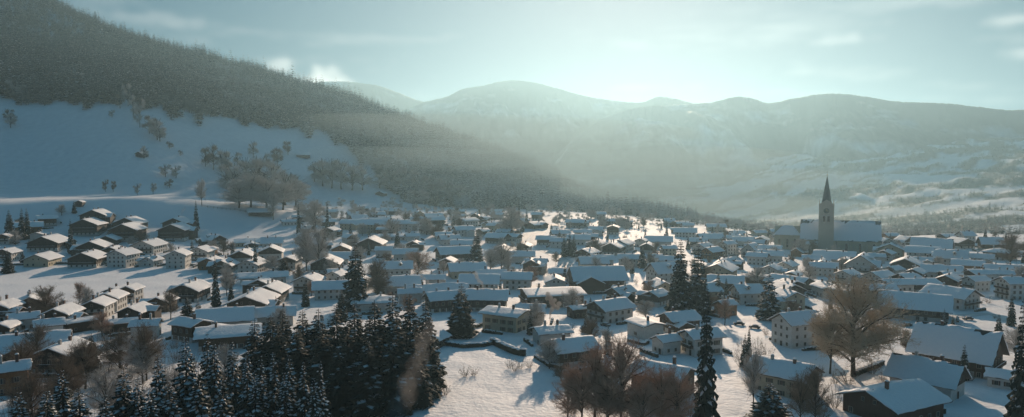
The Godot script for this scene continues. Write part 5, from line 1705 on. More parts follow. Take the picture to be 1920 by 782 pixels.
# x, z, height, breadth, variant, label, group
const SPRUCES := [
	[-403.17, -546.07, 23.82, 1.126, 0, 0],
	[-390.53, -542.71, 26.41, 0.807, 1, 1],
	[-390.62, -548.26, 25.76, 0.836, 2, 2],
	[-329.85, -508.34, 26.91, 0.603, 3, 3],
	[-296.1, -638.51, 29.44, 0.639, 4, 4],
	[-319.31, -430.06, 15.22, 1.527, 0, 5],
	[-139.82, -319.89, 21.38, 0.661, 1, 6],
	[-163.35, -432.25, 22.59, 0.517, 2, 7],
	[-146.83, -436.68, 9.95, 2.802, 0, 8],
	[-202.81, -647.11, 31.48, 0.454, 3, 9],
	[-172.25, -635.33, 33.04, 0.425, 4, 10],
	[-97.08, -318.53, 13.49, 0.985, 1, 11],
	[-71.09, -308.0, 32.3, 1.311, 0, 12],
	[-24.6, -467.54, 24.42, 1.411, 1, 13],
	[-18.7, -249.46, 19.93, 1.906, 2, 14],
	[-92.56, -548.99, 15.7, 1.03, 3, 15],
	[73.21, -294.92, 34.18, 1.102, 0, 16],
	[82.35, -300.32, 32.01, 1.152, 3, 17],
	[87.13, -454.68, 15.34, 1.456, 1, 18],
	[107.35, -481.46, 9.74, 1.456, 2, 19],
	[101.04, -332.49, 15.2, 0.967, 4, 20],
	[109.41, -288.56, 21.52, 1.581, 5, 21],
	[45.02, -156.14, 33.65, 0.524, 1, 22],
	[98.5, -319.07, 8.12, 2.896, 2, 23],
	[70.77, -297.4, 12.62, 1.505, 4, 24],
	[209.91, -284.37, 14.46, 0.773, 3, 25],
	[119.86, -158.63, 32.25, 0.532, 0, 26],
	[38.63, -502.33, 17.77, 0.972, 1, 27],
	[43.01, -507.53, 18.8, 0.862, 2, 28],
	[45.76, -502.63, 17.78, 0.972, 4, 29],
	[7.0, -688.08, 28.84, 0.469, 3, 30],
	[14.47, -684.31, 18.94, 0.621, 4, 31],
	[-130.24, -271.59, 12.91, 1.86, 0, 32],
	[-124.88, -269.26, 11.43, 1.735, 2, 33],
	[28.75, -260.28, 7.53, 1.867, 6, 34],
	[78.5, -223.71, 10.68, 0.617, 4, 35],
	[313.7, -502.61, 9.31, 0.928, 2, 36],
	[-71.92, -285.1, 13.31, 1.368, 1, 37],
	[60.77, -158.42, 10.62, 3.369, 7, 38],
	[-76.68, -201.48, 16.87, 1.862, 5, 39],
	[-70.9, -198.45, 18.82, 1.858, 4, 40],
	[-66.0, -194.44, 21.0, 1.695, 1, 41],
	[-59.62, -192.7, 20.82, 1.819, 0, 42],
	[-54.61, -191.03, 21.55, 1.803, 3, 43],
	[-49.0, -188.87, 23.35, 1.7, 0, 44],
	[-43.74, -187.78, 24.6, 1.604, 1, 45],
	[-37.76, -185.71, 25.02, 1.661, 1, 46],
	[-32.95, -186.67, 27.22, 1.441, 4, 47],
	[-28.54, -188.66, 26.08, 1.471, 0, 48],
	[-24.34, -190.7, 24.41, 1.377, 1, 49],
	[-62.32, -180.25, 19.32, 1.897, 1, 50],
	[-56.2, -176.51, 19.12, 2.065, 4, 51],
	[-48.88, -174.66, 20.92, 1.981, 1, 52],
	[-42.01, -172.86, 21.45, 1.967, 3, 53],
	[-36.22, -171.97, 22.99, 1.876, 1, 54],
	[-29.39, -172.77, 23.03, 1.83, 2, 55],
	[-25.09, -176.23, 20.27, 1.827, 0, 56],
	[-22.12, -182.19, 16.64, 1.484, 0, 57],
	[-42.62, -167.1, 16.47, 2.27, 3, 58],
	[-35.16, -165.08, 18.41, 2.066, 3, 59],
	[-29.46, -167.01, 18.2, 2.052, 0, 60],
	[-24.36, -170.23, 15.23, 1.97, 3, 61],
	[-95.35, -130.1, 15.2, 1.707, 6, 62],
	[-90.42, -130.76, 15.65, 1.845, 7, 63],
	[-93.02, -139.16, 17.6, 1.408, 6, 64],
	[-84.76, -131.68, 16.5, 1.705, 5, 65],
	[-78.67, -129.88, 16.12, 1.55, 5, 66],
	[-81.02, -140.64, 18.74, 1.604, 5, 67],
	[-76.65, -137.94, 17.15, 1.432, 6, 68],
	[-71.37, -132.73, 16.72, 1.413, 6, 69],
	[-76.9, -146.54, 19.98, 1.201, 6, 70],
	[-70.25, -137.9, 16.12, 1.828, 5, 71],
	[-74.65, -154.56, 22.03, 1.299, 6, 72],
	[-64.2, -137.86, 19.82, 1.387, 5, 73],
	[-70.48, -156.22, 22.56, 1.085, 5, 74],
	[-66.66, -151.15, 21.05, 1.125, 7, 75],
	[-58.14, -135.2, 18.3, 1.315, 5, 76],
	[-63.09, -152.1, 21.31, 1.017, 7, 77],
	[-57.5, -146.38, 20.33, 1.026, 6, 78],
	[-53.68, -140.54, 17.97, 1.114, 6, 79],
	[-53.38, -143.39, 20.54, 0.945, 5, 80],
	[-50.84, -143.96, 20.91, 0.882, 7, 81],
	[-47.34, -139.96, 17.54, 1.137, 6, 82],
	[-47.14, -142.78, 20.72, 0.982, 5, 83],
	[-43.38, -140.51, 19.76, 1.013, 7, 84],
	[-40.97, -139.13, 16.76, 1.123, 6, 85],
	[-40.34, -141.62, 19.72, 0.921, 7, 86],
	[119.49, -610.31, 9.83, 0.9, 5, 87],
	[101.02, -683.75, 8.45, 1.07, 6, 87],
	[80.28, -721.05, 7.61, 1.13, 6, 87],
	[-5.72, -332.53, 10.3, 1.13, 0, 87],
	[-203.49, -740.99, 10.27, 0.97, 1, 87],
	[-83.96, -636.96, 6.64, 1.07, 3, 87],
	[-338.37, -570.07, 6.87, 1.04, 1, 87],
	[160.05, -499.33, 6.23, 0.88, 0, 87],
	[-29.32, -709.77, 7.46, 0.82, 4, 87],
	[-70.73, -787.5, 6.43, 1.11, 3, 87],
	[366.34, -486.56, 9.38, 1.11, 2, 87],
	[183.05, -286.41, 7.0, 1.08, 6, 87],
	[194.16, -475.11, 9.58, 1.03, 1, 87],
	[456.7, -639.17, 6.02, 0.95, 2, 87],
	[420.41, -559.32, 8.41, 0.86, 3, 87],
	[129.23, -694.31, 6.77, 0.96, 6, 87],
	[-425.93, -587.61, 6.92, 1.06, 2, 87],
	[-315.55, -488.68, 8.7, 0.94, 0, 87],
	[267.93, -562.2, 12.8, 0.95, 5, 87],
	[-129.32, -207.75, 11.16, 1.18, 3, 87],
	[76.03, -429.88, 10.4, 0.98, 3, 87],
	[207.64, -598.55, 7.42, 1.08, 5, 87],
	[-160.22, -734.86, 8.94, 0.97, 6, 87],
	[224.83, -652.2, 12.61, 0.92, 6, 87],
	[-246.45, -523.47, 11.54, 1.11, 6, 87],
	[111.95, -354.43, 9.55, 1.07, 3, 87],
	[150.66, -320.07, 6.1, 1.11, 0, 87],
	[83.47, -594.47, 8.99, 0.98, 6, 87],
	[-333.92, -463.35, 9.6, 1.11, 3, 87],
	[-162.51, -647.28, 9.63, 0.83, 5, 87],
	[-48.33, -690.64, 6.76, 1.1, 0, 87],
	[-148.51, -625.68, 12.2, 0.95, 6, 87],
	[-28.93, -441.66, 11.6, 1.02, 2, 87],
	[-144.69, -725.72, 7.37, 0.81, 3, 87],
	[155.65, -407.27, 7.89, 0.83, 1, 87],
	[45.42, -414.45, 8.11, 0.89, 1, 87],
	[433.11, -668.84, 6.1, 0.87, 1, 87],
	[30.49, -390.86, 12.5, 0.81, 3, 87],
	[-242.5, -554.25, 11.02, 0.91, 6, 87],
	[94.58, -562.36, 9.67, 0.91, 1, 87],
	[160.16, -729.82, 8.1, 0.86, 6, 87],
	[-169.97, -451.75, 9.02, 1.06, 3, 87],
	[16.92, -749.4, 8.46, 1.07, 6, 87],
	[336.8, -577.8, 8.43, 0.94, 1, 87],
	[-206.88, -494.98, 6.15, 1.07, 2, 87],
	[96.54, -674.94, 11.83, 0.91, 4, 87],
	[258.81, -671.39, 6.73, 0.96, 5, 87],
	[-107.44, -509.76, 10.79, 0.83, 6, 87],
	[-179.95, -266.51, 8.24, 0.89, 4, 87],
	[465.26, -640.66, 7.38, 1.09, 3, 87],
	[-111.86, -742.33, 9.76, 1.08, 2, 87],
	[396.47, -681.14, 6.88, 1.1, 2, 87],
	[47.15, -607.76, 9.78, 1.0, 1, 87],
	[-339.05, -471.16, 8.32, 0.86, 5, 87],
	[135.75, -202.44, 11.17, 0.95, 1, 87],
	[340.83, -559.42, 10.91, 1.2, 6, 87],
	[334.75, -694.86, 10.78, 0.94, 3, 87],
	[-184.04, -420.82, 12.21, 0.94, 4, 87],
	[-208.21, -506.91, 12.47, 1.03, 6, 87],
	[361.93, -650.72, 11.25, 0.88, 2, 87],
	[221.42, -481.13, 7.24, 1.06, 5, 87],
	[446.77, -642.4, 11.73, 1.06, 2, 87],
	[-181.31, -663.0, 9.83, 0.94, 3, 87],
	[211.3, -348.64, 7.31, 1.0, 2, 87],
	[72.01, -208.6, 10.83, 0.94, 2, 87],
	[-327.49, -506.57, 8.09, 1.08, 6, 87],
	[291.74, -688.31, 9.0, 0.88, 6, 87],
	[391.19, -608.63, 10.47, 0.92, 4, 87],
	[-136.63, -329.61, 11.55, 0.88, 2, 87],
	[218.27, -433.89, 9.29, 0.81, 5, 87],
	[65.91, -666.8, 7.77, 0.87, 1, 87],
	[36.27, -627.55, 10.04, 1.05, 4, 87],
	[-132.76, -421.69, 7.78, 0.94, 3, 87],
	[201.95, -765.55, 12.06, 1.16, 0, 87],
	[-131.26, -624.55, 9.66, 0.9, 6, 87],
	[6.96, -250.46, 10.19, 1.03, 3, 87],
	[-163.09, -590.74, 12.55, 1.0, 1, 87],
	[240.07, -662.27, 8.27, 1.17, 2, 87],
	[-137.84, -188.01, 8.84, 1.18, 1, 87],
	[35.99, -310.47, 6.08, 1.08, 2, 87],
	[80.77, -288.96, 10.28, 0.99, 3, 87],
	[176.4, -693.81, 8.33, 1.05, 2, 87],
	[372.38, -641.01, 9.51, 0.97, 6, 87],
	[185.45, -257.57, 10.65, 1.2, 0, 87],
	[176.78, -271.28, 7.08, 0.98, 1, 87],
	[-26.65, -624.43, 7.33, 0.9, 6, 87],
	[197.36, -392.61, 8.08, 1.01, 6, 87],
	[146.53, -565.97, 11.47, 1.12, 0, 87],
	[-171.53, -651.02, 9.28, 1.06, 2, 87],
	[198.29, -600.47, 7.51, 1.19, 2, 87],
	[263.99, -698.62, 12.91, 1.06, 4, 87],
	[-122.64, -783.5, 8.26, 0.96, 2, 87],
	[-104.05, -298.39, 9.01, 0.85, 1, 87],
	[-58.37, -678.45, 12.41, 1.07, 0, 87],
	[-126.57, -710.26, 11.28, 0.85, 1, 87],
	[144.31, -635.02, 12.99, 0.93, 5, 87],
	[40.3, -577.42, 11.81, 1.08, 1, 87],
	[31.89, -224.04, 10.31, 0.85, 5, 87],
	[-61.45, -390.33, 6.84, 1.1, 4, 87],
	[170.8, -755.0, 10.13, 1.06, 1, 87],
	[-180.57, -650.4, 7.62, 0.97, 5, 87],
	[9.93, -640.08, 11.04, 1.13, 2, 87],
	[204.64, -695.64, 10.63, 0.86, 0, 87],
	[252.66, -517.14, 11.01, 0.87, 1, 87],
	[-397.64, -619.19, 11.86, 1.12, 0, 87],
	[240.62, -649.26, 6.1, 1.16, 1, 87],
	[246.5, -533.92, 9.35, 0.85, 4, 87],
	[69.56, -433.24, 6.53, 1.11, 2, 87],
	[277.99, -465.27, 11.58, 0.82, 6, 87],
	[241.36, -551.8, 9.64, 1.12, 3, 87],
	[155.38, -571.57, 9.12, 0.89, 3, 87],
	[162.87, -516.0, 7.78, 0.89, 0, 87],
	[31.01, -196.63, 11.41, 0.83, 6, 87]]
const BARES := [
	[-199.7, -289.86, 14.22, 1.153, 0, "twig", "bare_tree", 88],
	[-106.0, -195.49, 16.21, 0.73, 1, "twig", "bare_tree", 89],
	[-117.53, -185.46, 13.32, 0.951, 2, "twig", "bare_tree", 90],
	[-121.44, -208.89, 10.82, 1.507, 3, "twig", "bare_tree", 91],
	[-138.08, -189.55, 12.08, 0.918, 1, "twig", "bare_tree", 92],
	[-110.96, -166.51, 13.58, 0.837, 0, "twig", "bare_tree", 93],
	[-145.22, -287.85, 12.55, 0.761, 2, "twig", "bare_tree", 94],
	[-79.98, -159.91, 12.82, 0.657, 1, "frost_twig", "bare_tree", 95],
	[-63.25, -156.15, 12.54, 0.608, 3, "twig", "bare_tree", 96],
	[-133.43, -441.17, 27.79, 0.712, 0, "frost_twig", "bare_tree", 97],
	[-122.99, -432.42, 29.96, 0.563, 1, "frost_twig", "bare_tree", 98],
	[-184.94, -637.89, 31.01, 0.923, 2, "frost_twig", "bare_tree", 99],
	[-146.92, -348.95, 14.34, 0.617, 1, "frost_twig", "bare_tree", 100],
	[-68.9, -347.44, 18.68, 0.907, 0, "twig", "bare_tree", 101],
	[-58.32, -424.1, 14.72, 1.574, 3, "russet_twig", "bare_tree", 102],
	[-6.94, -441.6, 17.41, 1.237, 1, "frost_twig", "bare_tree", 103],
	[-13.61, -432.97, 14.35, 1.06, 2, "frost_twig", "bare_tree", 104],
	[-0.96, -612.64, 25.95, 1.151, 0, "frost_twig", "bare_tree", 105],
	[103.01, -203.38, 29.75, 1.1, 0, "beech_twig", "bare_tree", 106],
	[97.22, -206.16, 20.52, 0.686, 2, "beech_twig", "bare_tree", 107],
	[19.62, -159.41, 18.16, 0.933, 1, "russet_twig", "bare_tree", 108],
	[25.38, -155.91, 20.01, 0.912, 3, "russet_twig", "bare_tree", 109],
	[16.09, -155.88, 13.79, 0.838, 2, "russet_twig", "bare_tree", 110],
	[33.94, -152.57, 14.72, 0.809, 0, "russet_twig", "bare_tree", 111],
	[29.08, -149.34, 12.02, 0.921, 1, "russet_twig", "bare_tree", 112],
	[60.59, -168.96, 15.43, 0.47, 2, "frost_twig", "bare_tree", 113],
	[72.05, -159.72, 14.09, 0.619, 3, "twig", "bare_tree", 114],
	[13.91, -191.0, 4.9, 1.293, 1, "twig", "bare_tree", 115],
	[138.11, -236.88, 7.91, 0.642, 0, "twig", "bare_tree", 116],
	[56.11, -284.7, 7.91, 1.544, 2, "frost_twig", "bare_tree", 117],
	[141.25, -390.48, 10.8, 1.411, 1, "frost_twig", "bare_tree", 118],
	[236.3, -557.63, 14.04, 1.395, 0, "frost_twig", "bare_tree", 119],
	[304.61, -545.15, 13.72, 1.705, 3, "frost_twig", "bare_tree", 120],
	[335.83, -457.27, 23.38, 0.954, 2, "twig", "bare_tree", 121],
	[244.23, -779.44, 14.68, 1.036, 1, "twig", "bare_tree", 122],
	[-76.73, -612.0, 15.37, 1.32, 0, "frost_twig", "bare_tree", 123],
	[-106.55, -604.29, 15.18, 1.553, 1, "frost_twig", "bare_tree", 124],
	[-246.42, -702.72, 27.5, 0.648, 2, "frost_twig", "bare_tree", 125],
	[-313.57, -689.03, 25.84, 0.572, 1, "frost_twig", "bare_tree", 126],
	[22.29, -155.9, 13.79, 1.07, 0, "russet_twig", "bare_tree", 127],
	[13.28, -159.33, 11.53, 0.809, 3, "russet_twig", "bare_tree", 128],
	[37.19, -150.96, 13.96, 0.802, 2, "russet_twig", "bare_tree", 129],
	[68.37, -159.41, 12.8, 0.608, 1, "twig", "bare_tree", 130],
	[-146.42, -208.0, 13.24, 0.92, 3, "twig", "bare_tree", 131],
	[-94.24, -156.13, 13.76, 0.885, 1, "frost_twig", "bare_tree", 132],
	[-105.42, -147.37, 14.17, 0.812, 2, "twig", "bare_tree", 133],
	[-69.48, -156.21, 15.04, 0.608, 0, "twig", "bare_tree", 134],
	[-13.69, -196.61, 3.78, 1.218, 2, "twig", "bare_shrub", 135],
	[-11.25, -197.49, 3.16, 1.267, 0, "twig", "bare_shrub", 135],
	[-0.81, -204.41, 3.6, 1.153, 1, "frost_twig", "bare_shrub", 135],
	[2.41, -203.06, 3.57, 1.33, 0, "frost_twig", "bare_shrub", 135],
	[5.17, -204.12, 2.94, 1.409, 2, "frost_twig", "bare_shrub", 135],
	[-17.72, -178.84, 3.16, 1.148, 1, "twig", "bare_shrub", 135],
	[-19.34, -182.14, 5.11, 0.611, 1, "twig", "bare_shrub", 135],
	[-21.61, -192.24, 6.16, 0.585, 2, "twig", "bare_shrub", 135],
	[0.79, -200.88, 3.86, 1.056, 2, "frost_twig", "bare_shrub", 135],
	[-138.16, -224.14, 8.2, 1.279, 0, "twig", "bare_shrub", 136],
	[-128.6, -218.35, 8.0, 1.364, 2, "twig", "bare_shrub", 136],
	[-124.09, -221.12, 8.27, 1.251, 1, "twig", "bare_shrub", 136],
	[-121.81, -202.56, 8.08, 1.174, 2, "twig", "bare_shrub", 136],
	[-126.16, -199.27, 7.94, 1.096, 1, "twig", "bare_shrub", 136],
	[-111.5, -195.63, 8.12, 1.128, 0, "twig", "bare_shrub", 136],
	[-107.29, -202.38, 8.88, 0.889, 2, "twig", "bare_shrub", 136],
	[-136.82, -208.41, 6.64, 1.224, 1, "twig", "bare_shrub", 136],
	[-137.17, -192.51, 8.44, 1.068, 0, "twig", "bare_shrub", 136],
	[-122.49, -179.73, 7.18, 1.172, 1, "twig", "bare_shrub", 136],
	[-98.28, -190.95, 9.15, 0.651, 1, "twig", "bare_shrub", 136],
	[-110.24, -178.32, 7.84, 0.994, 0, "twig", "bare_shrub", 136],
	[-81.77, -167.6, 9.4, 0.696, 0, "twig", "bare_shrub", 136],
	[-69.48, -156.21, 10.04, 0.607, 1, "twig", "bare_shrub", 136],
	[-122.04, -165.42, 9.26, 0.837, 0, "twig", "bare_shrub", 136],
	[-109.06, -154.29, 8.65, 0.835, 1, "twig", "bare_shrub", 136],
	[-103.48, -158.96, 8.92, 0.835, 2, "twig", "bare_shrub", 136],
	[-91.87, -156.32, 10.03, 0.73, 1, "twig", "bare_shrub", 136],
	[-81.97, -156.38, 8.79, 0.833, 0, "twig", "bare_shrub", 136],
	[-97.89, -176.41, 8.47, 0.975, 2, "twig", "bare_shrub", 136],
	[-142.25, -211.63, 7.58, 1.002, 2, "twig", "bare_shrub", 136],
	[-70.73, -171.52, 9.62, 0.612, 2, "twig", "bare_shrub", 136],
	[-71.65, -152.84, 8.6, 0.694, 1, "twig", "bare_shrub", 136],
	[-111.0, -148.6, 8.34, 0.834, 2, "twig", "bare_shrub", 136],
	[-92.46, -149.13, 8.38, 0.833, 0, "twig", "bare_shrub", 136],
	[-107.07, -214.95, 8.56, 0.979, 0, "twig", "bare_shrub", 136],
	[-95.9, -202.01, 8.06, 0.978, 0, "twig", "bare_shrub", 136],
	[-142.19, -238.47, 7.58, 1.472, 1, "twig", "bare_shrub", 136],
	[-147.35, -230.26, 5.86, 1.533, 0, "twig", "bare_shrub", 136],
	[-120.28, -223.82, 7.13, 1.225, 1, "twig", "bare_shrub", 136],
	[-120.61, -208.89, 7.49, 1.305, 2, "twig", "bare_shrub", 136],
	[-113.75, -170.76, 8.19, 0.813, 0, "twig", "bare_shrub", 136],
	[-88.23, -156.46, 8.16, 0.898, 1, "twig", "bare_shrub", 136],
	[-125.17, -179.49, 7.17, 0.977, 2, "twig", "bare_shrub", 136],
	[-88.58, -171.85, 8.26, 0.812, 1, "twig", "bare_shrub", 136],
	[-64.18, -149.53, 8.42, 0.693, 0, "twig", "bare_shrub", 136],
	[-62.0, -156.13, 7.53, 0.712, 1, "twig", "bare_shrub", 136],
	[15.05, -164.94, 5.31, 1.212, 1, "russet_twig", "bare_shrub", 137],
	[20.25, -159.41, 5.78, 1.292, 1, "russet_twig", "bare_shrub", 137],
	[25.66, -157.65, 6.98, 1.057, 1, "russet_twig", "bare_shrub", 137],
	[31.58, -155.93, 6.03, 1.211, 0, "russet_twig", "bare_shrub", 137],
	[37.16, -155.95, 6.91, 0.952, 0, "russet_twig", "bare_shrub", 137],
	[42.75, -163.22, 7.87, 0.809, 0, "russet_twig", "bare_shrub", 137],
	[70.92, -208.53, 8.32, 0.782, 1, "twig", "bare_shrub", 138],
	[78.47, -215.76, 8.6, 0.704, 1, "twig", "bare_shrub", 138],
	[79.65, -209.79, 8.37, 0.782, 0, "twig", "bare_shrub", 138],
	[75.26, -163.43, 6.56, 0.972, 1, "twig", "bare_shrub", 138],
	[83.27, -173.53, 6.96, 0.857, 2, "twig", "bare_shrub", 138],
	[97.44, -195.33, 4.69, 1.952, 0, "twig", "bare_shrub", 138],
	[110.91, -207.66, 6.63, 1.076, 0, "twig", "bare_shrub", 138],
	[-469.81, -907.6, 30.95, 1.03, 3, "frost_twig", "bare_tree", 139],
	[-486.0, -918.59, 27.04, 0.994, 0, "twig", "bare_tree", 139],
	[-504.52, -929.41, 43.13, 0.462, 2, "frost_twig", "bare_tree", 139],
	[-526.44, -954.03, 32.45, 0.631, 2, "frost_twig", "bare_tree", 139],
	[-549.51, -982.74, 37.92, 0.556, 0, "frost_twig", "bare_tree", 139],
	[-553.66, -969.77, 22.48, 0.842, 1, "twig", "bare_tree", 139],
	[-465.33, -905.66, 21.07, 1.09, 0, "frost_twig", "bare_tree", 139],
	[-656.65, -898.17, 20.87, 1.007, 0, "frost_twig", "bare_tree", 139],
	[-672.43, -915.29, 17.01, 1.155, 3, "twig", "bare_tree", 139],
	[-719.65, -996.95, 30.78, 0.948, 2, "frost_twig", "bare_tree", 139],
	[-730.85, -1083.37, 25.04, 0.675, 2, "twig", "bare_tree", 139],
	[-730.98, -1096.28, 21.96, 0.876, 0, "twig", "bare_tree", 139],
	[-549.8, -943.22, 11.67, 0.946, 2, "frost_twig", "bare_tree", 139],
	[-448.01, -895.96, 9.74, 1.256, 2, "twig", "bare_tree", 139],
	[-453.63, -843.46, 17.05, 0.869, 2, "frost_twig", "bare_tree", 139],
	[-414.04, -816.21, 16.53, 1.06, 2, "frost_twig", "bare_tree", 139],
	[-405.0, -823.68, 16.68, 0.963, 2, "frost_twig", "bare_tree", 139],
	[-397.47, -792.71, 11.13, 1.25, 2, "twig", "bare_tree", 139],
	[-404.95, -738.23, 13.83, 0.729, 2, "frost_twig", "bare_tree", 139],
	[-398.45, -757.72, 14.2, 0.729, 3, "frost_twig", "bare_tree", 139],
	[-444.46, -746.62, 15.15, 0.577, 2, "twig", "bare_tree", 139],
	[-437.94, -749.43, 14.04, 0.625, 0, "twig", "bare_tree", 139],
	[-388.9, -890.31, 37.38, 0.697, 0, "twig", "bare_tree", 139],
	[-380.17, -894.15, 32.0, 0.709, 3, "frost_twig", "bare_tree", 139],
	[-374.04, -896.08, 33.46, 0.627, 1, "frost_twig", "bare_tree", 139],
	[-398.64, -889.01, 27.65, 0.627, 1, "twig", "bare_tree", 139],
	[-366.99, -970.89, 25.64, 0.813, 3, "frost_twig", "bare_tree", 139],
	[-373.01, -928.84, 20.23, 0.985, 1, "frost_twig", "bare_tree", 139],
	[-340.05, -947.65, 28.02, 0.594, 0, "frost_twig", "bare_tree", 139],
	[-338.82, -999.22, 15.53, 1.129, 1, "frost_twig", "bare_tree", 139],
	[-430.11, -887.38, 8.28, 1.046, 2, "frost_twig", "bare_tree", 139],
	[-336.34, -1027.72, 23.94, 0.837, 0, "twig", "bare_tree", 139],
	[-334.56, -975.03, 30.32, 0.816, 0, "twig", "bare_tree", 139],
	[-357.37, -855.28, 33.33, 1.051, 1, "frost_twig", "bare_tree", 140],
	[-328.4, -808.03, 44.12, 1.151, 0, "frost_twig", "bare_tree", 141],
	[-283.23, -707.29, 27.64, 1.538, 0, "frost_twig", "bare_tree", 142],
	[-335.87, -859.85, 46.91, 1.252, 0, "frost_twig", "bare_tree", 143],
	[-274.94, -717.47, 33.63, 1.457, 2, "frost_twig", "bare_tree", 144],
	[-316.63, -853.0, 53.19, 1.314, 1, "frost_twig", "bare_tree", 145],
	[-260.57, -724.23, 31.69, 1.685, 0, "frost_twig", "bare_tree", 146],
	[-301.33, -856.76, 46.78, 1.351, 2, "frost_twig", "bare_tree", 147],
	[-249.73, -742.47, 29.02, 1.747, 2, "frost_twig", "bare_tree", 148],
	[-268.61, -808.27, 41.65, 1.325, 3, "frost_twig", "bare_tree", 149],
	[-287.91, -887.71, 34.64, 1.4, 1, "frost_twig", "bare_tree", 150],
	[-256.47, -809.74, 35.42, 1.374, 3, "frost_twig", "bare_tree", 151],
	[-281.59, -974.91, 30.38, 1.14, 2, "frost_twig", "bare_tree", 152],
	[-268.93, -970.13, 42.32, 1.002, 1, "frost_twig", "bare_tree", 153],
	[-256.86, -973.02, 45.48, 0.993, 2, "frost_twig", "bare_tree", 154],
	[-244.81, -979.47, 47.31, 1.018, 0, "frost_twig", "bare_tree", 155],
	[-231.23, -986.77, 43.07, 1.126, 0, "frost_twig", "bare_tree", 156],
	[-218.56, -999.32, 37.4, 1.241, 0, "frost_twig", "bare_tree", 157],
	[-200.6, -1035.68, 24.23, 1.751, 0, "frost_twig", "bare_tree", 158],
	[-183.77, -1045.61, 35.87, 1.592, 3, "frost_twig", "bare_tree", 159],
	[-162.66, -1040.87, 48.7, 1.168, 0, "frost_twig", "bare_tree", 160],
	[-127.76, -907.55, 28.38, 1.747, 0, "frost_twig", "bare_tree", 161],
	[-140.36, -1026.18, 40.04, 1.4, 1, "frost_twig", "bare_tree", 162],
	[-118.17, -1007.72, 39.34, 1.399, 2, "frost_twig", "bare_tree", 163],
	[-93.21, -977.07, 38.16, 1.399, 2, "frost_twig", "bare_tree", 164],
	[-75.65, -967.34, 34.77, 1.368, 0, "frost_twig", "bare_tree", 165],
	[94.86, -573.27, 6.53, 1.01, 2, "frost_twig", "bare_tree", 166],
	[50.75, -661.15, 2.81, 1.33, 1, "russet_twig", "bare_shrub", 167],
	[-132.21, -439.37, 3.75, 1.11, 2, "frost_twig", "bare_shrub", 167],
	[-153.75, -760.67, 11.53, 1.15, 3, "frost_twig", "bare_tree", 166],
	[451.96, -639.9, 3.42, 1.02, 1, "twig", "bare_shrub", 167],
	[109.63, -357.56, 3.54, 1.46, 1, "russet_twig", "bare_shrub", 167],
	[112.97, -700.84, 3.86, 1.02, 2, "twig", "bare_shrub", 167],
	[-49.79, -652.86, 10.12, 1.09, 3, "twig", "bare_tree", 166],
	[214.32, -300.44, 2.45, 1.19, 2, "twig", "bare_shrub", 167],
	[-98.06, -629.24, 2.75, 0.9, 1, "frost_twig", "bare_shrub", 167],
	[409.95, -620.4, 3.78, 1.12, 0, "russet_twig", "bare_shrub", 167],
	[30.1, -466.05, 9.08, 0.92, 2, "twig", "bare_tree", 166],
	[-58.6, -344.22, 3.5, 1.48, 2, "twig", "bare_shrub", 167],
	[107.04, -505.22, 11.5, 0.86, 3, "twig", "bare_tree", 166],
	[-72.24, -787.84, 8.88, 0.95, 1, "twig", "bare_tree", 166],
	[54.22, -435.97, 3.34, 0.91, 1, "frost_twig", "bare_shrub", 167],
	[-4.87, -457.2, 6.73, 1.18, 1, "twig", "bare_tree", 166],
	[-188.23, -687.56, 2.23, 1.24, 0, "russet_twig", "bare_shrub", 167],
	[380.0, -603.23, 7.61, 1.09, 2, "frost_twig", "bare_tree", 166],
	[-167.62, -612.53, 9.87, 1.15, 0, "twig", "bare_tree", 166],
	[28.2, -239.38, 8.73, 1.16, 1, "twig", "bare_tree", 166],
	[-417.4, -576.14, 9.45, 1.18, 3, "twig", "bare_tree", 166],
	[329.63, -659.88, 10.09, 0.88, 2, "twig", "bare_tree", 166],
	[-48.94, -188.82, 3.54, 1.37, 1, "russet_twig", "bare_shrub", 167],
	[-253.85, -510.46, 3.34, 1.22, 1, "frost_twig", "bare_shrub", 167],
	[47.23, -657.7, 2.84, 1.25, 2, "russet_twig", "bare_shrub", 167],
	[-42.73, -260.66, 2.55, 1.31, 1, "russet_twig", "bare_shrub", 167],
	[68.67, -436.3, 2.78, 1.21, 0, "frost_twig", "bare_shrub", 167],
	[289.29, -688.39, 8.33, 1.09, 2, "frost_twig", "bare_tree", 166],
	[-79.64, -556.01, 2.45, 0.92, 2, "russet_twig", "bare_shrub", 167],
	[-109.94, -732.3, 3.19, 1.35, 0, "twig", "bare_shrub", 167],
	[379.29, -542.1, 2.52, 1.13, 0, "russet_twig", "bare_shrub", 167],
	[-207.38, -745.02, 4.03, 0.98, 1, "frost_twig", "bare_shrub", 167],
	[137.16, -709.32, 11.11, 0.81, 1, "twig", "bare_tree", 166],
	[-9.99, -775.84, 3.0, 1.18, 2, "frost_twig", "bare_shrub", 167],
	[-19.17, -389.15, 2.36, 1.42, 1, "frost_twig", "bare_shrub", 167],
	[-103.65, -350.58, 7.41, 1.16, 2, "russet_twig", "bare_tree", 166],
	[360.08, -567.23, 3.28, 0.97, 2, "twig", "bare_shrub", 167],
	[-125.31, -542.67, 11.96, 0.88, 0, "frost_twig", "bare_tree", 166],
	[63.37, -654.62, 4.3, 1.12, 1, "russet_twig", "bare_shrub", 167],
	[-98.07, -215.81, 4.13, 1.11, 0, "russet_twig", "bare_shrub", 167],
	[115.53, -279.79, 10.1, 1.0, 0, "twig", "bare_tree", 166],
	[-404.89, -612.76, 9.84, 1.18, 1, "frost_twig", "bare_tree", 166],
	[-235.73, -536.37, 9.19, 1.17, 0, "frost_twig", "bare_tree", 166],
	[-70.04, -703.61, 2.51, 1.45, 1, "twig", "bare_shrub", 167],
	[-57.06, -617.48, 6.37, 0.9, 1, "twig", "bare_tree", 166],
	[281.6, -699.89, 2.37, 1.13, 2, "frost_twig", "bare_shrub", 167],
	[382.23, -574.15, 2.82, 1.24, 1, "frost_twig", "bare_shrub", 167],
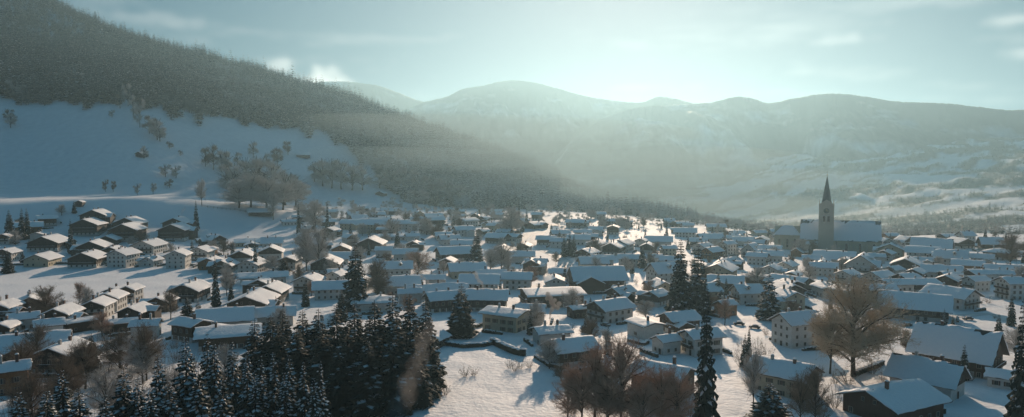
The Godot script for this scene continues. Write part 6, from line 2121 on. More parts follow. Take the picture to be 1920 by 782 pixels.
	[-197.79, -315.05, 10.06, 0.81, 0, "frost_twig", "bare_tree", 166],
	[349.83, -697.82, 2.73, 0.98, 0, "frost_twig", "bare_shrub", 167],
	[-45.39, -203.85, 4.1, 1.49, 1, "russet_twig", "bare_shrub", 167],
	[14.62, -373.19, 3.23, 1.38, 0, "frost_twig", "bare_shrub", 167],
	[-70.7, -178.2, 2.74, 1.43, 1, "russet_twig", "bare_shrub", 167],
	[-18.36, -396.67, 2.9, 1.11, 0, "russet_twig", "bare_shrub", 167],
	[-124.12, -713.55, 3.73, 1.27, 1, "twig", "bare_shrub", 167],
	[-67.71, -343.17, 8.29, 0.87, 0, "twig", "bare_tree", 166],
	[146.04, -429.81, 4.03, 1.19, 1, "frost_twig", "bare_shrub", 167],
	[87.6, -204.56, 3.6, 1.13, 1, "russet_twig", "bare_shrub", 167],
	[-46.39, -713.85, 4.35, 1.3, 2, "russet_twig", "bare_shrub", 167],
	[-236.4, -481.5, 2.25, 1.02, 1, "russet_twig", "bare_shrub", 167],
	[-154.58, -254.77, 9.48, 0.92, 0, "russet_twig", "bare_tree", 166],
	[170.6, -764.77, 3.78, 1.26, 2, "russet_twig", "bare_shrub", 167],
	[207.99, -370.43, 3.45, 1.48, 2, "frost_twig", "bare_shrub", 167],
	[-53.59, -375.24, 4.27, 1.27, 1, "russet_twig", "bare_shrub", 167],
	[-166.21, -719.47, 3.78, 1.05, 0, "frost_twig", "bare_shrub", 167],
	[-189.69, -613.06, 2.59, 1.15, 0, "russet_twig", "bare_shrub", 167],
	[-94.69, -254.94, 4.11, 1.34, 1, "russet_twig", "bare_shrub", 167],
	[-195.14, -538.37, 2.76, 1.07, 2, "frost_twig", "bare_shrub", 167],
	[234.06, -425.47, 6.9, 1.03, 1, "frost_twig", "bare_tree", 166],
	[-62.36, -279.7, 2.52, 1.47, 1, "russet_twig", "bare_shrub", 167],
	[-220.47, -519.72, 11.41, 1.05, 3, "twig", "bare_tree", 166],
	[81.82, -174.25, 2.46, 0.99, 2, "frost_twig", "bare_shrub", 167],
	[204.33, -584.44, 7.94, 1.09, 0, "frost_twig", "bare_tree", 166],
	[153.48, -236.95, 3.86, 0.91, 1, "frost_twig", "bare_shrub", 167],
	[190.13, -384.61, 6.77, 0.8, 1, "frost_twig", "bare_tree", 166],
	[-38.29, -211.05, 8.75, 1.15, 0, "russet_twig", "bare_tree", 166],
	[316.72, -450.67, 6.51, 1.04, 3, "frost_twig", "bare_tree", 166],
	[-98.27, -704.66, 9.56, 1.06, 0, "twig", "bare_tree", 166],
	[206.39, -695.81, 3.19, 0.91, 0, "frost_twig", "bare_shrub", 167],
	[191.46, -504.35, 4.49, 1.14, 0, "twig", "bare_shrub", 167],
	[-164.9, -540.96, 10.0, 1.11, 3, "frost_twig", "bare_tree", 166],
	[-130.49, -543.81, 6.46, 1.18, 0, "frost_twig", "bare_tree", 166],
	[124.44, -335.25, 4.44, 1.23, 1, "russet_twig", "bare_shrub", 167],
	[-81.77, -502.07, 9.49, 1.19, 1, "frost_twig", "bare_tree", 166],
	[-420.34, -570.18, 9.02, 0.89, 2, "twig", "bare_tree", 166],
	[63.3, -517.62, 11.08, 1.17, 0, "twig", "bare_tree", 166],
	[203.79, -468.92, 8.74, 1.0, 1, "frost_twig", "bare_tree", 166],
	[21.39, -247.25, 2.47, 1.12, 1, "twig", "bare_shrub", 167],
	[-135.48, -429.26, 3.9, 1.05, 0, "frost_twig", "bare_shrub", 167],
	[71.13, -423.59, 11.26, 1.17, 1, "frost_twig", "bare_tree", 166],
	[74.33, -610.05, 3.02, 0.91, 0, "twig", "bare_shrub", 167],
	[157.6, -616.64, 3.69, 1.25, 0, "twig", "bare_shrub", 167],
	[-67.3, -593.62, 9.46, 1.18, 0, "twig", "bare_tree", 166],
	[29.37, -246.83, 2.9, 1.44, 2, "russet_twig", "bare_shrub", 167],
	[332.21, -709.45, 2.83, 1.35, 1, "frost_twig", "bare_shrub", 167],
	[-27.98, -464.67, 2.94, 1.44, 1, "russet_twig", "bare_shrub", 167],
	[257.66, -399.64, 3.25, 1.11, 0, "twig", "bare_shrub", 167],
	[-240.98, -530.37, 2.99, 0.99, 1, "twig", "bare_shrub", 167],
	[224.75, -341.26, 7.01, 1.13, 2, "frost_twig", "bare_tree", 166],
	[59.15, -388.6, 11.08, 0.99, 0, "frost_twig", "bare_tree", 166],
	[181.3, -271.23, 2.97, 1.42, 1, "twig", "bare_shrub", 167],
	[224.64, -417.15, 8.02, 0.83, 2, "frost_twig", "bare_tree", 166],
	[-79.22, -214.61, 2.87, 1.31, 1, "twig", "bare_shrub", 167],
	[413.62, -660.52, 6.62, 0.85, 0, "frost_twig", "bare_tree", 166],
	[-176.12, -581.2, 3.18, 1.43, 0, "twig", "bare_shrub", 167],
	[-117.47, -233.79, 3.27, 1.23, 2, "frost_twig", "bare_shrub", 167],
	[-145.62, -407.07, 3.85, 1.27, 2, "frost_twig", "bare_shrub", 167],
	[-303.46, -542.68, 8.14, 1.02, 0, "frost_twig", "bare_tree", 166],
	[-83.06, -208.64, 3.31, 1.42, 2, "frost_twig", "bare_shrub", 167],
	[253.16, -573.75, 11.49, 1.0, 0, "twig", "bare_tree", 166],
	[100.42, -508.39, 2.73, 1.45, 0, "frost_twig", "bare_shrub", 167],
	[125.04, -609.57, 3.36, 1.25, 0, "frost_twig", "bare_shrub", 167],
	[152.95, -487.68, 3.94, 1.37, 2, "frost_twig", "bare_shrub", 167],
	[278.51, -491.95, 6.45, 1.11, 3, "twig", "bare_tree", 166],
	[204.23, -712.95, 2.25, 1.49, 0, "frost_twig", "bare_shrub", 167],
	[-225.58, -554.75, 2.6, 0.9, 1, "frost_twig", "bare_shrub", 167],
	[-208.83, -325.16, 3.1, 1.44, 2, "twig", "bare_shrub", 167],
	[-133.46, -312.98, 2.54, 1.06, 2, "twig", "bare_shrub", 167],
	[249.52, -706.88, 4.02, 1.39, 2, "frost_twig", "bare_shrub", 167],
	[206.83, -660.12, 9.49, 1.07, 0, "twig", "bare_tree", 166],
	[-231.81, -551.84, 3.04, 1.33, 1, "twig", "bare_shrub", 167],
	[-62.0, -345.16, 6.04, 1.08, 0, "frost_twig", "bare_tree", 166],
	[-31.58, -731.8, 3.87, 1.19, 1, "twig", "bare_shrub", 167],
	[92.09, -696.25, 10.82, 1.15, 2, "frost_twig", "bare_tree", 166],
	[37.1, -302.78, 3.14, 1.11, 0, "frost_twig", "bare_shrub", 167],
	[-293.43, -494.11, 2.7, 0.99, 1, "frost_twig", "bare_shrub", 167],
	[92.27, -610.95, 3.39, 1.4, 2, "frost_twig", "bare_shrub", 167],
	[-195.08, -748.57, 6.58, 1.05, 3, "frost_twig", "bare_tree", 166],
	[218.28, -431.96, 3.24, 1.26, 1, "twig", "bare_shrub", 167],
	[-136.45, -543.35, 3.41, 1.2, 2, "russet_twig", "bare_shrub", 167],
	[49.98, -553.38, 3.61, 1.46, 0, "frost_twig", "bare_shrub", 167],
	[220.95, -414.83, 9.62, 0.84, 0, "twig", "bare_tree", 166],
	[-154.77, -247.64, 2.85, 1.04, 1, "russet_twig", "bare_shrub", 167],
	[-145.04, -658.7, 4.16, 1.27, 0, "frost_twig", "bare_shrub", 167],
	[-88.09, -768.83, 7.53, 0.86, 3, "twig", "bare_tree", 166],
	[-150.55, -361.0, 10.15, 1.16, 2, "twig", "bare_tree", 166],
	[8.49, -252.13, 11.93, 0.89, 3, "frost_twig", "bare_tree", 166],
	[-395.4, -549.27, 2.45, 1.09, 0, "russet_twig", "bare_shrub", 167],
	[319.05, -563.38, 4.26, 1.45, 1, "russet_twig", "bare_shrub", 167],
	[299.06, -640.26, 7.39, 1.09, 1, "frost_twig", "bare_tree", 166],
	[-92.82, -611.26, 6.22, 0.8, 1, "frost_twig", "bare_tree", 166],
	[293.78, -631.92, 2.94, 1.11, 1, "frost_twig", "bare_shrub", 167],
	[128.31, -732.12, 2.88, 1.31, 2, "twig", "bare_shrub", 167],
	[109.04, -728.2, 2.71, 1.28, 2, "frost_twig", "bare_shrub", 167],
	[83.43, -715.98, 3.76, 1.11, 1, "russet_twig", "bare_shrub", 167],
	[94.48, -464.45, 8.82, 1.04, 2, "twig", "bare_tree", 166],
	[-128.54, -662.77, 2.25, 1.47, 1, "twig", "bare_shrub", 167],
	[-32.71, -436.54, 8.91, 0.96, 3, "frost_twig", "bare_tree", 166],
	[50.23, -393.84, 2.79, 1.31, 1, "russet_twig", "bare_shrub", 167],
	[-64.07, -721.15, 2.57, 1.32, 2, "frost_twig", "bare_shrub", 167],
	[342.25, -690.59, 4.01, 0.94, 0, "russet_twig", "bare_shrub", 167],
	[-61.06, -567.41, 2.6, 1.19, 1, "frost_twig", "bare_shrub", 167],
	[285.43, -387.5, 4.4, 0.97, 1, "twig", "bare_shrub", 167],
	[117.26, -590.16, 4.18, 0.91, 2, "twig", "bare_shrub", 167],
	[100.55, -669.34, 4.05, 1.41, 1, "twig", "bare_shrub", 167],
	[396.64, -670.91, 2.97, 1.22, 2, "frost_twig", "bare_shrub", 167],
	[17.96, -701.56, 7.34, 1.0, 3, "frost_twig", "bare_tree", 166],
	[329.42, -683.54, 10.62, 0.93, 3, "twig", "bare_tree", 166],
	[235.44, -321.81, 2.78, 1.04, 2, "frost_twig", "bare_shrub", 167],
	[-14.5, -484.1, 8.18, 0.93, 1, "frost_twig", "bare_tree", 166],
	[-152.24, -431.47, 11.49, 1.2, 0, "frost_twig", "bare_tree", 166],
	[404.05, -552.66, 4.07, 1.09, 2, "twig", "bare_shrub", 167],
	[-33.87, -764.23, 2.54, 1.42, 1, "russet_twig", "bare_shrub", 167],
	[-189.07, -756.78, 7.85, 0.9, 3, "frost_twig", "bare_tree", 166],
	[-300.9, -545.6, 3.37, 1.21, 2, "frost_twig", "bare_shrub", 167],
	[125.42, -553.59, 2.66, 0.92, 0, "russet_twig", "bare_shrub", 167],
	[-139.1, -421.37, 4.42, 1.07, 2, "russet_twig", "bare_shrub", 167],
	[-57.88, -662.04, 6.32, 0.82, 3, "frost_twig", "bare_tree", 166],
	[10.76, -381.47, 11.37, 1.03, 1, "russet_twig", "bare_tree", 166],
	[-57.23, -319.73, 6.43, 0.93, 2, "russet_twig", "bare_tree", 166],
	[326.84, -702.59, 2.37, 1.3, 1, "frost_twig", "bare_shrub", 167],
	[225.31, -464.16, 9.62, 0.96, 1, "frost_twig", "bare_tree", 166],
	[87.25, -694.65, 2.27, 0.96, 0, "twig", "bare_shrub", 167],
	[273.75, -468.36, 4.24, 1.33, 1, "russet_twig", "bare_shrub", 167],
	[305.62, -407.48, 9.38, 1.18, 1, "frost_twig", "bare_tree", 166],
	[-200.84, -683.81, 7.02, 1.1, 2, "frost_twig", "bare_tree", 166],
	[-84.33, -457.02, 9.64, 1.08, 1, "twig", "bare_tree", 166],
	[-26.92, -779.22, 10.75, 1.05, 0, "twig", "bare_tree", 166],
	[180.25, -684.62, 4.19, 1.11, 1, "russet_twig", "bare_shrub", 167],
	[149.04, -685.0, 4.46, 1.07, 0, "frost_twig", "bare_shrub", 167],
	[-73.57, -552.31, 2.92, 1.49, 2, "twig", "bare_shrub", 167],
	[115.51, -733.41, 3.34, 0.92, 2, "frost_twig", "bare_shrub", 167],
	[-116.08, -694.02, 2.48, 1.37, 2, "russet_twig", "bare_shrub", 167],
	[38.29, -624.53, 2.46, 1.44, 0, "twig", "bare_shrub", 167],
	[-65.16, -331.12, 3.92, 1.13, 0, "twig", "bare_shrub", 167],
	[-19.43, -287.72, 3.21, 1.06, 0, "twig", "bare_shrub", 167],
	[133.22, -608.08, 3.36, 1.08, 0, "frost_twig", "bare_shrub", 167],
	[-257.35, -512.35, 9.9, 0.81, 1, "frost_twig", "bare_tree", 166],
	[-198.75, -639.26, 6.22, 1.2, 3, "frost_twig", "bare_tree", 166],
	[109.93, -199.82, 4.17, 1.02, 2, "twig", "bare_shrub", 167],
	[33.12, -774.46, 9.99, 0.96, 0, "twig", "bare_tree", 166],
	[-59.73, -733.03, 9.59, 1.19, 1, "frost_twig", "bare_tree", 166],
	[-337.94, -567.28, 2.91, 1.34, 2, "twig", "bare_shrub", 167],
	[-76.93, -326.8, 2.23, 1.28, 0, "frost_twig", "bare_shrub", 167],
	[208.23, -540.47, 8.71, 1.07, 2, "frost_twig", "bare_tree", 166],
	[-118.68, -187.45, 11.9, 0.99, 0, "twig", "bare_tree", 166],
	[20.29, -422.62, 6.15, 0.95, 0, "frost_twig", "bare_tree", 166],
	[34.4, -210.79, 4.34, 1.02, 0, "frost_twig", "bare_shrub", 167],
	[332.54, -717.76, 2.62, 1.33, 1, "frost_twig", "bare_shrub", 167],
	[-279.55, -607.02, 2.87, 1.38, 0, "frost_twig", "bare_shrub", 167],
	[-27.47, -754.7, 9.25, 1.14, 2, "frost_twig", "bare_tree", 166],
	[71.51, -390.78, 4.37, 1.06, 1, "twig", "bare_shrub", 167],
	[184.29, -592.22, 9.05, 0.85, 2, "twig", "bare_tree", 166],
	[-4.44, -776.82, 3.58, 1.4, 2, "frost_twig", "bare_shrub", 167],
	[480.31, -637.91, 2.3, 1.12, 1, "twig", "bare_shrub", 167],
	[250.26, -557.31, 6.6, 1.11, 2, "frost_twig", "bare_tree", 166],
	[-142.8, -341.32, 2.5, 1.29, 1, "russet_twig", "bare_shrub", 167],
	[198.76, -661.69, 8.54, 0.91, 3, "frost_twig", "bare_tree", 166],
	[-59.43, -717.77, 2.39, 1.48, 1, "twig", "bare_shrub", 167],
	[-28.47, -537.54, 3.6, 1.32, 0, "frost_twig", "bare_shrub", 167],
	[-38.16, -271.74, 4.19, 1.26, 0, "russet_twig", "bare_shrub", 167],
	[-132.84, -280.52, 3.0, 1.12, 2, "russet_twig", "bare_shrub", 167],
	[97.94, -366.37, 9.83, 1.19, 3, "frost_twig", "bare_tree", 166],
	[396.26, -626.46, 3.63, 1.27, 2, "russet_twig", "bare_shrub", 167],
	[-382.04, -523.19, 11.06, 1.09, 3, "frost_twig", "bare_tree", 166],
	[375.94, -568.54, 2.54, 0.95, 1, "twig", "bare_shrub", 167],
	[244.93, -643.81, 8.95, 1.14, 2, "frost_twig", "bare_tree", 166],
	[-126.08, -550.82, 4.04, 0.92, 1, "twig", "bare_shrub", 167],
	[151.14, -236.44, 3.08, 0.95, 2, "frost_twig", "bare_shrub", 167],
	[207.54, -378.5, 3.1, 1.11, 1, "twig", "bare_shrub", 167],
	[41.37, -412.94, 3.33, 0.94, 1, "russet_twig", "bare_shrub", 167],
	[147.9, -315.11, 10.38, 0.91, 2, "frost_twig", "bare_tree", 166],
	[75.44, -747.45, 2.23, 0.98, 1, "frost_twig", "bare_shrub", 167],
	[-45.98, -423.09, 4.16, 1.24, 1, "twig", "bare_shrub", 167],
	[350.96, -480.74, 3.75, 1.33, 2, "twig", "bare_shrub", 167],
	[-195.35, -742.12, 3.74, 1.39, 2, "frost_twig", "bare_shrub", 167],
	[-154.95, -733.11, 10.15, 1.08, 2, "frost_twig", "bare_tree", 166],
	[253.06, -533.31, 11.23, 0.91, 2, "frost_twig", "bare_tree", 166],
	[-127.45, -212.46, 3.2, 1.29, 2, "russet_twig", "bare_shrub", 167],
	[62.64, -522.17, 4.06, 1.34, 0, "frost_twig", "bare_shrub", 167],
	[-215.59, -468.53, 3.0, 1.35, 0, "twig", "bare_shrub", 167],
	[26.54, -298.31, 10.63, 1.14, 2, "frost_twig", "bare_tree", 166],
	[70.97, -712.78, 3.8, 1.04, 2, "twig", "bare_shrub", 167],
	[212.16, -707.04, 2.9, 1.03, 1, "russet_twig", "bare_shrub", 167],
	[-137.85, -448.74, 2.31, 1.34, 2, "twig", "bare_shrub", 167],
	[112.54, -667.46, 8.5, 1.11, 0, "frost_twig", "bare_tree", 166],
	[-22.74, -431.18, 3.95, 1.47, 2, "twig", "bare_shrub", 167],
	[101.97, -392.91, 2.51, 1.03, 1, "frost_twig", "bare_shrub", 167],
	[121.42, -455.03, 6.58, 1.16, 2, "twig", "bare_tree", 166],
	[223.44, -736.98, 9.66, 0.85, 1, "frost_twig", "bare_tree", 166],
	[-217.58, -528.32, 8.88, 0.96, 2, "twig", "bare_tree", 166],
	[141.38, -568.53, 3.37, 1.36, 1, "twig", "bare_shrub", 167],
	[6.46, -508.22, 10.19, 1.19, 2, "twig", "bare_tree", 166],
	[357.6, -650.75, 3.71, 0.91, 0, "frost_twig", "bare_shrub", 167],
	[-182.66, -622.19, 3.12, 1.38, 1, "twig", "bare_shrub", 167],
	[163.79, -539.95, 10.12, 1.04, 0, "frost_twig", "bare_tree", 166],
	[15.48, -228.24, 3.43, 1.38, 1, "russet_twig", "bare_shrub", 167],
	[152.65, -241.4, 3.85, 1.32, 1, "frost_twig", "bare_shrub", 167],
	[307.49, -658.74, 2.42, 1.18, 2, "russet_twig", "bare_shrub", 167],
	[306.23, -510.47, 3.67, 1.41, 2, "twig", "bare_shrub", 167],
	[253.66, -643.26, 3.0, 0.92, 0, "twig", "bare_shrub", 167],
	[-98.29, -631.69, 3.18, 1.18, 2, "twig", "bare_shrub", 167],
	[77.05, -266.65, 3.77, 1.4, 2, "russet_twig", "bare_shrub", 167],
	[-44.33, -288.35, 9.65, 0.91, 2, "russet_twig", "bare_tree", 166],
	[139.06, -599.11, 3.98, 0.98, 2, "twig", "bare_shrub", 167],
	[157.86, -510.16, 4.12, 1.34, 0, "twig", "bare_shrub", 167],
	[-255.38, -505.34, 2.62, 1.24, 1, "frost_twig", "bare_shrub", 167],
	[249.71, -657.89, 4.27, 1.13, 1, "twig", "bare_shrub", 167],
	[-74.74, -278.15, 3.9, 1.11, 1, "twig", "bare_shrub", 167],
	[280.2, -514.7, 6.78, 0.95, 1, "frost_twig", "bare_tree", 166],
	[337.27, -567.77, 3.14, 1.36, 1, "twig", "bare_shrub", 167],
	[-112.64, -205.16, 11.83, 1.19, 1, "frost_twig", "bare_tree", 166],
	[165.9, -527.04, 2.32, 1.05, 0, "frost_twig", "bare_shrub", 167],
	[175.93, -583.16, 3.57, 1.22, 0, "twig", "bare_shrub", 167],
	[418.39, -616.1, 2.6, 1.43, 0, "frost_twig", "bare_shrub", 167],
	[-2.57, -424.94, 8.58, 1.12, 3, "frost_twig", "bare_tree", 166],
	[230.0, -413.1, 8.39, 0.83, 3, "twig", "bare_tree", 166],
	[171.96, -716.33, 4.11, 0.93, 2, "russet_twig", "bare_shrub", 167],
	[-37.51, -782.11, 8.81, 0.91, 1, "twig", "bare_tree", 166],
	[-43.26, -427.14, 8.22, 1.12, 2, "frost_twig", "bare_tree", 166],
	[267.52, -553.87, 2.96, 1.01, 2, "frost_twig", "bare_shrub", 167],
	[22.64, -258.95, 4.03, 1.15, 0, "twig", "bare_shrub", 167],
	[-140.68, -515.76, 3.27, 1.25, 1, "frost_twig", "bare_shrub", 167],
	[-208.52, -568.17, 2.92, 1.07, 1, "twig", "bare_shrub", 167],
	[43.95, -209.67, 2.73, 0.92, 1, "frost_twig", "bare_shrub", 167],
	[143.25, -596.75, 2.86, 1.33, 0, "twig", "bare_shrub", 167],
	[5.21, -440.68, 2.61, 1.17, 0, "russet_twig", "bare_shrub", 167],
	[-165.43, -748.99, 9.72, 1.18, 2, "frost_twig", "bare_tree", 166],
	[353.37, -553.72, 2.6, 1.14, 2, "frost_twig", "bare_shrub", 167],
	[277.74, -543.91, 3.09, 1.33, 0, "frost_twig", "bare_shrub", 167],
	[-31.26, -706.65, 6.08, 0.82, 0, "twig", "bare_tree", 166],
	[-308.25, -552.8, 2.86, 1.18, 2, "twig", "bare_shrub", 167],
	[52.41, -307.17, 4.23, 1.4, 0, "russet_twig", "bare_shrub", 167],
	[-301.67, -551.94, 11.97, 1.2, 1, "twig", "bare_tree", 166],
	[6.34, -758.54, 3.36, 1.3, 2, "twig", "bare_shrub", 167],
	[134.88, -716.51, 2.91, 1.09, 1, "russet_twig", "bare_shrub", 167],
	[-105.81, -473.37, 11.31, 1.13, 2, "frost_twig", "bare_tree", 166],
	[168.46, -568.27, 3.11, 1.42, 2, "russet_twig", "bare_shrub", 167],
	[173.16, -231.94, 10.74, 1.08, 3, "frost_twig", "bare_tree", 166],
	[32.09, -730.22, 3.25, 1.42, 0, "frost_twig", "bare_shrub", 167],
	[137.62, -201.96, 3.53, 0.96, 0, "twig", "bare_shrub", 167],
	[7.16, -658.22, 3.35, 1.34, 1, "frost_twig", "bare_shrub", 167],
	[-134.33, -235.85, 3.81, 0.96, 2, "russet_twig", "bare_shrub", 167],
	[152.07, -285.1, 6.09, 1.07, 0, "russet_twig", "bare_tree", 166],
	[-26.82, -748.08, 4.33, 1.45, 0, "frost_twig", "bare_shrub", 167],
	[-315.6, -536.11, 2.6, 1.43, 2, "frost_twig", "bare_shrub", 167],
	[-104.42, -677.44, 4.38, 0.91, 1, "frost_twig", "bare_shrub", 167],
	[-136.09, -725.8, 6.51, 0.88, 2, "twig", "bare_tree", 166],
	[112.52, -351.52, 3.58, 1.49, 0, "twig", "bare_shrub", 167],
	[407.05, -628.68, 3.64, 1.3, 0, "russet_twig", "bare_shrub", 167],
	[-101.0, -682.31, 4.11, 1.45, 2, "twig", "bare_shrub", 167],
	[162.22, -244.04, 2.77, 1.22, 1, "twig", "bare_shrub", 167],
	[91.61, -693.3, 11.33, 0.98, 1, "twig", "bare_tree", 166],
	[196.34, -582.63, 2.6, 1.06, 1, "russet_twig", "bare_shrub", 167],
	[-129.67, -732.34, 2.27, 1.0, 2, "frost_twig", "bare_shrub", 167],
	[56.44, -642.23, 3.6, 1.47, 0, "twig", "bare_shrub", 167],
	[-209.74, -708.2, 3.46, 0.97, 1, "twig", "bare_shrub", 167],
	[-29.88, -397.72, 3.11, 1.27, 2, "twig", "bare_shrub", 167],
	[-56.57, -319.46, 4.21, 1.34, 2, "russet_twig", "bare_shrub", 167],
	[-136.57, -620.09, 11.55, 1.15, 0, "frost_twig", "bare_tree", 166],
	[-164.0, -463.06, 3.52, 1.49, 1, "twig", "bare_shrub", 167],
	[187.37, -355.17, 4.13, 0.96, 1, "frost_twig", "bare_shrub", 167],
	[86.73, -657.22, 10.27, 1.0, 2, "frost_twig", "bare_tree", 166],
	[22.63, -412.87, 3.51, 1.46, 2, "russet_twig", "bare_shrub", 167],
	[-136.99, -190.24, 3.12, 1.44, 2, "russet_twig", "bare_shrub", 167],
	[325.92, -612.38, 9.83, 1.09, 1, "frost_twig", "bare_tree", 166],
	[360.97, -679.76, 4.38, 1.15, 1, "twig", "bare_shrub", 167],
	[-262.12, -478.46, 2.61, 1.35, 1, "frost_twig", "bare_shrub", 167],
	[-102.78, -790.66, 2.64, 1.12, 2, "russet_twig", "bare_shrub", 167],
	[172.71, -394.67, 11.99, 1.0, 1, "frost_twig", "bare_tree", 166],
	[-206.75, -718.74, 3.18, 0.96, 0, "twig", "bare_shrub", 167],
	[122.78, -541.5, 3.15, 1.35, 2, "twig", "bare_shrub", 167],
	[-132.08, -332.83, 3.75, 1.03, 0, "frost_twig", "bare_shrub", 167],
	[88.15, -303.65, 8.97, 1.13, 2, "twig", "bare_tree", 166],
	[413.93, -602.44, 6.44, 1.06, 2, "frost_twig", "bare_tree", 166],
	[-79.66, -187.12, 11.29, 0.82, 2, "frost_twig", "bare_tree", 166],
	[310.22, -671.59, 3.58, 1.3, 2, "twig", "bare_shrub", 167],
	[174.26, -583.38, 7.04, 1.09, 1, "frost_twig", "bare_tree", 166],
	[77.21, -264.95, 3.85, 1.03, 0, "twig", "bare_shrub", 167],
	[-225.34, -746.5, 3.59, 0.91, 2, "russet_twig", "bare_shrub", 167],
	[-83.69, -758.15, 4.16, 1.16, 1, "frost_twig", "bare_shrub", 167],
	[292.15, -465.21, 9.11, 0.97, 0, "frost_twig", "bare_tree", 166],
	[-19.62, -623.43, 3.63, 0.98, 1, "russet_twig", "bare_shrub", 167],
	[166.43, -533.75, 4.38, 0.95, 0, "twig", "bare_shrub", 167],
	[-36.62, -374.58, 3.76, 0.97, 0, "russet_twig", "bare_shrub", 167],
	[-91.41, -267.59, 8.62, 1.0, 0, "frost_twig", "bare_tree", 166],
	[-152.99, -405.11, 3.81, 1.38, 1, "russet_twig", "bare_shrub", 167],
	[317.4, -621.97, 3.99, 1.46, 2, "twig", "bare_shrub", 167],
	[-143.55, -666.91, 4.02, 1.32, 0, "twig", "bare_shrub", 167],
	[2.74, -382.95, 2.47, 1.26, 1, "russet_twig", "bare_shrub", 167],
	[96.56, -257.16, 3.87, 1.04, 2, "russet_twig", "bare_shrub", 167],
	[-334.4, -558.77, 3.66, 1.32, 1, "twig", "bare_shrub", 167],
	[-65.6, -468.95, 3.06, 1.27, 1, "russet_twig", "bare_shrub", 167],
	[335.14, -632.82, 8.29, 0.95, 2, "frost_twig", "bare_tree", 166],
	[135.8, -564.12, 3.55, 1.4, 1, "frost_twig", "bare_shrub", 167],
	[294.93, -445.02, 2.86, 1.19, 2, "russet_twig", "bare_shrub", 167],
	[93.52, -194.99, 4.43, 1.0, 1, "twig", "bare_shrub", 167],
	[-8.12, -542.05, 9.09, 0.9, 0, "frost_twig", "bare_tree", 166],
	[50.48, -763.16, 3.59, 1.16, 1, "russet_twig", "bare_shrub", 167],
	[-164.72, -275.74, 2.52, 1.16, 2, "russet_twig", "bare_shrub", 167],
	[-12.07, -539.5, 3.66, 1.43, 2, "russet_twig", "bare_shrub", 167],
	[108.77, -432.75, 6.95, 1.1, 2, "frost_twig", "bare_tree", 166],
	[186.6, -656.21, 4.3, 1.04, 0, "russet_twig", "bare_shrub", 167],
	[183.78, -280.16, 4.2, 1.24, 1, "frost_twig", "bare_shrub", 167],
	[112.57, -617.32, 3.45, 1.2, 0, "russet_twig", "bare_shrub", 167],
	[-27.11, -554.45, 9.77, 0.86, 3, "frost_twig", "bare_tree", 166],
	[457.79, -645.04, 7.11, 1.0, 2, "twig", "bare_tree", 166],
	[240.4, -547.72, 2.77, 1.46, 2, "russet_twig", "bare_shrub", 167],
	[-104.85, -562.54, 10.58, 1.07, 0, "frost_twig", "bare_tree", 166],
	[82.02, -576.42, 2.99, 1.11, 0, "twig", "bare_shrub", 167],
	[43.91, -513.14, 6.4, 1.05, 1, "frost_twig", "bare_tree", 166],
	[-112.81, -319.9, 6.98, 0.96, 1, "frost_twig", "bare_tree", 166],
	[-154.37, -586.04, 8.75, 1.1, 3, "frost_twig", "bare_tree", 166],
	[160.21, -450.0, 2.79, 1.41, 1, "russet_twig", "bare_shrub", 167],
	[49.24, -669.92, 3.74, 1.09, 2, "russet_twig", "bare_shrub", 167],
	[-43.39, -544.57, 3.82, 1.33, 0, "frost_twig", "bare_shrub", 167],
	[-116.31, -234.02, 2.59, 1.15, 1, "frost_twig", "bare_shrub", 167],
	[126.17, -746.34, 8.7, 1.18, 1, "frost_twig", "bare_tree", 166],
	[202.48, -659.62, 2.64, 1.04, 1, "russet_twig", "bare_shrub", 167],
	[263.23, -526.57, 2.87, 1.38, 1, "russet_twig", "bare_shrub", 167],
	[124.07, -482.89, 2.69, 1.26, 0, "russet_twig", "bare_shrub", 167],
	[174.48, -685.71, 3.95, 1.33, 0, "twig", "bare_shrub", 167],
	[112.56, -392.69, 10.08, 1.14, 2, "twig", "bare_tree", 166],
	[47.98, -643.86, 3.61, 1.32, 0, "frost_twig", "bare_shrub", 167],
	[188.03, -476.22, 3.34, 1.1, 0, "frost_twig", "bare_shrub", 167],
	[92.51, -775.21, 10.59, 0.97, 0, "frost_twig", "bare_tree", 166],
	[-6.16, -650.53, 10.93, 1.1, 0, "frost_twig", "bare_tree", 166],
	[35.47, -386.5, 3.48, 0.92, 1, "frost_twig", "bare_shrub", 167],
	[97.28, -688.56, 6.76, 0.94, 1, "twig", "bare_tree", 166],
	[389.19, -623.0, 4.49, 1.37, 2, "russet_twig", "bare_shrub", 167],
	[-0.08, -758.72, 11.66, 1.13, 1, "twig", "bare_tree", 166],
	[74.06, -313.19, 2.4, 1.38, 0, "twig", "bare_shrub", 167],
	[75.59, -570.78, 3.57, 1.07, 1, "frost_twig", "bare_shrub", 167],
	[-102.85, -337.59, 2.46, 1.27, 2, "russet_twig", "bare_shrub", 167],
	[175.09, -527.2, 8.28, 1.04, 1, "frost_twig", "bare_tree", 166],
	[111.12, -706.58, 9.64, 1.05, 1, "frost_twig", "bare_tree", 166],
	[-45.04, -793.83, 3.23, 1.13, 0, "frost_twig", "bare_shrub", 167],
	[44.97, -752.47, 3.58, 1.45, 0, "frost_twig", "bare_shrub", 167],
	[410.17, -564.35, 2.78, 1.0, 1, "russet_twig", "bare_shrub", 167],
	[126.34, -665.05, 2.64, 1.39, 1, "frost_twig", "bare_shrub", 167],
	[86.74, -275.85, 10.27, 0.83, 2, "russet_twig", "bare_tree", 166],
	[108.79, -417.58, 2.95, 1.13, 0, "twig", "bare_shrub", 167],
	[338.6, -603.44, 4.25, 0.91, 2, "frost_twig", "bare_shrub", 167],
	[-206.94, -294.59, 2.43, 1.37, 1, "frost_twig", "bare_shrub", 167],
	[-156.8, -433.49, 4.07, 1.39, 2, "frost_twig", "bare_shrub", 167],
	[-52.38, -654.59, 8.44, 1.12, 2, "twig", "bare_tree", 166],
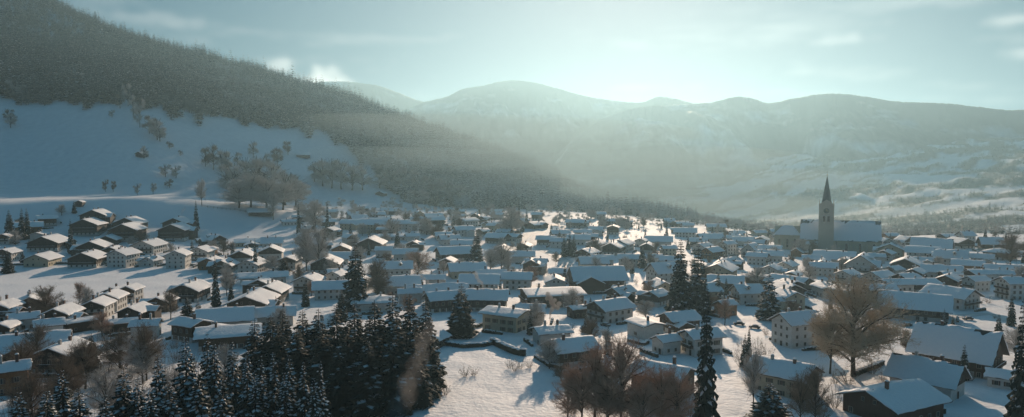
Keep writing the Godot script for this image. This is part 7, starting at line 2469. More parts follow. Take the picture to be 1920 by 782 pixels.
	[-123.1, -619.87, 10.98, 0.92, 0, "twig", "bare_tree", 166],
	[-104.87, -457.2, 2.42, 1.09, 2, "russet_twig", "bare_shrub", 167],
	[233.28, -336.71, 3.67, 1.0, 2, "russet_twig", "bare_shrub", 167],
	[-99.32, -198.09, 4.48, 0.94, 2, "twig", "bare_shrub", 167],
	[-105.36, -192.11, 11.1, 0.96, 1, "frost_twig", "bare_tree", 166],
	[186.29, -453.93, 11.44, 0.91, 2, "twig", "bare_tree", 166],
	[-93.06, -536.84, 4.01, 1.45, 0, "twig", "bare_shrub", 167],
	[81.79, -743.36, 6.17, 0.83, 1, "twig", "bare_tree", 166],
	[-51.32, -500.7, 3.77, 0.96, 0, "frost_twig", "bare_shrub", 167],
	[0.67, -417.82, 6.25, 0.84, 0, "frost_twig", "bare_tree", 166],
	[-71.22, -792.34, 3.06, 1.34, 1, "twig", "bare_shrub", 167],
	[237.56, -338.01, 4.26, 1.42, 0, "russet_twig", "bare_shrub", 167],
	[39.41, -309.43, 3.14, 1.48, 1, "twig", "bare_shrub", 167],
	[-122.09, -388.32, 10.73, 0.82, 1, "twig", "bare_tree", 166],
	[-90.09, -629.24, 7.07, 0.88, 0, "frost_twig", "bare_tree", 166],
	[-63.42, -783.38, 10.43, 1.06, 0, "twig", "bare_tree", 166],
	[-28.7, -559.98, 7.19, 1.09, 1, "frost_twig", "bare_tree", 166],
	[-66.95, -442.03, 11.89, 0.83, 0, "frost_twig", "bare_tree", 166],
	[-176.71, -705.02, 6.52, 0.91, 1, "twig", "bare_tree", 166],
	[120.57, -683.12, 2.7, 1.35, 0, "frost_twig", "bare_shrub", 167],
	[-186.04, -730.41, 3.81, 1.48, 0, "twig", "bare_shrub", 167],
	[11.25, -203.45, 9.4, 1.08, 1, "frost_twig", "bare_tree", 166],
	[-113.41, -726.34, 8.45, 1.08, 0, "twig", "bare_tree", 166],
	[-92.98, -662.02, 10.01, 0.97, 1, "twig", "bare_tree", 166],
	[68.13, -337.81, 9.6, 0.89, 3, "russet_twig", "bare_tree", 166],
	[-113.53, -424.52, 10.5, 1.07, 0, "frost_twig", "bare_tree", 166],
	[90.47, -784.29, 9.28, 1.2, 0, "frost_twig", "bare_tree", 166],
	[-141.65, -729.04, 3.25, 1.35, 1, "frost_twig", "bare_shrub", 167],
	[47.7, -557.9, 3.78, 1.16, 2, "frost_twig", "bare_shrub", 167],
	[-102.51, -430.38, 2.48, 1.36, 1, "frost_twig", "bare_shrub", 167],
	[376.8, -704.78, 11.78, 0.82, 3, "twig", "bare_tree", 166],
	[-123.79, -184.6, 3.27, 1.09, 1, "twig", "bare_shrub", 167],
	[-234.87, -312.71, 3.91, 1.32, 0, "russet_twig", "bare_shrub", 167],
	[53.83, -435.97, 9.73, 1.07, 3, "frost_twig", "bare_tree", 166],
	[63.05, -549.06, 6.11, 0.96, 0, "frost_twig", "bare_tree", 166],
	[442.44, -618.35, 3.45, 1.12, 2, "russet_twig", "bare_shrub", 167],
	[178.03, -602.02, 2.78, 0.94, 0, "frost_twig", "bare_shrub", 167],
	[0.15, -536.88, 6.34, 0.94, 1, "frost_twig", "bare_tree", 166],
	[191.03, -722.69, 3.18, 1.43, 0, "russet_twig", "bare_shrub", 167],
	[158.47, -529.94, 3.87, 1.33, 1, "frost_twig", "bare_shrub", 167],
	[85.28, -758.16, 3.71, 0.96, 2, "russet_twig", "bare_shrub", 167],
	[-211.97, -332.01, 9.73, 0.86, 3, "russet_twig", "bare_tree", 166],
	[285.73, -700.44, 4.13, 1.2, 0, "frost_twig", "bare_shrub", 167],
	[202.3, -370.05, 3.29, 1.17, 2, "frost_twig", "bare_shrub", 167],
	[-175.7, -417.71, 8.61, 0.96, 0, "frost_twig", "bare_tree", 166],
	[108.92, -622.69, 2.3, 0.96, 0, "russet_twig", "bare_shrub", 167],
	[55.91, -661.0, 8.28, 0.82, 3, "frost_twig", "bare_tree", 166],
	[6.01, -461.87, 2.29, 1.34, 0, "russet_twig", "bare_shrub", 167],
	[299.6, -728.3, 3.86, 1.49, 0, "twig", "bare_shrub", 167],
	[323.69, -626.25, 3.33, 1.47, 1, "twig", "bare_shrub", 167],
	[111.28, -416.56, 2.68, 1.45, 2, "russet_twig", "bare_shrub", 167],
	[260.23, -470.67, 2.52, 1.01, 1, "frost_twig", "bare_shrub", 167],
	[133.26, -680.52, 3.35, 1.41, 1, "russet_twig", "bare_shrub", 167],
	[-65.11, -605.29, 10.62, 1.08, 0, "twig", "bare_tree", 166],
	[-162.79, -358.49, 3.67, 1.16, 0, "frost_twig", "bare_shrub", 167],
	[-76.74, -552.28, 2.89, 1.01, 1, "twig", "bare_shrub", 167],
	[165.71, -775.84, 2.9, 0.98, 2, "frost_twig", "bare_shrub", 167],
	[374.49, -521.15, 6.82, 0.96, 1, "twig", "bare_tree", 166],
	[-55.43, -399.5, 7.28, 0.89, 1, "frost_twig", "bare_tree", 166],
	[-67.27, -623.4, 3.31, 1.0, 1, "twig", "bare_shrub", 167],
	[-47.42, -412.01, 3.78, 1.2, 1, "russet_twig", "bare_shrub", 167],
	[191.99, -367.32, 8.27, 1.04, 0, "frost_twig", "bare_tree", 166],
	[-110.62, -515.27, 2.38, 1.25, 0, "russet_twig", "bare_shrub", 167],
	[134.08, -462.31, 7.21, 0.87, 3, "twig", "bare_tree", 166],
	[31.16, -223.48, 8.49, 0.84, 3, "frost_twig", "bare_tree", 166],
	[86.67, -490.53, 4.32, 0.93, 1, "russet_twig", "bare_shrub", 167]]
const SAID := [
	["pointed dark spruce at the outermost village edge below the meadow", ""],
	["slim dark spruce, first of the close pair by the hillside cabin", ""],
	["slim dark spruce, second of the close pair by the hillside cabin", ""],
	["very slim dark spruce between timber houses under the knoll", ""],
	["tall solitary slim spruce at the end of the shaded knoll", ""],
	["dark spruce at the corner of the sunlit field", ""],
	["slim dark cypress-like spruce between the lit roofs and the field", ""],
	["narrow dark spruce between two white gabled houses", ""],
	["small dark spruce beside the white gabled house", ""],
	["thin spruce, first of two framing the frosted poplars", ""],
	["thin spruce, second of two framing the frosted poplars", ""],
	["slim spruce before the pale shaded roof", ""],
	["big dark spruce standing among the middle houses", ""],
	["broad dark spruce before the hazy long house", ""],
	["large dark spruce beside the cream house above the meadow", ""],
	["small spruce between blue-shaded roofs", ""],
	["taller of the twin dark spruces in the village middle", ""],
	["shorter of the twin dark spruces in the village middle", ""],
	["hazy spruce behind the tall white gabled house", ""],
	["little hazy spruce beside the tall white house", ""],
	["slim dark spruce just past the twin spruces", ""],
	["snow-laden spruce before the brown gabled roof", ""],
	["very tall slim dark spruce rising across the white house", ""],
	["small dark spruce crowding the twin spruces", ""],
	["low dark spruce at the foot of the twin spruces", ""],
	["slim spruce by the road beyond the great barn", ""],
	["tall dark spruce rising past the gable of the great barn", ""],
	["hazy spruce, first of three beside the bright road", ""],
	["hazy spruce, second of three beside the bright road", ""],
	["hazy spruce, third of three beside the bright road", ""],
	["slender hazy spruce behind the round frosted lime", ""],
	["second slender hazy spruce behind the round frosted lime", ""],
	["dark spruce before the roof with two chimneys", ""],
	["second dark spruce before the roof with two chimneys", ""],
	["small snowy spruce beside the tall chimney", ""],
	["small spruce in the garden behind the larches", ""],
	["tiny spruce beside the long shaded roof past the church", ""],
	["spruce at the back of the grove, half hidden by its neighbours", ""],
	["rounded snow-laden fir before the cream house", ""],
	["dark spruce of the grove, back row, first counting towards the meadow", "dark spruces of the grove"],
	["dark spruce of the grove, back row, second counting towards the meadow", "dark spruces of the grove"],
	["dark spruce of the grove, back row, third counting towards the meadow", "dark spruces of the grove"],
	["dark spruce of the grove, back row, fourth counting towards the meadow", "dark spruces of the grove"],
	["dark spruce of the grove, back row, fifth counting towards the meadow", "dark spruces of the grove"],
	["dark spruce of the grove, back row, sixth counting towards the meadow", "dark spruces of the grove"],
	["dark spruce of the grove, back row, seventh counting towards the meadow", "dark spruces of the grove"],
	["dark spruce of the grove, back row, eighth counting towards the meadow", "dark spruces of the grove"],
	["dark spruce of the grove, back row, ninth counting towards the meadow", "dark spruces of the grove"],
	["dark spruce of the grove, back row, tenth counting towards the meadow", "dark spruces of the grove"],
	["dark spruce of the grove, back row, eleventh counting towards the meadow", "dark spruces of the grove"],
	["dark spruce of the grove, middle row, first counting towards the meadow", "dark spruces of the grove"],
	["dark spruce of the grove, middle row, second counting towards the meadow", "dark spruces of the grove"],
	["dark spruce of the grove, middle row, third counting towards the meadow", "dark spruces of the grove"],
	["dark spruce of the grove, middle row, fourth counting towards the meadow", "dark spruces of the grove"],
	["dark spruce of the grove, middle row, fifth counting towards the meadow", "dark spruces of the grove"],
	["dark spruce of the grove, middle row, sixth counting towards the meadow", "dark spruces of the grove"],
	["dark spruce of the grove, middle row, seventh counting towards the meadow", "dark spruces of the grove"],
	["dark spruce of the grove, middle row, eighth counting towards the meadow", "dark spruces of the grove"],
	["dark spruce of the grove, front row, first counting towards the meadow", "dark spruces of the grove"],
	["dark spruce of the grove, front row, second counting towards the meadow", "dark spruces of the grove"],
	["dark spruce of the grove, front row, third counting towards the meadow", "dark spruces of the grove"],
	["dark spruce of the grove, front row, fourth counting towards the meadow", "dark spruces of the grove"],
	["snow-crusted fir before the grove, first along the row from the timber wall", "snowy firs along the bottom"],
	["snow-crusted fir before the grove, second along the row from the timber wall", "snowy firs along the bottom"],
	["snow-crusted fir before the grove, third along the row from the timber wall", "snowy firs along the bottom"],
	["snow-crusted fir before the grove, fourth along the row from the timber wall", "snowy firs along the bottom"],
	["snow-crusted fir before the grove, fifth along the row from the timber wall", "snowy firs along the bottom"],
	["snow-crusted fir before the grove, sixth along the row from the timber wall", "snowy firs along the bottom"],
	["snow-crusted fir before the grove, seventh along the row from the timber wall", "snowy firs along the bottom"],
	["snow-crusted fir before the grove, eighth along the row from the timber wall", "snowy firs along the bottom"],
	["snow-crusted fir before the grove, ninth along the row from the timber wall", "snowy firs along the bottom"],
	["snow-crusted fir before the grove, tenth along the row from the timber wall", "snowy firs along the bottom"],
	["snow-crusted fir before the grove, eleventh along the row from the timber wall", "snowy firs along the bottom"],
	["snow-crusted fir before the grove, twelfth along the row from the timber wall", "snowy firs along the bottom"],
	["snow-crusted fir before the grove, thirteenth along the row from the timber wall", "snowy firs along the bottom"],
	["snow-crusted fir before the grove, fourteenth along the row from the timber wall", "snowy firs along the bottom"],
	["snow-crusted fir before the grove, fifteenth along the row from the timber wall", "snowy firs along the bottom"],
	["snow-crusted fir before the grove, sixteenth along the row from the timber wall", "snowy firs along the bottom"],
	["snow-crusted fir before the grove, seventeenth along the row from the timber wall", "snowy firs along the bottom"],
	["snow-crusted fir before the grove, eighteenth along the row from the timber wall", "snowy firs along the bottom"],
	["snow-crusted fir before the grove, nineteenth along the row from the timber wall", "snowy firs along the bottom"],
	["snow-crusted fir before the grove, twentieth along the row from the timber wall", "snowy firs along the bottom"],
	["snow-crusted fir before the grove, twenty-first along the row from the timber wall", "snowy firs along the bottom"],
	["snow-crusted fir before the grove, twenty-second along the row from the timber wall", "snowy firs along the bottom"],
	["snow-crusted fir before the grove, twenty-third along the row from the timber wall", "snowy firs along the bottom"],
	["snow-crusted fir before the grove, twenty-fourth along the row from the timber wall", "snowy firs along the bottom"],
	["snow-crusted fir before the grove, twenty-fifth along the row from the timber wall", "snowy firs along the bottom"],
	["small garden spruce squeezed between village houses", "small spruces between the houses"],
	["round bare orchard tree beside the sunlit field", ""],
	["tall bare tree rising over the garden hedge", ""],
	["thin bare tree before the wide lit roof", ""],
	["spreading bare tree in the brown thicket", ""],
	["bare tree beside the timber wall", ""],
	["bare tree behind the snowy firs", ""],
	["small bare tree beside the roof with two chimneys", ""],
	["frosted bare tree among the snowy firs", ""],
	["bare tree squeezed between firs and the dark grove", ""],
	["frosted poplar, first of a pale pair", ""],
	["frosted poplar, second of a pale pair", ""],
	["pale frosted tree above the poplar pair", ""],
	["slender frosted tree beside the slim cypress", ""],
	["brown bare tree beside the big dark spruce", ""],
	["wide brown-pink bare tree among the middle roofs", ""],
	["pale bare tree before the dormered house", ""],
	["low pale bare tree beside the broad spruce", ""],
	["round frosted lime by the bright road", ""],
	["great bare beech spreading over the snowy yard", ""],
	["bare tree grown into the great beech", ""],
	["russet bare tree at the corner of the meadow", ""],
	["brown leafy-looking bare tree beside the russet one", ""],
	["low russet tree on the meadow edge", ""],
	["reddish larch-like bare tree beside the slim spruce", ""],
	["dark reddish bare tree between the russet trees", ""],
	["tall thin bare tree before the cream house", ""],
	["bare tree at the gable corner of the cream house", ""],
	["lone sapling casting its shadow on the meadow", ""],
	["little bare tree at the barn's gable corner", ""],
	["golden frosted bare tree behind the small bungalow", ""],
	["frosted tree behind the wide hall roof", ""],
	["frosted tree in front of the church choir", ""],
	["frosted tree beside the cream gabled house past the church", ""],
	["brown bare tree by the hip-roofed house", ""],
	["dark bare tree above the flat shaded roof", ""],
	["frosted tree among hazy hill-foot houses", ""],
	["frosted tree beside the tall cream block", ""],
	["frosted larch by the road fence on the knoll", ""],
	["frosted tree above the solitary spruce", ""],
	["full russet tree in the middle of the russet group", ""],
	["small russet tree leaning over the meadow", ""],
	["reddish tree close before the slim spruce", ""],
	["thin bare tree behind the rounded fir", ""],
	["bare tree over the gable of the wide lit roof", ""],
	["frosted tree behind the lower firs", ""],
	["brown tree in front of the timber wall", ""],
	["brown bare tree between tall firs", ""],
	["bare bush in the row crossing the sunlit meadow", "bushes on the sunlit meadow"],
	["tangled brown garden bush in the thicket above the snowy firs", "brown garden thicket"],
	["reddish bare bush under the russet trees", "russet bushes"],
	["bare bush in the gardens round the great beech", "bushes round the great beech"],
	["frosted bush in the scrub on the shaded hillside meadow", "scrub on the hillside meadow"],
	["rounded frosted tree of the dense hillside-foot clump, first when walking in from the knoll", "clump at the hillside foot"],
	["rounded frosted tree of the dense hillside-foot clump, second when walking in from the knoll", "clump at the hillside foot"],
	["rounded frosted tree of the dense hillside-foot clump, third when walking in from the knoll", "clump at the hillside foot"],
	["rounded frosted tree of the dense hillside-foot clump, fourth when walking in from the knoll", "clump at the hillside foot"],
	["rounded frosted tree of the dense hillside-foot clump, fifth when walking in from the knoll", "clump at the hillside foot"],
	["rounded frosted tree of the dense hillside-foot clump, sixth when walking in from the knoll", "clump at the hillside foot"],
	["rounded frosted tree of the dense hillside-foot clump, seventh when walking in from the knoll", "clump at the hillside foot"],
	["rounded frosted tree of the dense hillside-foot clump, eighth when walking in from the knoll", "clump at the hillside foot"],
	["rounded frosted tree of the dense hillside-foot clump, ninth when walking in from the knoll", "clump at the hillside foot"],
	["rounded frosted tree of the dense hillside-foot clump, tenth when walking in from the knoll", "clump at the hillside foot"],
	["rounded frosted tree of the dense hillside-foot clump, eleventh when walking in from the knoll", "clump at the hillside foot"],
	["rounded frosted tree of the dense hillside-foot clump, twelfth when walking in from the knoll", "clump at the hillside foot"],
	["frosted tree of the copse by the upper hut, first when walking in from the knoll", "copse by the upper hut"],
	["frosted tree of the copse by the upper hut, second when walking in from the knoll", "copse by the upper hut"],
	["frosted tree of the copse by the upper hut, third when walking in from the knoll", "copse by the upper hut"],
	["frosted tree of the copse by the upper hut, fourth when walking in from the knoll", "copse by the upper hut"],
	["frosted tree of the copse by the upper hut, fifth when walking in from the knoll", "copse by the upper hut"],
	["frosted tree of the copse by the upper hut, sixth when walking in from the knoll", "copse by the upper hut"],
	["frosted tree of the copse by the upper hut, seventh when walking in from the knoll", "copse by the upper hut"],
	["frosted tree of the copse by the upper hut, eighth when walking in from the knoll", "copse by the upper hut"],
	["frosted tree of the copse by the upper hut, ninth when walking in from the knoll", "copse by the upper hut"],
	["frosted tree of the copse by the upper hut, tenth when walking in from the knoll", "copse by the upper hut"],
	["frosted tree of the copse by the upper hut, eleventh when walking in from the knoll", "copse by the upper hut"],
	["frosted tree of the copse by the upper hut, twelfth when walking in from the knoll", "copse by the upper hut"],
	["frosted tree of the copse by the upper hut, thirteenth when walking in from the knoll", "copse by the upper hut"],
	["frosted tree of the copse by the upper hut, fourteenth when walking in from the knoll", "copse by the upper hut"],
	["small bare fruit tree in a village garden between houses", "garden trees between the houses"],
	["low bare shrub in a snowy village garden between houses", "garden shrubs between the houses"]]
const ZONES := {"K": ["chalets on the shaded knoll", "on the shaded knoll", "the tall solitary spruce"], "U": ["upper houses below the knoll", "in rows below the shaded knoll", "the open hillside"], "N": ["houses lining the far edge of the sunlit field", "lining the sunlit field", "its spruce corner"], "L": ["houses on the near side of the sunlit field", "before the sunlit field", "the orchard tree"], "M": ["low houses above the dark spruce grove", "in the row behind the snowy firs", "the orchard side"], "Q": ["big roofs behind the frosted garden trees", "behind the frosted garden trees", "the timber wall"], "V": ["hazy houses at the hill foot", "in hazy hill-foot rows", "the frosted poplars"], "W": ["middle houses beyond the big spruce", "in rows beyond the big spruce", "the frosted pair"], "X": ["houses behind the spruce grove", "just behind the dark spruce grove", "the slim cypress"], "Y": ["roofs above the spruce grove", "directly above the dark spruce grove", "the grove's near end"], "R": ["houses west of the bright road", "beside the bright winding road", "the round frosted lime"], "S": ["houses east of the bright road", "east of the bright road", "its bend"], "T": ["large buildings round the inn", "near the long inn", "the inn yard"], "O": ["houses between the twin spruces and the church", "on the near-west of the church", "the twin spruces"], "P": ["houses round the twin spruces", "near the twin spruces", "their trunks"], "C": ["houses beyond the church", "on rows beyond the church", "the nave"], "D": ["houses before the church", "at the church's foot", "the tower"], "F": ["houses behind the bare beech", "in rows behind the bare beech", "that tree"], "G": ["houses round the slim spruce", "round the slim spruce", "the slim spruce"], "J": ["houses below the great barn", "by the great barn", "the barn"], "Z": ["houses along the meadow", "along the sunlit meadow", "the grove"], "HUT": ["huts and sheds", "", ""]}
const COUNT := ["first", "second", "third", "fourth", "fifth", "sixth", "seventh", "eighth", "ninth", "tenth", "eleventh", "twelfth", "thirteenth", "fourteenth", "fifteenth", "sixteenth", "seventeenth", "eighteenth", "nineteenth", "twentieth", "twenty-first", "twenty-second", "twenty-third", "twenty-fourth", "twenty-fifth", "twenty-sixth", "twenty-seventh", "twenty-eighth", "twenty-ninth", "thirtieth", "thirty-first", "thirty-second", "thirty-third", "thirty-fourth", "thirty-fifth", "thirty-sixth", "thirty-seventh", "thirty-eighth", "thirty-ninth", "fortieth"]
const LOOKS := {"w": "white plaster house", "d": "dark timber house", "m": "timber-gabled white house", "y": "cream plaster house", "h": "honey-coloured timber house", "b": "reddish-brown timber house"}
const ROADS := [
	{"wide": 9.0, "line": [[25.9, -411.87], [37.19, -464.29], [35.12, -497.24], [24.44, -537.11], [19.32, -573.16], [24.39, -622.54], [39.08, -693.2], [58.05, -726.87], [67.58, -750.72]]},
	{"wide": 8.0, "line": [[-0.83, -530.41], [8.29, -587.46], [20.21, -644.84], [38.53, -702.98]]},
	{"wide": 7.0, "line": [[95.24, -737.21], [113.4, -804.9], [141.09, -969.45], [158.19, -1148.97], [204.06, -1373.32]]},
	{"wide": 6.0, "line": [[214.97, -293.19], [219.61, -309.67], [203.03, -306.72], [177.19, -295.77], [154.93, -280.65], [126.94, -251.24]]},
	{"wide": 5.0, "line": [[-341.66, -453.18], [-307.02, -465.49], [-260.48, -467.22], [-206.53, -461.38]]}]
const SMOKE := [
	{"label": "curling pink-lit smoke above the low house's chimney", "at": [13.09, 15.25, -233.96], "puffs": [[0.0, 0.73, 0.88, 0.55, 1.46, 0.55, 0, 3.283], [0.18, 2.01, -0.25, 0.91, 1.83, 0.91, 0, 1.97], [0.73, 3.29, -0.71, 1.46, 1.83, 1.46, 0, 1.231], [1.46, 4.57, 0.46, 1.83, 2.19, 1.83, 0, 0.985], [0.73, 6.03, 0.24, 2.19, 2.19, 2.19, 0, 0.821], [0.0, 7.49, 0.14, 2.19, 2.19, 2.19, 0, 0.821], [-0.73, 8.77, 0.57, 1.83, 2.19, 1.83, 0, 0.985], [2.56, 4.02, -0.02, 1.83, 1.83, 1.83, 0, 0.985], [3.11, 5.48, 0.45, 1.83, 1.83, 1.83, 0, 0.985], [-1.1, 7.31, 0.26, 1.1, 1.46, 1.1, 0, 1.641], [1.65, 6.76, 0.46, 1.46, 1.46, 1.46, 0, 1.231]]},
	{"label": "pale smoke over the blue-shaded roofs above the grove", "at": [-12.86, 13.4, -302.84], "puffs": [[0.0, 0.95, -0.16, 0.71, 1.42, 0.71, 0, 1.409], [-0.24, 2.13, -0.48, 0.95, 1.89, 0.95, 0, 1.057], [-0.71, 3.55, -0.69, 1.42, 1.89, 1.42, 0, 0.704], [-1.89, 4.73, 0.42, 1.89, 1.89, 1.89, 0, 0.528], [-2.84, 6.39, 0.22, 1.89, 2.37, 1.89, 0, 0.528], [-3.31, 7.81, -0.06, 1.89, 2.37, 1.89, 0, 0.528]]},
	{"label": "faint smoke behind the big bare tree and grove", "at": [-39.95, 11.42, -329.87], "puffs": [[0.0, 0.77, 1.0, 0.77, 1.55, 0.77, 0, 1.294], [-1.03, 2.06, -0.0, 1.55, 2.06, 1.55, 0, 0.647], [-2.58, 3.35, -0.1, 1.55, 1.55, 1.55, 0, 0.647], [-3.87, 4.64, 0.86, 1.55, 2.06, 1.55, 0, 0.647], [-4.38, 6.44, 0.29, 1.55, 2.06, 1.55, 0, 0.647]]},
	{"label": "thin upright smoke thread past the church", "at": [400.78, 12.09, -606.72], "puffs": [[0.0, 1.42, 0.76, 0.95, 2.84, 0.95, 0, 0.844], [0.0, 3.32, -0.16, 1.14, 3.79, 1.14, 0, 0.703], [0.47, 5.69, -0.94, 1.42, 3.79, 1.42, 0, 0.563], [0.95, 7.58, -0.42, 1.9, 2.84, 1.9, 0, 0.422]]},
	{"label": "white billowing smoke by the hip-roofed house", "at": [384.33, 10.74, -535.08], "puffs": [[0.0, 0.84, 0.59, 2.51, 2.51, 2.51, 0, 0.319], [2.09, 2.09, 0.02, 3.34, 3.34, 3.34, 0, 0.239], [4.6, 3.76, 0.34, 4.18, 3.34, 4.18, 0, 0.191], [7.52, 5.02, 0.65, 4.18, 4.18, 4.18, 0, 0.191], [10.45, 5.85, -0.41, 4.18, 3.34, 4.18, 0, 0.191], [3.76, 1.67, 0.94, 3.34, 2.51, 3.34, 0, 0.239], [9.2, 2.93, -0.15, 3.34, 3.34, 3.34, 0, 0.239]]},
	{"label": "small smoke wisp above the knoll chalet", "at": [-309.03, 27.4, -637.98], "puffs": [[0.0, 1.5, 0.27, 1.0, 2.49, 1.0, 0, 0.602], [0.5, 3.49, 0.46, 1.3, 2.99, 1.3, 0, 0.463], [1.5, 5.48, 0.89, 1.59, 2.99, 1.59, 0, 0.376], [2.99, 6.98, 0.23, 1.99, 2.99, 1.99, 0, 0.301]]},
	{"label": "long warm-lit drift of smoke rising past the dark grove", "at": [-27.33, 6.67, -155.62], "puffs": [[0.02, 0.79, -0.0, 5.91, 7.1, 5.91, -0.3, 0.015], [0.39, 2.47, -0.07, 4.73, 5.67, 4.73, -0.3, 0.019], [0.68, 4.44, -0.12, 4.86, 5.83, 4.86, -0.3, 0.018], [2.22, 6.07, -0.37, 5.37, 6.44, 5.37, -0.3, 0.017], [3.15, 7.56, -0.52, 5.28, 6.33, 5.28, -0.3, 0.017], [2.74, 9.14, -0.46, 5.26, 6.31, 5.26, -0.3, 0.017], [2.98, 10.17, -0.49, 4.9, 5.88, 4.9, -0.3, 0.018], [4.88, 11.85, -0.78, 4.86, 5.83, 4.86, -0.3, 0.018], [4.43, 14.3, -0.71, 4.04, 4.85, 4.04, -0.3, 0.022], [6.01, 15.69, -0.94, 4.33, 5.19, 4.33, -0.3, 0.021], [6.55, 17.23, -1.01, 3.73, 4.48, 3.73, -0.3, 0.024], [6.28, 19.01, -0.97, 3.22, 3.87, 3.22, -0.3, 0.028], [6.44, 20.05, -0.99, 4.18, 5.02, 4.18, -0.3, 0.021], [8.09, 21.29, -1.21, 3.98, 4.78, 3.98, -0.3, 0.023], [8.54, 23.24, -1.26, 3.58, 4.29, 3.58, -0.3, 0.025]]}]
const MIST := [
	[558.5, 44.5, -3252.4, 2400, 90, 1500, 0.001, "bright mist lying in the far valley bottom"],
	[-10.6, 14.2, -1350.0, 1300, 60, 520, 0.002, "thin sheet of mist along the hill foot"],
	[-207.7, 146.7, -1404.7, 1200, 75, 640, 0.001, "pale band of mist drifting along the upper forest slope"],
	[-78.5, 98.4, -1437.9, 1400, 80, 700, 0.001, "pale band of mist halfway down the wooded slope"],
	[45.6, 55.7, -1459.3, 1500, 75, 700, 0.001, "pale band of mist over the low end of the ridge"],
	[-268.7, 91.6, -1149.0, 700, 45, 300, 0.002, "thin mist above the frosted copse"],
	[525.3, -29.4, -1721.6, 1500, 70, 700, 0.001, "mist behind the village before the far fields"]]
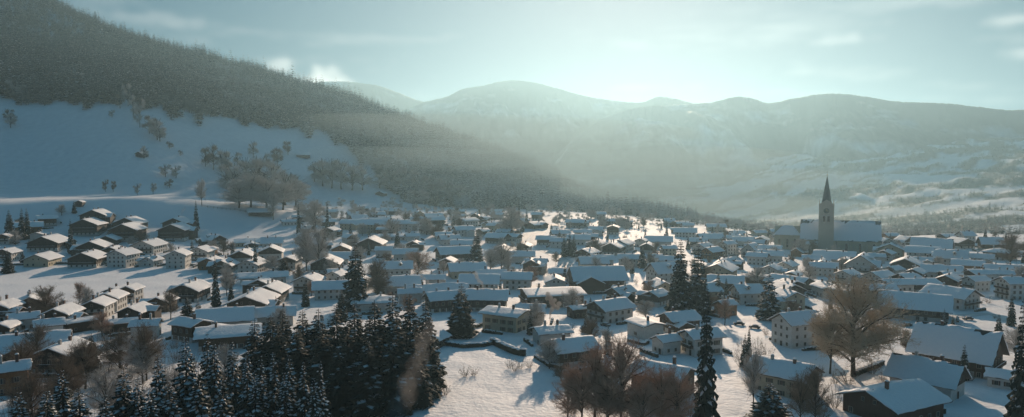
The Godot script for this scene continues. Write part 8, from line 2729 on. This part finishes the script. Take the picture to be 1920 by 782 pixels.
const BAND := [[-199.6, -723.4, 9.2, 0.97], [-167.5, -724.6, 14.3, 0.89], [-115.0, -744.5, 10.6, 1.05], [-44.0, -952.3, 11.3, 1.11], [-55.1, -704.8, 14.1, 0.94], [-213.0, -697.8, 14.8, 0.83], [51.7, -763.3, 11.2, 0.86], [287.2, -1153.3, 10.3, 1.18], [-43.6, -871.8, 12.3, 0.95], [-160.0, -850.6, 14.6, 0.96], [-158.6, -903.1, 15.5, 1.15], [168.5, -892.1, 10.3, 0.89], [-203.2, -780.4, 11.1, 1.14], [93.5, -771.5, 8.6, 0.93], [-234.7, -797.5, 12.3, 1.17], [-173.2, -781.0, 13.2, 0.82], [-72.5, -728.5, 15.6, 0.84], [-234.2, -752.8, 11.4, 0.87], [151.9, -801.4, 11.3, 0.94], [28.8, -887.9, 10.9, 1.15], [47.4, -703.7, 12.8, 1.18], [-142.9, -876.3, 8.6, 0.89], [133.9, -840.5, 15.1, 0.86], [-22.0, -723.3, 12.4, 0.9], [-207.5, -711.5, 13.1, 0.84], [30.9, -710.0, 13.4, 0.89], [19.9, -870.3, 12.6, 0.95], [241.1, -1081.8, 8.4, 1.15], [-110.2, -800.0, 14.1, 1.14], [23.4, -887.3, 11.8, 0.88], [139.2, -945.6, 13.2, 0.94], [-56.2, -909.9, 12.2, 1.19], [-106.3, -731.1, 13.2, 1.18], [-129.6, -761.4, 12.7, 0.93], [-204.5, -738.7, 14.8, 1.17], [-101.4, -812.3, 10.6, 1.13], [-154.8, -815.7, 8.9, 1.15], [-210.4, -714.7, 15.6, 1.0], [0.5, -704.9, 11.4, 0.96], [-227.5, -844.6, 10.3, 1.05], [-197.9, -852.6, 12.4, 0.92], [-70.6, -826.5, 9.8, 1.16], [-172.3, -781.7, 13.3, 0.87], [70.7, -728.9, 11.7, 0.82], [148.2, -1020.2, 9.9, 1.17], [100.9, -1034.8, 9.5, 1.14], [178.9, -988.7, 14.8, 1.06], [-177.9, -770.9, 15.3, 1.16], [217.9, -841.9, 13.9, 1.04], [1.9, -712.8, 11.0, 1.13], [-238.7, -774.5, 12.4, 1.15], [110.4, -695.6, 12.9, 0.8], [56.0, -745.8, 11.9, 1.11], [-151.1, -851.2, 8.2, 1.07], [56.6, -976.4, 11.8, 0.97], [157.8, -734.3, 10.9, 1.11], [12.8, -717.4, 10.8, 0.89], [-59.1, -700.5, 16.0, 0.95], [-148.8, -734.7, 12.9, 0.89], [108.3, -688.5, 13.5, 0.91], [-47.0, -700.3, 12.3, 1.18], [239.6, -1096.7, 13.2, 0.84], [123.0, -728.2, 10.5, 1.14], [119.2, -703.0, 12.3, 1.18], [-149.8, -815.6, 8.2, 0.82], [-16.4, -691.0, 8.8, 0.99], [45.6, -838.7, 13.2, 1.02], [208.9, -1078.3, 8.1, 0.87], [-122.2, -763.7, 12.7, 0.94], [64.6, -786.1, 9.1, 0.83], [53.1, -750.0, 9.1, 0.8], [-126.6, -876.6, 11.8, 0.84], [227.1, -1122.8, 9.5, 0.94], [96.2, -730.0, 11.2, 1.0], [-142.4, -777.3, 10.6, 0.81], [24.2, -952.6, 14.4, 0.83], [-224.6, -736.8, 10.9, 1.15], [-74.0, -752.0, 8.2, 0.92], [76.5, -1043.3, 13.2, 0.9], [-35.4, -812.8, 9.5, 1.17], [166.3, -804.1, 14.8, 0.94], [303.8, -1090.4, 10.6, 0.83], [-93.5, -886.5, 11.7, 0.99], [143.0, -742.4, 14.0, 1.13], [227.4, -795.6, 15.8, 1.01], [-147.5, -906.4, 10.7, 0.84], [239.4, -990.6, 10.2, 1.05], [129.6, -708.1, 10.3, 1.02], [-24.3, -809.8, 14.9, 1.15], [-150.0, -875.3, 12.0, 1.0], [-217.4, -764.6, 14.3, 0.87], [59.4, -727.0, 14.8, 1.12], [-34.8, -833.2, 10.9, 0.89], [75.8, -897.0, 14.8, 1.01], [33.7, -951.9, 15.1, 0.82], [236.8, -981.0, 15.1, 1.18], [80.7, -760.5, 8.2, 1.11], [203.4, -1086.1, 9.7, 0.9], [-18.0, -692.6, 15.6, 0.98], [-147.9, -882.0, 8.3, 1.05], [-84.5, -763.5, 14.9, 1.03], [-191.3, -736.1, 11.0, 1.1], [111.4, -724.1, 10.5, 0.92], [-29.7, -890.5, 11.7, 0.83], [127.2, -728.5, 8.9, 0.92], [-30.0, -890.7, 13.0, 0.94], [89.1, -951.0, 11.0, 0.99], [120.2, -856.7, 14.5, 0.99], [-23.1, -751.5, 14.0, 0.88], [285.8, -961.4, 15.1, 0.95], [47.5, -697.4, 12.9, 1.15], [93.0, -680.0, 14.4, 1.19], [-27.6, -725.7, 13.7, 0.88], [-155.0, -817.4, 9.8, 0.88], [107.8, -725.8, 13.9, 0.88], [-180.3, -786.4, 12.3, 1.19], [252.1, -815.4, 14.4, 1.0], [-25.4, -917.5, 9.9, 1.14], [89.1, -794.9, 11.1, 1.17], [-176.1, -710.4, 8.0, 1.04], [-5.9, -712.6, 10.9, 0.83], [28.8, -812.2, 9.5, 1.07], [-235.3, -812.3, 13.7, 0.93], [-202.7, -867.4, 11.9, 0.91], [192.4, -841.7, 11.7, 0.87], [-234.7, -752.5, 13.8, 1.1], [258.5, -1071.9, 15.6, 1.01], [-109.6, -921.4, 8.3, 1.17], [-214.9, -857.2, 14.8, 1.15], [-139.2, -821.3, 10.6, 0.92]]
const HEDGES := [
	{"line": [[-22.76, -236.29], [-16.51, -232.25], [-10.11, -232.74], [-7.06, -235.41]], "high": 1.5, "wide": 1.8, "label": "snow-capped clipped hedge behind the meadow, beside the large spruce"},
	{"line": [[-7.11, -237.05], [-2.7, -227.74], [1.4, -220.79], [4.3, -217.87]], "high": 2.2, "wide": 1.6, "label": "dark hedge with snow crest between meadow and cream house"},
	{"line": [[7.48, -215.18], [11.4, -205.83], [16.09, -203.36]], "high": 1.1, "wide": 1.2, "label": "low snowy hedge below the dark timber house"},
	{"line": [[-343.91, -456.2], [-308.41, -467.61], [-261.69, -469.4], [-208.71, -466.29]], "high": 1.3, "wide": 1.2, "label": "long low dark hedge along the far edge of the sunlit field"},
	{"line": [[42.32, -243.69], [45.85, -236.97], [48.56, -241.21]], "high": 1.2, "wide": 1.6, "label": "snowy hedge before the small bungalow"},
	{"line": [[103.31, -203.97], [115.14, -214.08], [120.77, -219.76]], "high": 1.6, "wide": 1.6, "label": "snow-topped hedge behind the lit-and-shaded roof"}]
const GARDEN_HEDGES := [
	[-376.06, -581.61, -346.2],
	[-290.13, -575.85, -261.7],
	[-306.53, -591.42, -351.7],
	[-401.74, -589.29, -233.7],
	[-399.45, -603.05, -143.7],
	[-398.89, -523.59, -343.3],
	[-384.3, -527.97, -163.3],
	[-340.12, -524.29, -167.8],
	[-367.65, -518.35, -347.8],
	[-334.22, -545.32, -344.4],
	[-329.38, -511.18, -343.5],
	[-320.64, -529.51, -73.5],
	[-280.52, -511.13, -270.0],
	[-267.38, -526.53, -180.0],
	[-356.6, -489.85, -81.5],
	[-345.75, -480.66, -171.5],
	[-322.01, -476.92, -80.4],
	[-275.64, -464.75, -168.1],
	[-254.37, -463.12, -182.2],
	[-215.35, -461.74, -168.9],
	[-217.42, -500.89, -175.5],
	[-227.08, -487.32, -265.5],
	[-193.99, -460.87, -348.3],
	[-186.36, -474.49, -78.3],
	[-181.97, -482.55, -345.5],
	[-160.56, -488.1, -165.5],
	[-222.78, -300.81, -329.6],
	[-209.94, -308.36, -149.6],
	[-224.51, -288.74, -353.2],
	[-215.91, -280.85, -263.2],
	[-171.41, -339.21, -356.6],
	[-150.94, -340.42, -176.6],
	[-193.36, -253.19, -258.3],
	[-189.25, -261.27, -168.3],
	[-174.11, -270.37, -399.5],
	[-164.14, -273.86, -129.5],
	[-148.69, -257.8, -234.9],
	[-156.92, -269.51, -414.9],
	[-125.15, -252.03, -26.7],
	[-136.74, -196.4, -266.3],
	[-145.6, -205.65, -356.3],
	[-216.27, -699.1, -151.9],
	[-199.04, -754.63, -245.1],
	[-211.97, -758.09, -335.1],
	[-185.91, -751.77, -332.0],
	[-171.28, -749.77, -242.0],
	[-184.81, -842.68, -437.6],
	[-181.6, -828.05, -257.6],
	[-113.54, -641.46, -182.6],
	[-129.38, -655.46, -452.6],
	[-138.47, -506.61, -350.9],
	[-129.65, -520.35, -80.9],
	[-97.32, -537.34, -178.3],
	[-124.65, -536.54, -358.3],
	[-120.03, -586.74, -352.3],
	[-103.64, -600.44, -442.3],
	[-94.37, -496.3, -269.4],
	[-94.54, -512.42, -449.4],
	[-75.15, -477.49, -259.0],
	[-79.08, -497.74, -439.0],
	[-118.14, -424.99, -262.7],
	[-122.05, -455.63, -82.7],
	[-160.47, -389.95, -339.9],
	[-141.03, -384.92, -249.9],
	[-110.45, -355.1, -273.3],
	[-135.42, -374.29, -84.7],
	[-126.91, -364.49, -174.7],
	[-61.33, -298.13, -260.4],
	[-51.01, -310.55, -170.4],
	[-85.06, -723.91, -433.4],
	[-71.07, -717.49, -163.4],
	[-54.82, -602.39, -338.0],
	[-46.97, -616.46, -428.0],
	[1.65, -602.54, -199.4],
	[-76.54, -580.82, -156.6],
	[-27.69, -493.44, -159.1],
	[-55.25, -482.91, -339.1],
	[-44.32, -445.74, -279.6],
	[-41.21, -464.08, -99.6],
	[-12.09, -396.04, -268.2],
	[-5.66, -522.57, -99.2],
	[-4.53, -479.81, -360.9],
	[7.2, -470.73, -270.9],
	[79.32, -634.2, -465.0],
	[75.31, -619.25, -285.0],
	[74.93, -533.14, -207.0],
	[71.52, -547.49, -117.0],
	[61.17, -472.02, -447.6],
	[68.3, -519.8, -383.5],
	[44.88, -382.48, -445.1],
	[47.22, -355.16, -265.1],
	[-17.74, -351.39, -272.3],
	[-57.05, -389.64, -439.8],
	[-49.76, -348.55, -432.1],
	[-56.02, -338.62, -342.1],
	[-34.82, -315.05, -426.3],
	[-10.86, -319.42, -453.8],
	[1.42, -307.18, -183.8],
	[16.23, -275.46, -187.6],
	[6.86, -268.84, -277.6],
	[46.4, -276.44, -236.2],
	[194.65, -623.52, -176.2],
	[167.59, -621.73, -356.2],
	[99.63, -564.37, -380.7],
	[103.47, -553.72, -290.7],
	[95.37, -528.32, -209.1],
	[145.5, -536.74, -315.7],
	[160.65, -551.54, -135.7],
	[177.69, -542.01, -239.6],
	[165.74, -543.57, -329.6],
	[206.88, -607.84, -288.8],
	[199.47, -622.09, -378.8],
	[201.39, -527.46, -472.8],
	[209.25, -514.03, -202.8],
	[81.72, -472.39, -463.7],
	[77.59, -455.51, -283.7],
	[120.77, -402.6, -299.1],
	[117.74, -420.28, -389.1],
	[121.34, -384.09, -469.5],
	[105.51, -378.32, -379.5],
	[134.29, -403.82, -374.9],
	[147.35, -408.35, -464.9],
	[173.89, -437.61, -310.0],
	[173.8, -450.43, -400.0],
	[219.94, -498.6, -473.8],
	[213.94, -485.0, -293.8],
	[124.71, -332.03, -169.1],
	[115.83, -322.52, -259.1],
	[128.43, -328.26, -80.2],
	[139.04, -320.55, -170.2],
	[91.56, -304.59, -422.5],
	[87.6, -295.64, -332.5],
	[377.33, -590.17, -358.4],
	[400.49, -590.83, -538.4],
	[382.87, -563.12, -377.1],
	[405.43, -556.16, -197.1],
	[313.64, -519.12, -303.2],
	[273.71, -449.61, -215.2],
	[273.03, -467.74, -125.2],
	[280.9, -480.58, -391.2],
	[284.44, -469.64, -301.2],
	[233.0, -493.58, -300.4],
	[224.54, -514.33, -390.4],
	[194.21, -401.35, -318.3],
	[208.35, -413.97, -138.3],
	[207.28, -394.11, -330.4],
	[238.86, -406.1, -312.7],
	[252.08, -420.42, -132.7],
	[242.47, -380.57, -314.8],
	[203.8, -324.63, -330.9],
	[220.34, -318.4, -240.9],
	[167.19, -312.93, -392.7],
	[194.55, -295.33, -212.7],
	[-7.22, -253.36, -301.6],
	[-12.27, -268.52, -391.6],
	[5.76, -236.04, -343.3],
	[22.49, -241.05, -163.3],
	[22.0, -202.38, -247.0],
	[14.54, -219.92, -427.0],
	[71.67, -229.73, -160.5],
	[45.55, -223.86, -332.9],
	[98.89, -250.39, -428.7],
	[104.85, -235.09, -248.7],
	[108.33, -175.68, -153.5],
	[91.29, -178.87, -423.5],
	[-26.75, -655.8, 42.7],
	[-12.37, -656.86, -227.3],
	[226.83, -764.53, -455.5],
	[224.93, -744.67, -275.5],
	[20.42, -431.59, -184.7],
	[11.52, -422.94, -274.7],
	[416.5, -637.88, -262.5],
	[426.86, -648.26, -172.5],
	[312.57, -510.0, -392.8],
	[326.07, -513.04, -482.8],
	[76.46, -683.43, -196.7],
	[370.85, -678.1, -438.3],
	[381.61, -672.06, -168.3],
	[-86.5, -672.49, -334.0],
	[-65.9, -682.54, -154.0],
	[-118.07, -682.79, -186.1],
	[-128.94, -675.81, -276.1],
	[-105.45, -757.87, -74.5],
	[-92.26, -748.15, -164.5],
	[103.67, -717.21, -468.5],
	[91.67, -713.25, -378.5],
	[234.73, -701.31, -269.3],
	[223.69, -709.19, -359.3],
	[308.27, -714.02, -177.1],
	[297.84, -704.38, -267.1],
	[403.19, -580.82, -381.2],
	[407.21, -564.04, -291.2],
	[-196.54, -558.25, -432.7],
	[57.38, -584.72, -370.0],
	[76.88, -581.26, -190.0],
	[166.61, -325.19, -264.2],
	[173.94, -336.75, -174.2],
	[18.13, -751.15, -373.2],
	[29.09, -756.0, -463.2],
	[-189.71, -717.85, -149.2],
	[-193.61, -705.91, -239.2],
	[-19.92, -775.65, -284.4],
	[-27.66, -787.35, -14.4],
	[215.13, -362.28, -174.0],
	[204.93, -352.65, -264.0],
	[298.87, -435.29, -384.7],
	[321.99, -424.64, -204.7],
	[-68.28, -744.81, -353.3],
	[-59.16, -754.67, -443.3],
	[-95.89, -412.83, -158.2],
	[-108.04, -418.12, -68.2],
	[-51.74, -791.44, -184.4],
	[-60.06, -801.1, -94.4],
	[-50.63, -682.53, -46.3],
	[-34.49, -684.27, -136.3],
	[-11.84, -622.05, -373.3],
	[0.18, -630.55, -103.3],
	[59.88, -334.49, -138.3],
	[58.08, -322.33, -228.3],
	[139.32, -454.24, -310.6],
	[139.83, -467.97, -400.6],
	[186.99, -775.1, -173.2],
	[179.4, -766.92, -263.2],
	[52.67, -611.45, -366.2],
	[74.23, -609.09, -186.2],
	[-90.51, -649.63, -99.9],
	[-82.48, -639.92, -189.9],
	[168.92, -497.41, -31.7],
	[186.27, -486.71, -211.7],
	[422.78, -622.84, -258.7],
	[219.59, -683.6, -442.2],
	[211.61, -674.38, -352.2],
	[60.97, -702.97, -17.5],
	[158.11, -513.62, -228.3],
	[160.83, -526.73, -138.3],
	[-28.2, -765.46, -12.6],
	[-18.96, -755.67, -282.6],
	[-277.34, -480.1, -251.9],
	[-273.11, -491.11, -161.9],
	[169.07, -698.32, -107.1],
	[174.8, -687.87, -197.1],
	[111.71, -792.82, 179.8],
	[92.48, -792.89, -0.2],
	[127.21, -717.67, -190.4],
	[110.39, -720.75, -370.4],
	[54.52, -437.67, -263.1],
	[65.0, -449.26, -173.1],
	[28.92, -550.57, -15.5],
	[-184.41, -428.01, -263.4],
	[164.74, -404.3, -306.7],
	[164.94, -416.52, -396.7],
	[-137.7, -721.82, -419.1],
	[-125.68, -720.53, -149.1],
	[-163.37, -632.07, -101.9],
	[-156.85, -620.32, -191.9],
	[138.79, -447.53, -111.8],
	[131.02, -428.08, 68.2],
	[-159.32, -531.57, -326.3],
	[-141.57, -543.42, -146.3],
	[-180.43, -583.86, -280.0],
	[3.01, -494.58, -186.5],
	[-7.38, -485.88, 83.5],
	[345.06, -672.68, -166.5],
	[333.0, -678.23, -76.5],
	[257.28, -733.68, -345.0],
	[-376.59, -537.69, 108.2],
	[-383.09, -557.5, -71.8],
	[-199.19, -356.89, -91.6],
	[90.4, -343.72, -440.1],
	[93.6, -325.29, -260.1],
	[157.91, -357.22, -355.2],
	[164.77, -368.04, -85.2],
	[-150.24, -718.78, -145.3],
	[-170.33, -704.89, -325.3],
	[-222.76, -516.3, -183.4],
	[-229.94, -524.87, -93.4],
	[149.39, -351.62, -262.8],
	[140.19, -359.5, -352.8],
	[-130.25, -560.36, -234.9],
	[-128.89, -572.48, -144.9],
	[224.47, -474.87, -389.6],
	[236.16, -478.66, -119.6],
	[-227.63, -757.75, -242.5],
	[-238.54, -759.68, -332.5],
	[89.2, -415.93, -66.5],
	[86.8, -402.84, -336.5],
	[-142.48, -706.39, -457.3],
	[-196.03, -661.78, -465.7],
	[-200.47, -646.0, -285.7],
	[-96.95, -391.0, -101.2],
	[-90.89, -380.72, -191.2],
	[-13.99, -651.48, -127.7],
	[-22.56, -640.38, 52.3],
	[-211.39, -719.48, -159.9],
	[-219.01, -706.56, -249.9],
	[-239.87, -465.57, -186.3],
	[-253.83, -467.11, -6.3],
	[216.88, -473.24, -116.5],
	[202.07, -466.15, -386.5],
	[294.49, -458.86, -34.3],
	[309.9, -461.52, -124.3]]
const CARS := [
	[52.42, -237.09, 60, "snow-covered car on the lane before the white annexe"],
	[164.32, -281.57, 100, "snow-covered car on the lane beyond the great barn"],
	[200.29, -297.18, 95, "second snow-covered car on the lane beyond the great barn"],
	[37.37, -270.78, 40, "snow-covered car in the white house's front yard by the hall"],
	[-6.93, -293.19, 20, "snow-covered car beside the cream house above the meadow"],
	[130.06, -274.84, 80, "snow-covered car behind the trunk of the great beech"],
	[92.87, -276.48, 70, "snow-covered car, first of two in the yard past the slim spruce"],
	[96.78, -269.68, 65, "snow-covered car, second of two in the yard past the slim spruce"],
	[22.45, -316.79, 80, "snow-covered car under the wide hall's canopy"],
	[65.54, -244.18, 30, "snow-covered car beside the white house by the slim spruce"]]
const FENCES := [
	{"line": [[-312.27, -686.1], [-302.38, -690.37], [-284.7, -699.91], [-269.88, -703.95], [-256.06, -706.72]], "high": 2.0, "label": "timber rail fence along the road over the knoll crest"}]
